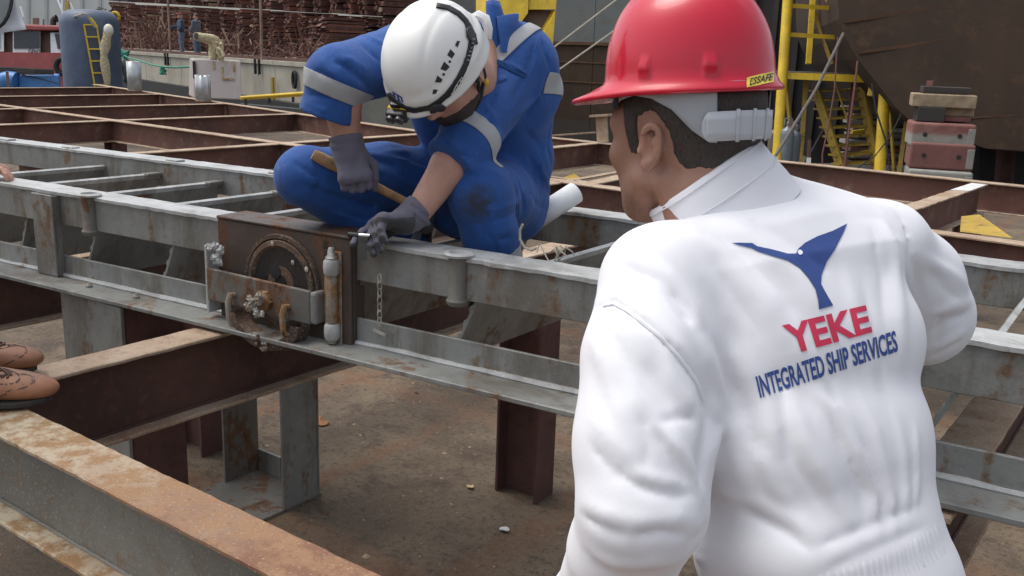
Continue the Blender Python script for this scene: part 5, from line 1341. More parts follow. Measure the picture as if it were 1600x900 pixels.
# gathered elastic waistband all the way round
_bt = BVHTree.FromPolygons([Vector(np.array(p.co[:])+np.array(parent_origin(cover))) for p in cover.data.vertices], [tuple(p.vertices) for p in cover.data.polygons])
wc0, wc1 = A(1274, 838, 1.235), A(1281, 868, 1.235); wax = wc1-wc0; wax = wax/np.linalg.norm(wax)
nW, vs = 420, []
ph = [0.0]
for i in range(nW): ph.append(ph[-1]+rng.uniform(.35, 1.7)*2*math.pi*96/nW)
for i in range(nW):
    a = 2*math.pi*i/nW; d = WT*math.cos(a)+WF*math.sin(a); d = d-wax*(d@wax)
    for j in range(9):
        o = wc0+wax*(-.006+.044*j/8); h_, n_, _i, t_ = _bt.ray_cast(Vector(o), Vector(d)); r_ = t_ if h_ is not None and t_ < .19 else .15
        e_ = math.sin(math.pi*j/8)**.5
        vs.append(V(o+d/np.linalg.norm(d)*(r_-.001+e_*(.0012+.0015*math.sin(ph[i]+.5*math.sin(j*.9+i*.05))*(.4+.6*abs(math.sin(i*.037+1)))))))
q = MB(); q.add(vs, [(i*9+j, i*9+j+1, ((i+1) % nW)*9+j+1, ((i+1) % nW)*9+j) for i in range(nW) for j in range(8)], 0, True); q.build('waistband', 'coverall_white', wm, auto=False)
# trouser legs and boots, out of the picture but there
Lg = Soft([hipc[0]-.36, hipc[1]-.36, .03], [hipc[0]+.36, hipc[1]+.36, .86], .008)
boots = MB()
for s in (-1, 1):
    hp_ = hipc+WT*.088*s; hp_[2] = .84; kn = hipc+WT*.10*s+WF*.03; kn[2] = .47; an = hipc+WT*.12*s-WF*.01; an[2] = .09
    Lg.chain([(hp_, .108), (kn, .083), (an, .068)], .03)
Lg.ripple((R0, ZZ, HH), (9, 5, 9), .006, 2.0); soft_obj('trouser_legs', Lg.mesh(), 'coverall_white', wm)
for s in (-1, 1):
    an = hipc+WT*.12*s-WF*.01; Bt = Soft([an[0]-.28, an[1]-.28, -.01], [an[0]+.28, an[1]+.28, .2], .007)
    b0 = np.array([an[0], an[1], .0])
    Bt.chain([(b0+ZZ*.14, .058), (b0+ZZ*.055, .056)], .02).chain([(b0-WF*.03+ZZ*.045, .043), (b0+WF*.08+ZZ*.05, .05), (b0+WF*.17+ZZ*.042, .042)], .02)
    Bt.half(b0+ZZ*.002, -ZZ, b0-.3, b0+.3); soft_obj('boot', Bt.mesh(), 'black_plastic', wm)
# buttoned cuff at the near wrist
q = MB(); dcf = V(wL-A(975, 860, 1.15)).normalized(); q.lathe(V(wL)-dcf*.035, [(.046, 0), (.054, .002), (.0555, .03), (.052, .055), (.044, .056)], 28, axis=dcf); q.build('cuff', 'coverall_white', wm)
q = MB(); dcf2 = V(wR-A(1385, 500, 1.62)).normalized(); q.lathe(V(wR)-dcf2*.035, [(.044, 0), (.05, .002), (.051, .03), (.048, .05), (.04, .051)], 28, axis=dcf2); q.build('cuff', 'coverall_white', wm)

# body: head, neck, shoulders' core, forearms and hands as one mesh
phi = math.radians(49)
hf = -R0*math.cos(phi)+HH*math.sin(phi)-ZZ*.13
HS = 1.06
Hd = Soft([min(eL[0], wL[0], wR[0], eR[0])-.22, min(eL[1], wL[1])-.22, min(wL[2], wR[2])-.16], [max(hc[0], eR[0], wR[0])+.22, max(hc[1], wR[1])+.22, hc[2]+.17], .0033)
HP = head_parts(Hd, hc, hf, ZZ, HS)
wf, wu, wl = basis(hf, ZZ)
Hd.chain([(HP(-.035, 0, -.01), .056*HS), (HP(-.040, 0, -.07), .056*HS), (A(1112, 296, 1.322), .058), (A(1160, 372, 1.325), .06)], .022)
for s in (-1, 1): Hd.cone(HP(-.01, .05*s, -.05), HP(-.03, .03*s, -.13), .016, .018, .02)
Hd.folds([([(1062, 225), (1070, 238), (1066, 250)], .004, -.002), ([(1045, 265), (1070, 275), (1100, 270)], .008, -.0015), ([(1000, 300), (1020, 315), (1045, 318)], .008, -.002)])
def hand(hS, wr, fwd, pal, sc=1.0, curl=(.5, .5, .5, .5), thumb=.5, side=1, k=.008, splay=.12, c2=1.15, fat=1.0):
    """palm, four jointed fingers and a thumb; fwd = wrist to knuckles, pal = palm normal, side=+1 thumb on fwd x pal side"""
    fwd = np.asarray(fwd, float)/np.linalg.norm(fwd); pal = np.asarray(pal, float); pal = pal-fwd*(pal@fwd); pal /= np.linalg.norm(pal); sd_ = np.cross(fwd, pal)*side
    wr = np.asarray(wr, float); L = .092*sc
    for o in (.030, .010, -.010, -.028): hS.cone(wr+sd_*o*.75*sc, wr+fwd*L+sd_*o*sc, .017*sc, .0125*sc, .015)
    tips = []
    for i, (o, ln, r) in enumerate(((.031, .072, .0098), (.0105, .080, .0100), (-.0105, .074, .0096), (-.030, .058, .0086))):
        p = wr+fwd*(L-.004)+sd_*o*sc; d = fwd+sd_*o*splay*8; d /= np.linalg.norm(d); a = 0.0; r = r*fat; P = [(p, (r+.0012)*sc)]
        for j, fr in enumerate((.46, .30, .24)):
            a += curl[i]*(1.0 if j == 0 else c2); dd = d*math.cos(a)+pal*math.sin(a); p = p+dd*ln*fr*sc; P.append((p, (r-.0009*(j+1))*sc))
        hS.chain(P, .004); tips.append(p)
        hS.ell(P[0][0]-pal*.004*sc, (.0115*sc,)*3, None, .008)
    b = wr+fwd*.022*sc+sd_*.030*sc+pal*.006*sc; d1 = fwd*.62+sd_*.62+pal*.45*thumb; d1 /= np.linalg.norm(d1); d2 = fwd*.85+sd_*(.35-.5*thumb)+pal*.5*thumb; d2 /= np.linalg.norm(d2)
    p1 = b+d1*.042*sc; p2 = p1+d2*.032*sc; p3 = p2+(d2+pal*.35*thumb)/np.linalg.norm(d2+pal*.35*thumb)*.026*sc
    hS.cone(wr+sd_*.012*sc, b, .018*sc, .017*sc, .012); hS.chain([(b, .016*sc), (p1, .0125*sc*fat), (p2, .0112*sc*fat), (p3, .0095*sc*fat)], .006); return tips
Hd.loft([(A(1192, 400, 1.31), .13, .07), (A(1232, 540, 1.29), .14, .09), (A(1262, 700, 1.26), .13, .09)], WT, WF, .03)
Hd.chain([(A(1170, 395, 1.31), .06), (sL, .045), (eL, .042)], .03); Hd.chain([(A(1200, 375, 1.33), .06), (sR, .045), (eR, .042)], .03)
for wr, el, sd_ in ((wL, eL, -1), (wR, eR, 1)):
    fw_ = wr-el; fw_ = fw_/np.linalg.norm(fw_)
    Hd.cone(el, wr+fw_*.02, .042, .029, .01); hand(Hd, wr+fw_*.025, fw_, -ZZ+R0*.25, 1.0, (.35, .38, .4, .45), .5, sd_)
def hcoord(c): d = (c-hc)/HS; return d@wf, d@wl, d@wu
def body_mat(c):
    x, y, z = hcoord(c); j = .006*np.sin(c[:, 0]*310)*np.sin(c[:, 1]*270)+.005*np.sin(c[:, 2]*430)
    near = np.abs(z) < .2
    jaw_patch = (x > .005) & (z < -.045+.35*(x-.02)+j) & (z > -.12) & (np.abs(y) < .075) & near
    lips = (x > .088) & (np.abs(y) < .022) & (z < -.046) & (z > -.066)
    return np.where(lips, 2, 0)
plain('skin_shaven', (0.25, 0.135, 0.10), .6, 0, .12, 40, .3, 420, .0012)
_o = np.array(parent_origin(wm)); _P = lambda x, y, z: tuple(hc+(wf*x+wl*y+wu*z)*HS-_o)
skin('skin_tan', (0.30, 0.155, 0.105), (0.38, 0.205, 0.145), (0.34, 0.14, 0.10), [(_P(.05, .045, -.075), .055, (0.11, 0.075, 0.062), .75), (_P(.085, 0, -.07), .05, (0.11, 0.075, 0.062), .75), (_P(.01, .06, -.05), .03, (0.13, 0.085, 0.07), .5), (_P(-.085, .03, -.05), .045, (0.10, 0.07, 0.055), .7), (_P(-.006, .085, -.004), .03, (0.44, 0.17, 0.12), .5)])
bodyW = soft_obj('body', Hd.mesh(), ['skin_tan', 'skin_shaven', 'lip'], wm, body_mat)
def hair_mask(c, n, hcf=hcoord, nape=-.062):
    x, y, z = hcf(c); j = .004*np.sin(c[:, 0]*700)*np.sin(c[:, 1]*640)+.003*np.sin(c[:, 2]*900)
    hl = np.interp(x, [-.12, -.05, -.030, -.012, .002, .018, .022, .040, .046, .09], [nape, nape+.004, -.030, .026, .038, .036, -.012, -.010, .055, .085])
    ear = (np.abs(y) > .070) & (x > -.035) & (x < .02) & (z < .036)
    return (z > hl+j) & (~ear) & (z < .15) & (np.abs(y) < .1) & (np.abs(x) < .13)
soft_obj('hair', hair_from(Hd, hc, hf, ZZ, HS, HAIRLINE, -.034, .0042), 'hair_dark', wm)

# collar: stand-up band folded over, following the neck
ctr0, ctr1 = A(1131, 327, 1.318), A(1100, 279, 1.314)
up_c = V(ctr1-ctr0).normalized()
nC, prof = 56, []
vs = []
for i in range(nC):
    a = 2*math.pi*i/nC; d = V(-WF)*math.cos(a)+V(WT)*math.sin(a); d = (d-up_c*d.dot(up_c)).normalized()   # a=0 is the nape
    bk = .5+.5*math.cos(a); hgt = .050+.010*bk; wob = .002*math.sin(5*a+.4)
    for r, z in ((.094, -.030), (.091, .0), (.0885+wob, hgt*.5), (.0855+wob, hgt), (.082+wob, hgt+.003), (.079, hgt), (.079, .0)):
        vs.append(V(ctr0)+d*(r*(1.0+.10*bk))+up_c*z)
q = MB(); q.add(vs, [(i*7+k, i*7+k+1, ((i+1) % nC)*7+k+1, ((i+1) % nC)*7+k) for i in range(nC) for k in range(6)], 0, True)
clo = q.build('collar', 'coverall_white', wm, auto=False)
for ph_ in (.38, .93):
    q = MB(); q.tube([V(ctr0)+((V(-WF)*math.cos(t)+V(WT)*math.sin(t))-up_c*(V(-WF)*math.cos(t)+V(WT)*math.sin(t)).dot(up_c)).normalized()*((.0925-.0065*ph_)*(1.0+.10*(.5+.5*math.cos(t)))+.002*math.sin(5*t+.4)*ph_)+up_c*((.050+.010*(.5+.5*math.cos(t)))*ph_) for t in np.linspace(0, 2*math.pi, 90)[:-1]], .0011, 5, closed=True); q.build('collar_stitch', 'coverall_white', clo)

# print on the back
dg = bpy.context.evaluated_depsgraph_get(); dg.update()
bv_v = [np.array(p.co[:])+np.array(parent_origin(cover)) for p in cover.data.vertices]
BV = BVHTree.FromPolygons([Vector(p) for p in bv_v], [tuple(p.vertices) for p in cover.data.polygons])
def on_cloth(px, py, off=.0012):
    o = Vector(CP); d = V(ray(px, py)).normalized(); h, n, i, t = BV.ray_cast(o, d)
    if h is None: return o+d*1.3
    if n.dot(d) > 0: n = -n
    return h+n*off
def decal(name, polys, mat, parent, off=.0012, maxlen=5.0):
    """polys: pixel outline meshes (verts, faces) pressed onto the cloth"""
    bm = bmesh.new()
    for vs_, fs_ in polys:
        B_ = [bm.verts.new((x, y, 0)) for x, y in vs_]
        for f in fs_:
            try: bm.faces.new([B_[i] for i in f])
            except ValueError: pass
    bm.normal_update()
    bmesh.ops.triangulate(bm, faces=bm.faces)
    for it in range(6):
        ed = [e for e in bm.edges if e.calc_length() > maxlen]
        if not ed: break
        bmesh.ops.subdivide_edges(bm, edges=ed, cuts=1)
        bmesh.ops.triangulate(bm, faces=bm.faces)
    bm.verts.index_update()
    q = MB(); q.add([on_cloth(p.co.x, p.co.y, off) for p in bm.verts], [tuple(p.index for p in f.verts) for f in bm.faces], 0, True); bm.free()
    return q.build(name, mat, parent, auto=False)
def seam(path, r=.0017):
    P = []
    for a, b in zip(path[:-1], path[1:]):
        m = max(1, int(math.hypot(b[0]-a[0], b[1]-a[1])/8)); P += [on_cloth(a[0]+(b[0]-a[0])*i/m, a[1]+(b[1]-a[1])*i/m, .0007) for i in range(m)]
    P.append(on_cloth(*path[-1], .0002)); K = [P[0]]
    for p in P[1:]:
        if (p-K[-1]).length < .05: K.append(p)
    q = MB(); q.tube(K, r, 6); return q.build('seam', 'coverall_white', cover)
seam([(944, 478), (960, 475), (983, 487), (1003, 503), (1030, 525), (1055, 552), (1075, 577), (1088, 598), (1097, 625)], .0024)
bird = [(1143, 380), (1155, 379.5), (1175, 380), (1183, 385), (1205, 390), (1230, 397), (1243, 397), (1247, 389), (1257, 380), (1276, 370), (1301, 361), (1323, 350), (1317, 364), (1305, 388), (1291, 409), (1283, 430), (1282, 444), (1289, 457), (1301, 477.5), (1279, 483.5), (1277.5, 469), (1273, 451.5), (1262, 434), (1248, 418), (1230, 407), (1205, 400), (1184, 393), (1173, 387.5), (1155, 383.5)]
decal('bird_emblem', [(bird, [tuple(range(len(bird)))])], 'logo_blue', cover)
dot = [(1249+4*math.cos(i*math.pi/5), 395.5+4*math.sin(i*math.pi/5)) for i in range(10)]
decal('emblem_eye', [(dot, [tuple(range(10))])], 'coverall_white', cover, .0022)
def word(txt, quad, mat, bold, name, squeeze=None, spc=None):
    vs_, fs_ = text_mesh(txt, 1.0, bold); x0, y0 = vs_[:, 0].min(), vs_[:, 1].min(); Wd, Hg = vs_[:, 0].max()-x0, vs_[:, 1].max()-y0
    tl, tr, bl, br = [np.array(p, float) for p in quad]; out = []
    for p in vs_:
        u, v = (p[0]-x0)/Wd, (p[1]-y0)/Hg
        if squeeze: u = np.interp(u, *squeeze)
        b, t = bl+(br-bl)*u, tl+(tr-tl)*u; out.append(tuple(b+(t-b)*v))
    return decal(name, [(out, fs_)], mat, cover, .0012, 5.0)
word('YEKE', ((1221, 509), (1352, 477), (1236, 554), (1362, 519)), 'logo_red', .032, 'red_lettering')
word('INTEGRATED SHIP SERVICES', ((1180, 588), (1398, 516), (1188, 622), (1403, 549)), 'logo_blue', .026, 'blue_lettering')

# red hard hat
hh_f, hh_u, hh_l = basis(-R0*math.cos(math.radians(34))+HH*math.sin(math.radians(34))-ZZ*.09, ZZ+R0*.0)
hco = hc-hh_f*.006+hh_u*.073
def hpnt(az, r_f, r_l, z): return hco+hh_f*(r_f*math.cos(az))+hh_l*(r_l*math.sin(az))+hh_u*z
nA, rows = 300, []
for i in range(nA):
    az = 2*math.pi*i/nA; ca_, sa_ = math.cos(az), math.sin(az); rf, rl = .1165, .1005
    pk = max(0, ca_)**2.2; rim = .0115+.043*pk; dz = -.004-.010*pk
    col = []
    def P(k, z, add=0.0): col.append(hco+hh_f*ca_*(rf*k+add)+hh_l*sa_*(rl*k+add)+hh_u*z)
    P(.955, .0); P(.985, -.004); P(1, dz-.0035, rim-.002); P(1, dz, rim); P(1, dz+.003, rim-.001); P(1, dz*.6+.006, rim*.5); P(1, .0085, .0035); P(1, .013, .001)
    for j in range(1, 27):
        t = j/26*math.pi/2*.985; k = math.cos(t)**.80; z = .013+.130*math.sin(t)**.92
        add = 0.0
        for a0, hw in ((math.radians(125), .085), (math.radians(82), .075), (math.radians(-125), .085), (math.radians(-82), .075)):
            da = abs((az-a0+math.pi) % (2*math.pi)-math.pi)
            if .016 < z < .040: add = max(add, .0052*min(1, max(0, (hw-da+(.03-z)*1.2)/.025))*min(1, max(0, (.0385-z)/.004)))
        lat = sa_*rl*k; rib = 0
        for c0, wd in ((0, .016), (.040, .011), (-.040, .011)):
            rib = max(rib, math.exp(-((lat-c0)/wd)**4))
        up_ = min(1, max(0, (z-.085)/.05)); z2 = z+.0040*rib*up_
        P(k, z2, add)
    rows.append(col)
m_ = len(rows[0]); q = MB(); vs = [p for r in rows for p in r]+[hco+hh_u*.1475]
q.add(vs, [(i*m_+k, i*m_+k+1, ((i+1) % nA)*m_+k+1, ((i+1) % nA)*m_+k) for i in range(nA) for k in range(m_-1)]+[(i*m_+m_-1, len(vs)-1, ((i+1) % nA)*m_+m_-1) for i in range(nA)], 0, True)
hat = q.build('hard_hat', 'helmet_red', wm, auto=False, solid=.0025)
# suspension band with ratchet
def band(name, mt, a0, a1, topf, botf, r_f, r_l, off=0.0, n=60, th_=.0018):
    q = MB(); vs = []
    for i in range(n+1):
        a = math.radians(a0+(a1-a0)*i/n); d = a0+(a1-a0)*i/n
        for k in range(5):
            z = topf(d)+(botf(d)-topf(d))*k/4; kk = 1+.8*min(0, z)
            vs.append(bnd0+wf*((r_f+off)*kk*math.cos(a))+wl*((r_l+off)*kk*math.sin(a))+wu*z)
    q.add(vs, [(i*5+k, i*5+k+1, i*5+6+k, i*5+5+k) for i in range(n) for k in range(4)], 0, True)
    return q.build(name, mt, hat, auto=False, solid=th_)
def low(d):
    d = d if d <= 180 else 360-d
    return float(np.interp(d, [30, 45, 60, 80, 95, 110, 124, 136, 146], [-.012, -.020, -.012, -.008, -.014, -.030, -.058, -.074, -.076]))
bf, bl_ = .1135, .0945
bnd0 = hc-wf*.0125+wu*.072
band('head_band', 'plastic_grey', 34, 142, lambda d: .001, low, bf, bl_); band('head_band', 'plastic_grey', 218, 326, lambda d: .001, low, bf, bl_)
band('band_bridge', 'plastic_grey', 142, 218, lambda d: .001, lambda d: -.006, bf, bl_, n=30)
band('nape_strap', 'plastic_pale', 131, 229, lambda d: -.036-.014*max(0, (abs(d-180)-44)/5)**2, lambda d: -.073+.012*max(0, (abs(d-180)-44)/5)**2, bf, bl_, .0016, n=44)
for d0 in (157, 172, 188): band('strap_loop', 'plastic_pale', d0-1.4, d0+1.4, lambda d: -.034, lambda d: -.075, bf, bl_, .0032, n=4)
band('strap_end', 'plastic_pale', 134, 156, lambda d: -.040, lambda d: -.069, bf, bl_, .0028, n=12)
band('front_lug', 'black_plastic', 40, 58, lambda d: .001, lambda d: -.022+.0006*(58-d)*0, bf, bl_, .003, n=10)
band('brow_band', 'black_plastic', -40, 40, lambda d: .001, lambda d: -.010, bf, bl_, 0, n=30)
q = MB(); p_ = V(bnd0+wf*(bf+.005)*math.cos(.87)+wl*(bl_+.005)*math.sin(.87)-wu*.008); q.sphere(p_, .0045, 10, 6); q.build('lug_rivet', 'plastic_pale', hat)
# yellow sticker on the shell
dgt = [V(p) for r in rows for p in r]
BH = BVHTree.FromPolygons([Vector(v) for v in q.v] if False else vs and [Vector(p) for p in [pp for r in rows for pp in r]], [(i*m_+k, i*m_+k+1, ((i+1) % nA)*m_+k+1, ((i+1) % nA)*m_+k) for i in range(nA) for k in range(m_-1)])
def on_hat(px, py, off):
    d = V(ray(px, py)).normalized(); h, n, i, t = BH.ray_cast(Vector(CP), d)
    if h is None: h, n, i, t = BH.find_nearest(V(at(px, py, 1.30)))
    if n.dot(d) > 0: n = -n
    return h+n*off
def hat_decal(name, quad, mt, off, parent, txt=None, bold=.0, n=(14, 5)):
    tl, tr, bl, br = [np.array(p, float) for p in quad]
    if txt is None:
        vs_ = np.array([(i/n[0], j/n[1], 0) for i in range(n[0]+1) for j in range(n[1]+1)]); k = n[1]+1
        fs_ = [(i*k+j, i*k+j+1, (i+1)*k+j+1, (i+1)*k+j) for i in range(n[0]) for j in range(n[1])]
    else:
        vs_, fs_ = text_mesh(txt, 1.0, bold); vs_ = (vs_-vs_.min(0)); vs_ = vs_/np.maximum(vs_.max(0), 1e-6)
    out = []
    for p in vs_:
        b, t = bl+(br-bl)*p[0], tl+(tr-tl)*p[0]; x, y = b+(t-b)*p[1]; out.append(on_hat(x, y, off))
    q = MB(); q.add(out, fs_, 0, txt is None); return q.build(name, mt, parent, auto=False)
hat_decal('hat_sticker', ((1166, 122), (1208, 111), (1166, 137), (1208, 129)), 'label_yellow', .0012, hat)
hat_decal('sticker_lettering', ((1172, 123), (1207, 114.5), (1170, 134.5), (1205, 127)), 'ink_black', .0019, hat, 'ESSAFE', .015)
# ================================================================== MAN IN BLUE
K_ = -CF   # towards the camera
bm_o = A(760, 420, 2.55)
bmn = thing('person', 'crouching man in blue overalls and white helmet working on the ladder', 'person', (bm_o[0], bm_o[1], 0.95))
borg = np.array([bm_o[0], bm_o[1], .95])
cloth('overall_blue', (0.014, 0.076, 0.285), .82, .12, 900,
      stains=((tuple(A(747, 322, 2.245)-borg), .062, (0.030, 0.032, 0.040)), (tuple(A(446, 262, 2.31)-borg), .035, (0.14, 0.20, 0.34)), (tuple(A(445, 290, 2.32)-borg), .035, (0.04, 0.05, 0.09))), wearcol=(0.07, 0.15, 0.40), fuzz=.1, wrinkle=.10)
hipR, hipL = A(718, 292, 2.60), A(800, 316, 2.68)
kneR, kneL = A(477, 276, 2.36), A(750, 302, 2.33)
ankR, ankL = A(645, 382, 2.62), A(783, 425, 2.44)
shR, shL = A(628, 92, 2.40), A(812, 98, 2.47)
elR, elL = A(528, 118, 2.20), A(733, 216, 2.30)
hemR, hemL = A(509, 182, 2.22), A(702, 252, 2.27)
wrR, wrL = A(543, 232, 2.26), A(645, 343, 2.265)
BT = shL-shR; BT = BT/np.linalg.norm(BT); BF = K_*.9-CU*.3
pts = np.array([hipR, hipL, kneR, kneL, ankR, ankL, shR, shL, elR, elL, hemR, hemL])
S = Soft(pts.min(0)-.17, pts.max(0)+np.array([.17, .17, .19]), .0040)
S.loft([(A(757, 330, 2.68), .165, .14), (A(768, 245, 2.64), .160, .135), (A(760, 150, 2.53), .185, .135), (A(750, 95, 2.46), .165, .105), (A(748, 70, 2.43), .11, .09)], BT, BF, .05, 2.3)
S.cone(A(748, 85, 2.44), shL, .085, .080, .05); S.cone(A(735, 85, 2.42), shR, .085, .078, .05)
# thighs, shins
S.chain([(hipR, .092), (A(600, 274, 2.47), .082), (kneR, .068)], .02); S.cone(kneR, A(560, 330, 2.48), .072, .070, .02); S.cone(A(560, 330, 2.48), ankR, .070, .058, .02, cut1=.0)
S.chain([(hipL, .104), (A(778, 306, 2.5), .090), (kneL, .076)], .02); S.cone(kneL, A(765, 365, 2.375), .078, .070, .02); S.cone(A(765, 365, 2.375), ankL, .066, .060, .02, cut1=.0)
# sleeves, rolled at the hem
def sleeve(sh, r0, el, r1, hem, r2, d):
    S.cone(sh, el, r0, r1, .03)
    S.cone(el, hem, r1, r2, .018, cut1=0.0)
    ax = (hem-el)/np.linalg.norm(hem-el); a = hem-ax*.045
    S.cone(a, hem, r2+.006, r2+.008, .004, cut0=0.0, cut1=.0)
sleeve(shR, .082, elR, .069, hemR, .056, 0)
sleeve(shL, .086, elL, .068, hemL, .055, 0)
S.ell(A(790, 150, 2.50), (.09, .09, .13), None, .05); S.ell(A(700, 170, 2.50), (.08, .09, .11), None, .05)
S.ripple((R0*.8+CU*.6, CU*.8-R0*.6, CF), (12, 4, 12), .0030, 4.0); S.ripple((R0*.7-CU*.7, R0*.7+CU*.7, CF), (26, 8, 26), .0012, 9.0)
B_FOLDS = [
 ([(511, 76), (520, 95), (552, 114), (575, 130)], .009, -.010), ([(520, 70), (540, 92), (575, 112)], .010, .010), ([(500, 92), (515, 112), (540, 128)], .009, .009), ([(545, 60), (575, 80), (596, 100)], .012, -.007), ([(535, 100), (560, 122), (580, 140)], .010, -.009), ([(488, 108), (510, 118), (545, 134)], .008, -.007), ([(560, 55), (585, 62), (600, 70)], .012, .006),
 ([(478, 148), (500, 150), (540, 160)], .007, -.007), ([(476, 160), (505, 172), (545, 180)], .006, .006),
 # left sleeve
 ([(778, 94), (800, 103), (822, 116)], .006, .012), ([(780, 98), (800, 108), (820, 120)], .006, -.012), ([(835, 62), (830, 90), (815, 130), (795, 165)], .008, -.008), ([(845, 60), (850, 80), (858, 110)], .007, -.008), ([(770, 130), (760, 150), (735, 172)], .012, .010), ([(775, 145), (765, 165), (742, 182)], .010, -.010),
 ([(850, 120), (835, 155), (805, 185)], .012, .009), ([(845, 140), (825, 175), (795, 200)], .010, -.010), ([(735, 178), (760, 190), (790, 205)], .008, -.007), ([(810, 185), (830, 215), (850, 235)], .010, -.010), ([(800, 200), (820, 232), (850, 250)], .011, .008), ([(755, 160), (775, 190), (800, 215)], .010, .007),
 ([(690, 215), (715, 240), (745, 248)], .007, -.006), ([(684, 235), (705, 248), (735, 252)], .006, .005), ([(840, 250), (850, 275), (860, 300)], .010, .008), ([(825, 240), (835, 262), (838, 290)], .009, -.010), ([(862, 190), (856, 230), (862, 262)], .008, -.010),
 # waist and lap
 ([(690, 210), (705, 235), (735, 250)], .012, -.009), ([(660, 225), (690, 240), (715, 262)], .011, .008),
 # right thigh
 ([(560, 236), (620, 250), (700, 282)], .010, .009), ([(570, 245), (625, 262), (695, 298)], .009, -.010), ([(565, 258), (620, 276), (680, 305)], .011, .008), ([(600, 240), (640, 238), (690, 250)], .012, .007), ([(590, 285), (640, 305), (690, 330)], .010, -.008),
 ([(455, 252), (480, 268), (505, 290)], .012, -.006), ([(470, 285), (500, 300), (560, 315), (620, 335)], .010, -.012), ([(480, 278), (520, 295), (590, 315)], .010, .009), ([(488, 300), (500, 290), (498, 278)], .008, -.009), ([(460, 300), (500, 322), (560, 345)], .010, .007), ([(490, 320), (540, 335), (600, 350)], .010, -.008), ([(500, 262), (530, 272), (560, 290)], .010, .006),
 # left knee and shin
 ([(725, 268), (750, 262), (785, 275)], .010, .007), ([(720, 285), (735, 275), (790, 285)], .008, -.006), ([(770, 345), (795, 338), (815, 325)], .009, -.010), ([(765, 330), (790, 322), (815, 310)], .010, .009), ([(775, 365), (800, 355), (815, 345)], .008, .008), ([(780, 375), (798, 370), (812, 362)], .008, -.009), ([(742, 345), (748, 370), (752, 395)], .010, .006), ([(720, 340), (735, 370), (745, 395)], .010, -.006), ([(760, 360), (772, 380), (776, 400)], .008, -.006),
 ([(800, 270), (815, 300), (818, 335)], .010, -.010), ([(795, 262), (806, 290), (808, 320)], .010, .008), ([(825, 300), (840, 320), (858, 330)], .010, -.007),
 ([(700, 300), (697, 325), (715, 350)], .010, .006), ([(808, 380), (806, 392), (800, 402)], .006, -.006),
]
S.folds([(p_, w_*.75, a_*1.05) for p_, w_, a_ in B_FOLDS])
ovr = soft_obj('overalls', S.mesh(), 'overall_blue', bmn)
def stitch(path, r=.0012, mt='overall_blue', name='seam'):
    P = []
    for a, b in zip(path[:-1], path[1:]):
        m = max(1, int(math.hypot(b[0]-a[0], b[1]-a[1])/5)); P += [V(S.hit(a[0]+(b[0]-a[0])*i/m, a[1]+(b[1]-a[1])*i/m)) for i in range(m)]
    K_s = [P[0]]
    for p in P[1:]:
        if (p-K_s[-1]).length < .06: K_s.append(p-V(CF)*.0008)
    if len(K_s) > 1: MB().tube(K_s, r, 5).build(name, mt, ovr)
for path in ([(846, 58), (838, 90), (826, 125), (808, 158), (790, 182)], [(842, 56), (833, 88), (821, 122), (803, 155), (786, 178)], [(683, 232), (705, 246), (738, 250)], [(478, 168), (505, 182), (546, 188)], [(700, 262), (730, 300), (740, 350)], [(520, 238), (600, 244), (690, 262)], [(860, 205), (845, 245), (848, 300)], [(794, 268), (806, 300), (808, 345)], [(797, 270), (809, 302), (811, 345)]): stitch(path)
for quad in ([(777, 93), (800, 100), (824, 116), (818, 122), (797, 112), (776, 101)], [(768, 122), (788, 116), (792, 124), (772, 132)]):
    n_ = len(quad); C_ = np.mean(quad, 0); vs_ = [V(S.hit(*C_))-V(CF)*.004]
    for k_ in range(n_):
        for m_ in range(4):
            e_ = np.array(quad[k_], float)+(np.array(quad[(k_+1) % n_], float)-np.array(quad[k_], float))*m_/4; vs_.append(V(S.hit(*e_))-V(CF)*.0035)
    N_ = 4*n_; q = MB(); q.add(vs_, [(0, 1+k_, 1+(k_+1) % N_) for k_ in range(N_)], 0, True); q.build('pocket_flap', 'overall_blue', ovr, auto=False, solid=.002)
def px_of(c):
    q = c-CP; d = q@CF; return 800+F_PX*(q@CR)/d, 450-F_PX*(q@CU)/d
def slab(p0, ax, hw, centre, rad):
    p0, ax, centre = np.asarray(p0), np.asarray(ax)/np.linalg.norm(ax), np.asarray(centre)
    return lambda c, n: (np.abs((c-p0)@ax) < hw) & (np.linalg.norm(c-centre, axis=1) < rad)
def tape(p0, ax, hw, rad, extra=None): return sewn_band(ovr, 'reflective_band', 'reflective', bmn, p0, ax, hw, rad, extra)
tape(A(523, 138, 2.2), A(497, 196, 2.22)-A(530, 112, 2.2), .019, .095)
tape(A(740, 219, 2.3), hemL-shL, .021, .095)
tape(A(800, 74, 2.40), CR*.74-CU*.68, .0165, .16, lambda c: px_of(c)[1] < 108 and (c-A(800, 74, 2.40))@CF < .12)
tape(A(862, 138, 2.5), CU*.97-CR*.2, .024, .09, lambda c: px_of(c)[0] > 848)
tape(A(786, 398, 2.39), ankL-kneL, .016, .09)
tape(ankR-(ankR-kneR)*.12, ankR-kneR, .016, .09)

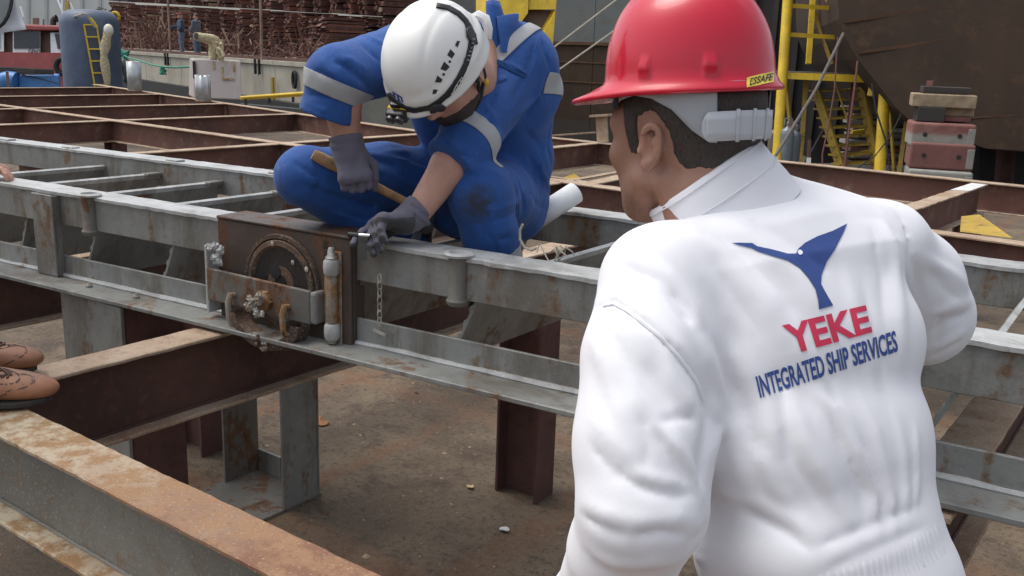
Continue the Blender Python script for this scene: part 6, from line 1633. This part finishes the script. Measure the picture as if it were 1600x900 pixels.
# head, neck and arms in one skin
bf_ = -CU*.80-CR*.36+K_*.36; bu_ = K_*.80-CR*.40+CU*.30
bf_, bu_, bl_b = basis(bf_, bu_)
hcB = A(700, 112, 2.22)
pts = np.array([hcB, elR, elL, wrR, wrL, shR, shL, hipL])
Hb = Soft(pts.min(0)-.13, pts.max(0)+np.array([.1, .1, .16]), .0036)
BP = head_parts(Hb, hcB, bf_, bu_, 1.0)
Hb.chain([(BP(-.03, 0, -.01), .056), (BP(-.05, 0, -.08), .058), (A(748, 78, 2.40), .062), (A(752, 120, 2.5), .10)], .03)
Hb.loft([(A(757, 318, 2.66), .12, .09), (A(768, 245, 2.64), .115, .09), (A(760, 150, 2.53), .13, .09), (A(750, 95, 2.46), .11, .07)], BT, BF, .03)
for s_, e_, w_ in ((shR, elR, wrR), (shL, elL, wrL)):
    Hb.chain([(A(750, 95, 2.45), .06), (s_, .05), (e_, .043)], .02)
    mid_ = e_+(w_-e_)*.35; Hb.cone(e_, mid_, .042, .0455, .02); Hb.cone(mid_, w_, .0455, .030, .015)
for hip_, kn_, an_ in ((hipR, kneR, ankR), (hipL, kneL, ankL)): Hb.chain([(A(757, 318, 2.66), .07), (hip_, .075), (kn_, .05), (an_+(kn_-an_)*.1, .038)], .02)
def bcoord(c): d = c-hcB; return d@bf_, d@bl_b, d@bu_
bodyB = soft_obj('body', Hb.mesh(), ['skin_pink', 'lip'], bmn)
soft_obj('hair', hair_from(Hb, hcB, bf_, bu_, 1.0, HAIRLINE, -.04, .004), 'hair_dark', bmn)
# dark patch over the lower jaw and throat
skin_patch(bodyB, 'jaw_patch', 'hair_dark', bmn, lambda c, n: (lambda x, y, z: (x > .0) & (x < .12) & (z < -.045) & (z > -.12) & (np.abs(y) < .08))(*bcoord(c)), .0005, .002)

# collar turned up behind the neck
c0_, upb = V(A(755, 80, 2.405)), V(CU*.84-CR*.10+CF*.05).normalized()
vs = []; nC = 56
bx, bz = V(CR*.95-CF*.1), None
fwd_c = V(K_*.95-CU*.2); fwd_c = (fwd_c-upb*fwd_c.dot(upb)).normalized(); sid_c = upb.cross(fwd_c)
prof_n = 7
for i in range(nC+1):
    a = math.radians(-148+296*i/nC); d = -fwd_c*math.cos(a)+sid_c*math.sin(a); bk = .5+.5*math.cos(a); hgt = .055+.055*bk; wob = .006*math.sin(4*a+.8)
    for r, z in ((.084, -.03), (.086, .0), (.089+wob, hgt*.5), (.093+wob*1.6, hgt), (.0895+wob*1.6, hgt+.002), (.083+wob, hgt*.5), (.078, .0)):
        vs.append(c0_+d*r+upb*z)
q = MB(); q.add(vs, [(i*7+k, i*7+k+1, (i+1)*7+k+1, (i+1)*7+k) for i in range(nC) for k in range(6)], 0, True); q.build('collar', 'overall_blue', bmn, auto=False)
# open collar leaf falling on the near shoulder
q = MB(); n_ = 8; vs = []
for i in range(n_+1):
    f = i/n_
    a_, b_ = A(759+2*f, 2+78*f, 2.345+.0*f), A(781+8*math.sin(f*3.1), 2+76*f, 2.37-.02*f)
    for j in range(6): vs.append(a_+(b_-a_)*j/5-CF*(.012*math.sin(j/5*3.14)))
q.add(vs, [(i*6+j, i*6+j+1, i*6+7+j, i*6+6+j) for i in range(n_) for j in range(5)], 0, True); q.build('collar_leaf', 'overall_blue', bmn, auto=False, solid=.003)
q = MB(); P = [A(738, 30, 2.34), A(748, 25, 2.33), A(758, 30, 2.33), A(763, 45, 2.33), A(764, 62, 2.34)]; q.tube([V(p) for p in P], [.012, .014, .014, .012, .008], 8); q.build('shirt_collar', 'tube_white', bmn)

# white helmet
Hc = hcB+bu_*.050+bf_*.012
nA, rows = 180, []
for i in range(nA):
    az = 2*math.pi*i/nA; c_, s_ = math.cos(az), math.sin(az)
    rf = .150 if c_ > 0 else .138; rl = .114
    zr = -.012+.002*max(0, c_)-.024*max(0, -c_)-.008*abs(s_)**3
    pk = .012*max(0, c_)**3
    col = []
    def P(k, z, add=0.0): col.append(Hc+bf_*c_*(rf*k+add)+bl_b*s_*(rl*k+add)+bu_*z)
    P(.95, zr+.002); P(.99, zr-.003, pk); P(1.0, zr, pk); P(1.003, zr+.006, pk*.8)
    for j in range(1, 27):
        t = j/26*math.pi/2*.985; k = math.cos(t)**.78; z = zr+.006+(.128-zr)*math.sin(t)**.95
        groove = -.0025*math.exp(-((z-.040)/.006)**2)*(1 if abs(s_) > .2 else .3)
        lat = s_*rl*k; ridge = .003*math.exp(-((abs(lat)-.055)/.006)**2)*min(1, max(0, (z-.05)/.03))
        P(k, z-ridge, groove+ (0.004*math.exp(-((z-.022)/.012)**2)))
    rows.append(col)
m_ = len(rows[0]); vs = [p for r in rows for p in r]+[Hc+bu_*.1345]
fcs = [(i*m_+k, i*m_+k+1, ((i+1) % nA)*m_+k+1, ((i+1) % nA)*m_+k) for i in range(nA) for k in range(m_-1)]+[(i*m_+m_-1, len(vs)-1, ((i+1) % nA)*m_+m_-1) for i in range(nA)]
q = MB(); q.add(vs, fcs, 0, True); hel = q.build('helmet', 'helmet_white', bmn, auto=False, solid=.003)
BH = BVHTree.FromPolygons([Vector(p) for p in vs], fcs)
def on_shell(px, py, off):
    d = V(ray(px, py)).normalized(); h, n, i, t = BH.ray_cast(Vector(CP), d)
    if h is None: h, n, i, t = BH.find_nearest(V(at(px, py, 2.2)))
    if n.dot(d) > 0: n = -n
    return h+n*off
def pressed(name, poly_px, mt, off, solid, sub=4):
    c = np.mean(poly_px, 0); n = len(poly_px); vs_ = [c]; fs_ = []
    for r in range(1, sub+1):
        for k in range(n):
            for m in range(2):
                a = np.array(poly_px[k], float); b = np.array(poly_px[(k+1) % n], float); e_ = a+(b-a)*m/2; vs_.append(c+(e_-c)*r/sub)
    N = 2*n
    for k in range(N): fs_.append((0, 1+k, 1+(k+1) % N))
    for r in range(sub-1):
        for k in range(N): fs_.append((1+r*N+k, 1+(r+1)*N+k, 1+(r+1)*N+(k+1) % N, 1+r*N+(k+1) % N))
    q = MB(); q.add([on_shell(p[0], p[1], off) for p in vs_], fs_, 0, True); return q.build(name, mt, hel, auto=False, solid=solid)
for pl in ([(710.7, 70.7), (714, 63.8), (718.7, 64.4), (714.7, 74.4)], [(698.4, 86.2), (703.6, 76.7), (710.7, 84), (705.8, 91.6)], [(687.8, 107.8), (693.8, 96), (702.7, 104.4), (696.4, 111)], [(679.6, 128.4), (683.3, 117.8), (691.6, 124.4), (688.4, 128.9)], [(675.6, 147.3), (676.9, 139.6), (684.4, 140), (681, 146.2)],
           [(702.6+2.3*math.cos(k), 96.4+2.3*math.sin(k)) for k in (0, 1.05, 2.1, 3.14, 4.2, 5.2)], [(693+2.4*math.cos(k), 116.2+2.4*math.sin(k)) for k in (0, 1.05, 2.1, 3.14, 4.2, 5.2)]):
    pressed('vent', pl, 'ink_black', .0008, 0.0)
def strip(name, path, hw, mt, off, solid):
    path = [np.array(p, float) for p in path]; D_ = []
    for a, b in zip(path[:-1], path[1:]):
        m = max(1, int(np.linalg.norm(b-a)/4)); D_ += [a+(b-a)*i/m for i in range(m)]
    D_.append(path[-1]); vs_ = []
    for i, p in enumerate(D_):
        t = D_[min(i+2, len(D_)-1)]-D_[max(i-2, 0)]; t = t/np.linalg.norm(t); nn = np.array([-t[1], t[0]])
        w__ = hw if not callable(hw) else hw(i/(len(D_)-1))
        for j in range(5): x, y = p+nn*w__*(j/2-1); vs_.append(on_shell(x, y, off))
    q = MB(); q.add(vs_, [(i*5+j, i*5+j+1, i*5+6+j, i*5+5+j) for i in range(len(D_)-1) for j in range(4)], 0, True); return q.build(name, mt, hel, auto=False, solid=solid)
strip('headlamp_strap', [(682, 9.5), (700, 13), (716, 22), (727, 33), (733, 45), (737, 60), (734.5, 76), (727.5, 100), (715, 125), (701, 145), (687, 158), (670, 168.5), (648, 172.5), (632, 169), (618, 159), (607, 146)], lambda f: 4.2 if f > .2 else 3.4, 'strap_black', .0035, .003)
pressed('strap_clip', [(727, 45), (733, 41), (741, 55), (745, 70), (737, 72), (728, 58)], 'black_plastic', .006, .004)
pressed('strap_clip', [(672, 168), (678, 161), (689, 162), (696, 166), (690, 173), (672, 176)], 'black_plastic', .006, .004)
pressed('helmet_logo', [(613, 142), (628, 151), (631, 160), (617, 156)], 'logo_blue', .0008, 0.0)
pressed('logo_mark', [(618, 147), (620, 148), (622, 156), (620, 155)], 'print_white', .0014, 0.0); pressed('logo_mark', [(624, 150.5), (626, 151.5), (628, 158), (626, 157)], 'print_white', .0014, 0.0)
vs_, fs_ = text_mesh('PETZL', 1.0, .02); vs_ = vs_-vs_.min(0); vs_ = vs_/np.maximum(vs_.max(0), 1e-6)
a_, b_ = np.array([703.5, 146.0]), np.array([722, 117.0]); t_ = (b_-a_)/np.linalg.norm(b_-a_); nn = np.array([t_[1], -t_[0]])
q = MB(); q.add([on_shell(*(a_+(b_-a_)*p[0]+nn*(5.2*p[1]-3.0)), .0072) for p in vs_], fs_); q.build('strap_lettering', 'print_white', hel, auto=False)
for k in range(6):
    p = np.array([729.5, 95])+(np.array([736.5, 62])-np.array([729.5, 95]))*k/5; pressed('strap_print', [(p[0]-2, p[1]-1), (p[0]+2, p[1]-.4), (p[0]+2, p[1]+.8), (p[0]-2, p[1]+.3)], 'plastic_grey', .0070, 0.0, 2)
# head lamp
lc = V(Hc+bf_*.150-bu_*.004-bl_b*.030); q = MB(); f_, u_, l_ = V(bf_), V(bu_), V(bl_b)
def obox(c, a, b, h, mb): mb.hexa([c+x*f_*a+y*l_*b+z*u_*h for z in (-1, 1) for x, y in ((-1, -1), (1, -1), (1, 1), (-1, 1))])
obox(lc, .007, .026, .017, q); q.build('lamp_case', 'lamp_yellow', hel, bevel=.005)
q = MB(); obox(lc+f_*.012, .010, .025, .0145, q); q.build('lamp_body', 'black_plastic', hel, bevel=.004)
for s in (-1, 1):
    q = MB(); q.lathe(lc+f_*.019+l_*.012*s, [(.010, 0), (.0115, .003), (.0115, .010), (.009, .012), (.006, .008)], 16, axis=f_); q.build('lamp_lens', 'tool_steel', hel)
q = MB(); obox(lc+u_*.022, .006, .012, .006, q); q.build('lamp_button', 'black_plastic', hel, bevel=.002)
# chin strap and ear plug
q = MB(); P = [BP(.012, .079, .045), BP(.010, .081, -.02), BP(.022, .066, -.070), BP(.05, .035, -.105)]; q.tube([V(p) for p in P], .005, 6); P = [BP(-.05, .072, .03), BP(-.02, .080, -.03), BP(.018, .068, -.068)]; q.tube([V(p) for p in P], .005, 6); q.build('chin_strap', 'strap_black', bmn)
q = MB(); q.sphere(V(BP(-.006, .088, -.036)), (.007, .007, .009), 8, 6); q.build('ear_plug', 'lamp_yellow', bmn)

# gloves
def glove(wr, fwd, pal, side, curl, thumb, el, sc=1.07, name='glove', splay=.12, c2=1.15, fat=1.0):
    wr = np.asarray(wr, float); G_ = Soft(wr-.24, wr+.24, .0026)
    hand(G_, wr, fwd, pal, sc, curl, thumb, side, splay=splay, c2=c2, fat=fat)
    ax = wr-el; ax = ax/np.linalg.norm(ax)
    G_.cone(wr-ax*.028, wr+np.asarray(fwd)/np.linalg.norm(fwd)*.02, .0405, .035, .012, cut0=0.0)
    for i in range(4):
        c = wr-ax*(.002+.009*i); n = 18; e1 = np.cross(ax, CU); e1 /= np.linalg.norm(e1); e2 = np.cross(ax, e1)
        G_.fold([c+(e1*math.cos(t)+e2*math.sin(t))*.039 for t in np.linspace(0, 6.28, n)], .0036, .0042 if i % 2 else -.0035)
    G_.ripple((R0, CU, CF), (40, 40, 40), .0016, 6)
    pl = np.asarray(pal)/np.linalg.norm(pal); fw0 = np.asarray(fwd)/np.linalg.norm(fwd)
    vf = G_.mesh(); nr = None
    o = soft_obj(name, vf, ['glove_knit', 'glove_dip'], bmn)
    me = o.data; mi = [1 if (V(pl).dot(p.normal) > .18 and (V(p.center)+Vector(borg)-V(wr)).dot(V(fw0)) > .012) else 0 for p in me.polygons]
    me.polygons.foreach_set('material_index', mi); me.update(); return o
glove(wrR, -CU*.86+CR*.28+K_*.40, CF*.80-CU*.45-CR*.1, 1, (1.05, 1.0, 1.0, 1.0), 1.0, elR, sc=.93, splay=.16)
glove(wrL+CR*.0, -CR*.80-CU*.10+K_*.50, -CU*.90+K_*.30-CR*.15, -1, (.45, .95, 1.05, 1.1), .4, elL, sc=1.0, splay=.2, c2=.42, fat=1.14)
# boots on the treads
for an_, kn_, tip in ((ankR, kneR, -CR*.5+K_*.8), (ankL, kneL, -CR*.35+K_*.9)):
    d = np.array([tip[0], tip[1], 0]); d /= np.linalg.norm(d); b0 = np.array([an_[0], an_[1], an_[2]-.085]); Bt = Soft(b0-[.25, .25, .04], b0+[.25, .25, .2], .006)
    Bt.chain([(b0+ZZ*.13, .054), (b0+ZZ*.05, .052)], .02).chain([(b0-d*.03+ZZ*.042, .04), (b0+d*.05+ZZ*.05, .047), (b0+d*.115+ZZ*.040, .040)], .02)
    Bt.half(b0+ZZ*.002, -ZZ, b0-.3, b0+.3); soft_obj('boot', Bt.mesh(), 'black_plastic', bmn)

# hammer
h0, h1 = V(A(489, 241, 2.29)), V(A(668, 333, 2.385))
hm = thing('hammer', 'wooden handled hammer held across the knee by the crouching man', 'hammer', h0)
q = MB(); n = 14; q.tube([h0.lerp(h1, i/n) for i in range(n+1)], [.0125, .0150, .0150, .0145, .0138, .0130, .0122, .0116, .0112, .0108, .0106, .0106, .0104, .0104, .010], 12); q.build('handle', 'wood_handle', hm)
dh = (h1-h0).normalized(); hx_ = V(CU*.55+CF*.8); hx_ = (hx_-dh*hx_.dot(dh)).normalized()
q = MB(); q.bar(h1-hx_*.045, h1+hx_*.05, .032, .030, up=dh); q.build('hammer_head', 'tool_steel', hm, bevel=.005)
q = MB(); q.lathe(h1-hx_*.045, [(.016, -.002), (.014, .006), (.020, .012), (.020, .024), (.016, .026)], 16, axis=-hx_); q.build('hammer_face', 'tool_steel', hm, bevel=0)
# gauge held against the rail
gz = V(A(565, 369, 2.215))
ga = thing('scraper', 'small dark scraper held against the ladder rail by the gloved hand', 'scraper', gz)
q = MB(); q.tube([V(A(546, 366.5, 2.225)), V(A(561, 368, 2.21))], .0072, 10); q.build('grip', 'black_plastic', ga)
q = MB(); q.tube([V(A(560, 367.5, 2.212)), V(A(579, 368.5, 2.20))], .0058, 10); q.build('ferrule', 'chrome', ga)
q = MB(); a, b = V(A(566, 372, 2.205)), V(A(566, 407, 2.215)); q.bar(a, b, .019, .004, up=V(CF)); q.build('blade', 'tool_steel', ga)
q = MB(); q.bar(V(A(561, 371, 2.205)), V(A(576, 373, 2.20)), .010, .010); q.build('clamp', 'tool_steel', ga)
# rolled drawing in the back pocket
r0_, r1_ = V(A(836, 342, 2.745)), V(A(899, 301, 2.80))
pr = thing('paper_roll', 'white rolled paper tube sticking out behind the crouching man', 'paper roll', r0_)
q = MB(); q.tube([r0_, r0_.lerp(r1_, .5), r1_], .0325, 24, caps=False); q.build('outer_sheet', 'tube_white', pr, solid=.004, auto=False)
q = MB(); q.tube([r0_.lerp(r1_, .1), r0_.lerp(r1_, .985)], .025, 20, caps=False); q.build('inner_sheet', 'tube_white', pr, solid=.003, auto=False)
# ================================================================== THE MAN AT THE LEFT EDGE
lo = A(-160, 640, 2.05)
lp = thing('person', 'man at the left edge with tan brogues, gripping the ladder rail', 'person', (lo[0], lo[1], .92))
lorg = np.array([lo[0], lo[1], .92])
toe = R0*.985+HH*.17
shoes = []
for tipx, tipy, zz in ((80, 604, .925), (57, 559, .925)):
    tp_ = atz(tipx, tipy, .955); b0 = tp_-toe*.30; b0[2] = .924; sdv = np.cross(ZZ, toe)
    Sh = Soft(np.minimum(b0, tp_)-[.12, .12, .03], np.maximum(b0, tp_)+[.12, .12, .19], .0036)
    L = .30
    secs = [(.02, .030, .040, .045), (.06, .034, .044, .075), (.10, .036, .042, .090), (.15, .040, .038, .070), (.19, .046, .031, .050), (.225, .046, .027, .038), (.255, .040, .023, .030), (.276, .029, .020, .025)]
    for (x, hw, hh, zc) in secs: Sh.ell(b0+toe*x+ZZ*(.010+hh), (.040, hw, hh+(.018 if .04 < x < .13 else 0)), (toe, sdv, ZZ), .02)
    Sh.ell(b0+toe*.10+ZZ*.075, (.05, .030, .035), (toe*.9+ZZ*-.4, sdv, ZZ*.9+toe*.4), .03)
    Sh.half(b0+ZZ*.012, -ZZ, b0-.4, b0+.4)
    o = soft_obj('shoe', Sh.mesh(), 'brogue_tan', lp); shoes.append((o, b0, Sh))
    # welted sole
    q = MB(); out = []
    prof_s = [(0.0, .0), (.004, .022), (.02, .033), (.06, .037), (.12, .036), (.17, .045), (.21, .051), (.245, .049), (.272, .039), (.292, .022), (.300, .0)]
    out = [(x, y) for x, y in prof_s]+[(x, -y) for x, y in prof_s[-2:0:-1]]
    q.prism([V(b0+toe*x+sdv*y+ZZ*.002) for x, y in out], (0, 0, .0125)); q.build('sole', 'sole_dark', lp, bevel=.003)
    near_ = tipx > 70
    wing = [(-30, 629), (0, 619), (17, 612), (43, 604), (54, 596.5), (53, 590), (43, 586.5), (29, 588)] if near_ else [(-20, 574), (9, 569), (32, 558), (42, 550), (40, 543), (27, 540.5), (12, 542)]
    vamp = [(-4, 600), (10, 601), (24, 599), (31, 592), (27, 584), (12, 578), (0, 575)] if near_ else [(-6, 545), (8, 545), (16, 541), (12, 537)]
    for path, r_ in ((wing, .0019), (vamp, .0020)):
        P = []
        for a, b in zip(path[:-1], path[1:]):
            for m in range(4): P.append(V(Sh.hit(a[0]+(b[0]-a[0])*m/4, a[1]+(b[1]-a[1])*m/4)))
        K_s = [P[0]]
        for p in P[1:]:
            if (p-K_s[-1]).length < .05: K_s.append(p)
        q = MB(); q.tube(K_s, r_, 5); q.build('wing_seam', 'brogue_dark', o)
        if path is wing:
            P2 = [V(Sh.hit(a[0]-3.5, a[1]-1.5)) for a in path]; q = MB()
            for a, b in zip(P2[:-1], P2[1:]):
                if (a-b).length > .06: continue
                n_ = max(2, int((b-a).length/.0045))
                for m in range(n_): q.sphere(a.lerp(b, m/n_), .0021, 5, 4)
            q.build('brogue_holes', 'brogue_dark', o)
            P3 = [V(Sh.hit(a[0]-6.5, a[1]-2.5)) for a in path]; q = MB()
            q.tube([p for k, p in enumerate(P3) if k == 0 or (p-P3[k-1]).length < .06], .0011, 5); q.build('wing_seam', 'brogue_dark', o)
    laces = ([(-6, 583), (6, 578), (15, 583), (20, 590)], [(-4, 574), (6, 580), (14, 587), (10, 594)], [(2, 592), (10, 586), (18, 579)], [(-8, 594), (0, 588), (8, 589)]) if near_ else ([(-6, 538), (3, 536), (10, 541)], [(-4, 543), (4, 540), (9, 535)])
    for path in laces:
        P = [V(Sh.hit(a[0]+(b[0]-a[0])*m/3, a[1]+(b[1]-a[1])*m/3))+Vector((0, 0, .002)) for a, b in zip(path[:-1], path[1:]) for m in range(3)]; K_s = [P[0]]
        for p in P[1:]:
            if (p-K_s[-1]).length < .04: K_s.append(p)
        if len(K_s) > 2: q = MB(); q.tube(K_s, .0024, 6); q.build('lace', 'brogue_dark', o)
    for x in (.125, .145, .165):
        P = [V(b0+toe*(x+.006*math.cos(t*2))+sdv*(.026*math.cos(t))+ZZ*(.073+.016*math.sin(t)-(x-.125)*.25)) for t in np.linspace(.2, 2.94, 8)]
        q = MB(); q.tube(P, .0024, 5); q.build('lace', 'brogue_dark', o)
    P = [V(b0+toe*(.168+.012*math.sin(t))+sdv*.020*math.cos(t*.5)+ZZ*(.078+.012*abs(math.sin(t)))) for t in np.linspace(0, 6.0, 16)]
    q = MB(); q.tube(P, .0022, 5); q.build('lace_bow', 'brogue_dark', o)
# body: legs, bent trunk, head, arms (outside the picture) and the hand on the rail
wrH = A(-42, 256, 3.08)
ank = [s[1]+toe*.05+ZZ*.11 for s in shoes]
hipm = (ank[0]+ank[1])/2-toe*.16+ZZ*.76; shm = hipm+HH*.38+ZZ*.30-R0*.22
Lb2 = Soft(np.min([ank[0], ank[1], hipm, shm, wrH], 0)-.3, np.max([ank[0], ank[1], hipm, shm, wrH], 0)+[.3, .3, .42], .0058)
hand(Lb2, wrH, CR*.97-CU*.16+K_*.12, -CU*.95-CR*.1+K_*.15, 1.05, (.30, .35, .42, .50), .3, -1, splay=.05)
elH = (wrH+shm)/2-ZZ*.10-R0*.12; shH = shm+R0*.10
Lb2.chain([(wrH, .031), (elH, .042), (shH, .05)], .02); Lb2.chain([(hipm, .12), (hipm*.5+shm*.5, .12), (shm, .11)], .05)
sh2 = shm-R0*.24-HH*.12; Lb2.chain([(shm, .08), (sh2, .06), (sh2-ZZ*.30+R0*.05, .042), (sh2-ZZ*.42+R0*.20, .032)], .03)
for a_ in ank: Lb2.chain([(a_, .042), (a_+ZZ*.38+toe*.02, .058), (hipm, .085)], .03)
hcL = shm+HH*.10+ZZ*.22; head_parts(Lb2, hcL, HH*.8+R0*.5-ZZ*.3, ZZ, 1.0); Lb2.chain([(hcL-ZZ*.05, .055), (shm, .07)], .03)
soft_obj('body', Lb2.mesh(), 'skin_pink', lp)
Lj = Soft(np.min([hipm, shm, elH, sh2], 0)-[.22, .22, .55], np.max([hipm, shm, elH, sh2], 0)+.22, .009)
Lj.chain([(hipm, .145), (hipm*.5+shm*.5, .15), (shm, .135)], .05); Lj.chain([(shm, .1), (shH, .075), (elH, .06), (elH+(wrH-elH)*.6, .05)], .03); Lj.chain([(shm, .1), (sh2, .07), (sh2-ZZ*.30+R0*.05, .056), (sh2-ZZ*.40+R0*.17, .046)], .03)
soft_obj('jacket', Lj.mesh(), 'jumper_blue', lp)
Lt = Soft(np.min([ank[0], ank[1], hipm], 0)-[.2, .2, .08], np.max([ank[0], ank[1], hipm], 0)+.2, .009)
for a_ in ank: Lt.chain([(a_+ZZ*.0, .062), (a_+ZZ*.38+toe*.02, .078), (hipm, .125)], .03)
soft_obj('trousers', Lt.mesh(), 'trousers_dark', lp)

# board with a white sheet, held up at the top left corner
e = thing('clipboard', 'grey board with rounded black rim and a white sheet hanging below', 'clipboard', A(0, 30, 2.3))
Pd = lambda x, y, d=2.3: V(at(x, y, d))
rimp = [(-40, -60), (22, -60), (20.5, -20), (18.5, 0), (16, 14), (12, 26), (6, 36), (-2, 43), (-40, 50)]
q = MB(); q.prism([Pd(x, y) for x, y in rimp], V(CF)*.006); q.build('board', 'board_grey', e)
q = MB(); q.tube([Pd(x, y, 2.297) for x, y in rimp[1:]], .0042, 8); q.build('rim', 'black_plastic', e)
q = MB(); n = 10; vs = []
for i in range(n+1):
    f = i/n
    for j in range(9):
        g = j/8; top_ = np.array([22-30*(1-f)*1.2, -10+40*(1-f)]); x = -30+ (41-(-30))*f if False else None
        a = np.array([20.0, -8.0])+(np.array([-40, 20.0])-np.array([20.0, -8.0]))*f; b = np.array([41.5, 46.0])+(np.array([-40, 57.0])-np.array([41.5, 46.0]))*f
        p = a+(b-a)*g; vs.append(Pd(p[0], p[1], 2.31+.012*math.sin(g*2.4+f*2)))
q.add(vs, [(i*9+j, i*9+j+1, i*9+10+j, i*9+9+j) for i in range(n) for j in range(8)], 0, True); q.build('sheet', 'paper_white', e, auto=False, solid=.0006)

# ================================================================== TWO MEN ON THE QUAY
def bystander(px, back, hgt, face, label, top, legs, cap=None, hairm='hair_dark', arm=0.0):
    p = on_quay(px, back); p = np.array(p); e = thing('person', label, 'person', p)
    f = np.array(face, float); f /= np.linalg.norm(f); l = np.cross(ZZ, f); k = hgt/1.75
    Q = lambda x, y, z: p+(f*x+l*y+ZZ*z)*k
    arms = []
    for s in (-1, 1):
        a = arm if s < 0 else .1; arms.append((Q(0, .20*s, 1.40), Q(.02+a*.25, .25*s, 1.14), Q(.10+a*.75, .24*s, .95+a*.22)))
    def field(lo_, hi_, h): return Soft(p+np.array([-.6, -.6, lo_]), p+np.array([.6, .6, hi_]), h)
    B_ = field(-.02, 1.85, .013); head_parts(B_, Q(.01, 0, 1.62), f, ZZ, k, .015)
    B_.chain([(Q(-.02, 0, 1.58), .055), (Q(-.02, 0, 1.45), .06), (Q(0, 0, 1.30), .11), (Q(0, 0, 1.0), .11)], .04)
    for (a, b, c) in arms: B_.chain([(Q(0, 0, 1.38), .06), (a, .05), (b, .04), (c, .03)], .02); B_.chain([(c, .034), (c-ZZ*.08+f*.02, .03), (c-ZZ*.14+f*.03, .016)], .01)
    for s in (-1, 1): B_.chain([(Q(0, 0, .98), .08), (Q(0, .09*s, .9), .08), (Q(.01, .10*s, .5), .055), (Q(0, .11*s, .09), .04)], .03)
    soft_obj('body', B_.mesh(), 'skin_pink', e)
    J = field(.85, 1.6, .014); J.loft([(Q(0, 0, .93), .185*k, .125*k), (Q(0, 0, 1.2), .20*k, .135*k), (Q(-.01, 0, 1.40), .195*k, .115*k), (Q(-.015, 0, 1.48), .10*k, .08*k)], l, f, .05)
    for (a, b, c) in arms: J.chain([(a, .075*k), (b, .06*k), (c+(b-c)*.12, .048*k)], .03)
    J.ripple((f, l, ZZ), (9, 9, 5), .012, px); soft_obj('top', J.mesh(), top, e)
    T_ = field(.04, 1.02, .014)
    for s in (-1, 1): T_.chain([(Q(0, .03*s, .95), .13*k), (Q(0, .095*s, .86), .108*k), (Q(.015, .11*s, .48), .085*k), (Q(0, .11*s, .07), .07*k)], .03)
    T_.ripple((f, l, ZZ), (9, 9, 6), .012, px+5); soft_obj('trousers', T_.mesh(), legs, e)
    for s in (-1, 1):
        b = Q(0, .11*s, 0); Sh = Soft(b-[.3, .3, .02], b+[.3, .3, .16], .012); Sh.chain([(b-f*.05+ZZ*.04, .045), (b+f*.08+ZZ*.045, .05), (b+f*.17+ZZ*.035, .04)], .02); Sh.half(b+ZZ*.001, -ZZ, b-.4, b+.4); soft_obj('shoe', Sh.mesh(), 'chip_white', e)
    if cap:
        C_ = Soft(Q(0, 0, 1.62)-.25, Q(0, 0, 1.62)+.25, .008); C_.ell(Q(0, 0, 1.68), (.108*k, .088*k, .088*k), (f, l, ZZ), .01); C_.half(Q(0, 0, 1.665), -ZZ, Q(0, 0, 1.6)-.4, Q(0, 0, 1.6)+.4); C_.ell(Q(.12, 0, 1.672), (.07, .06, .010), (f, l, ZZ), .01); soft_obj('cap', C_.mesh(), cap, e)
    else:
        C_ = Soft(Q(0, 0, 1.62)-.25, Q(0, 0, 1.62)+.25, .008); C_.ell(Q(-.008, 0, 1.668), (.104*k, .082*k, .09*k), (f, l, ZZ), .01); C_.half(Q(0, 0, 1.66), f*.35-ZZ*.95, Q(0, 0, 1.6)-.4, Q(0, 0, 1.6)+.4); soft_obj('hair', C_.mesh(), hairm, e)
    return e
bystander(285, 1.0, 1.80, -R0*.8+K_*.5, 'bystander in dark blue jumper, jeans and red cap standing on the quay', 'jumper_blue', 'jeans', 'cap_red', arm=.5)
bystander(309, 1.2, 1.76, -R0*.9+HH*.3, 'bystander in grey shirt and jeans standing beside the wrapped pipe', 'shirt_grey', 'jeans', None, arm=.8)
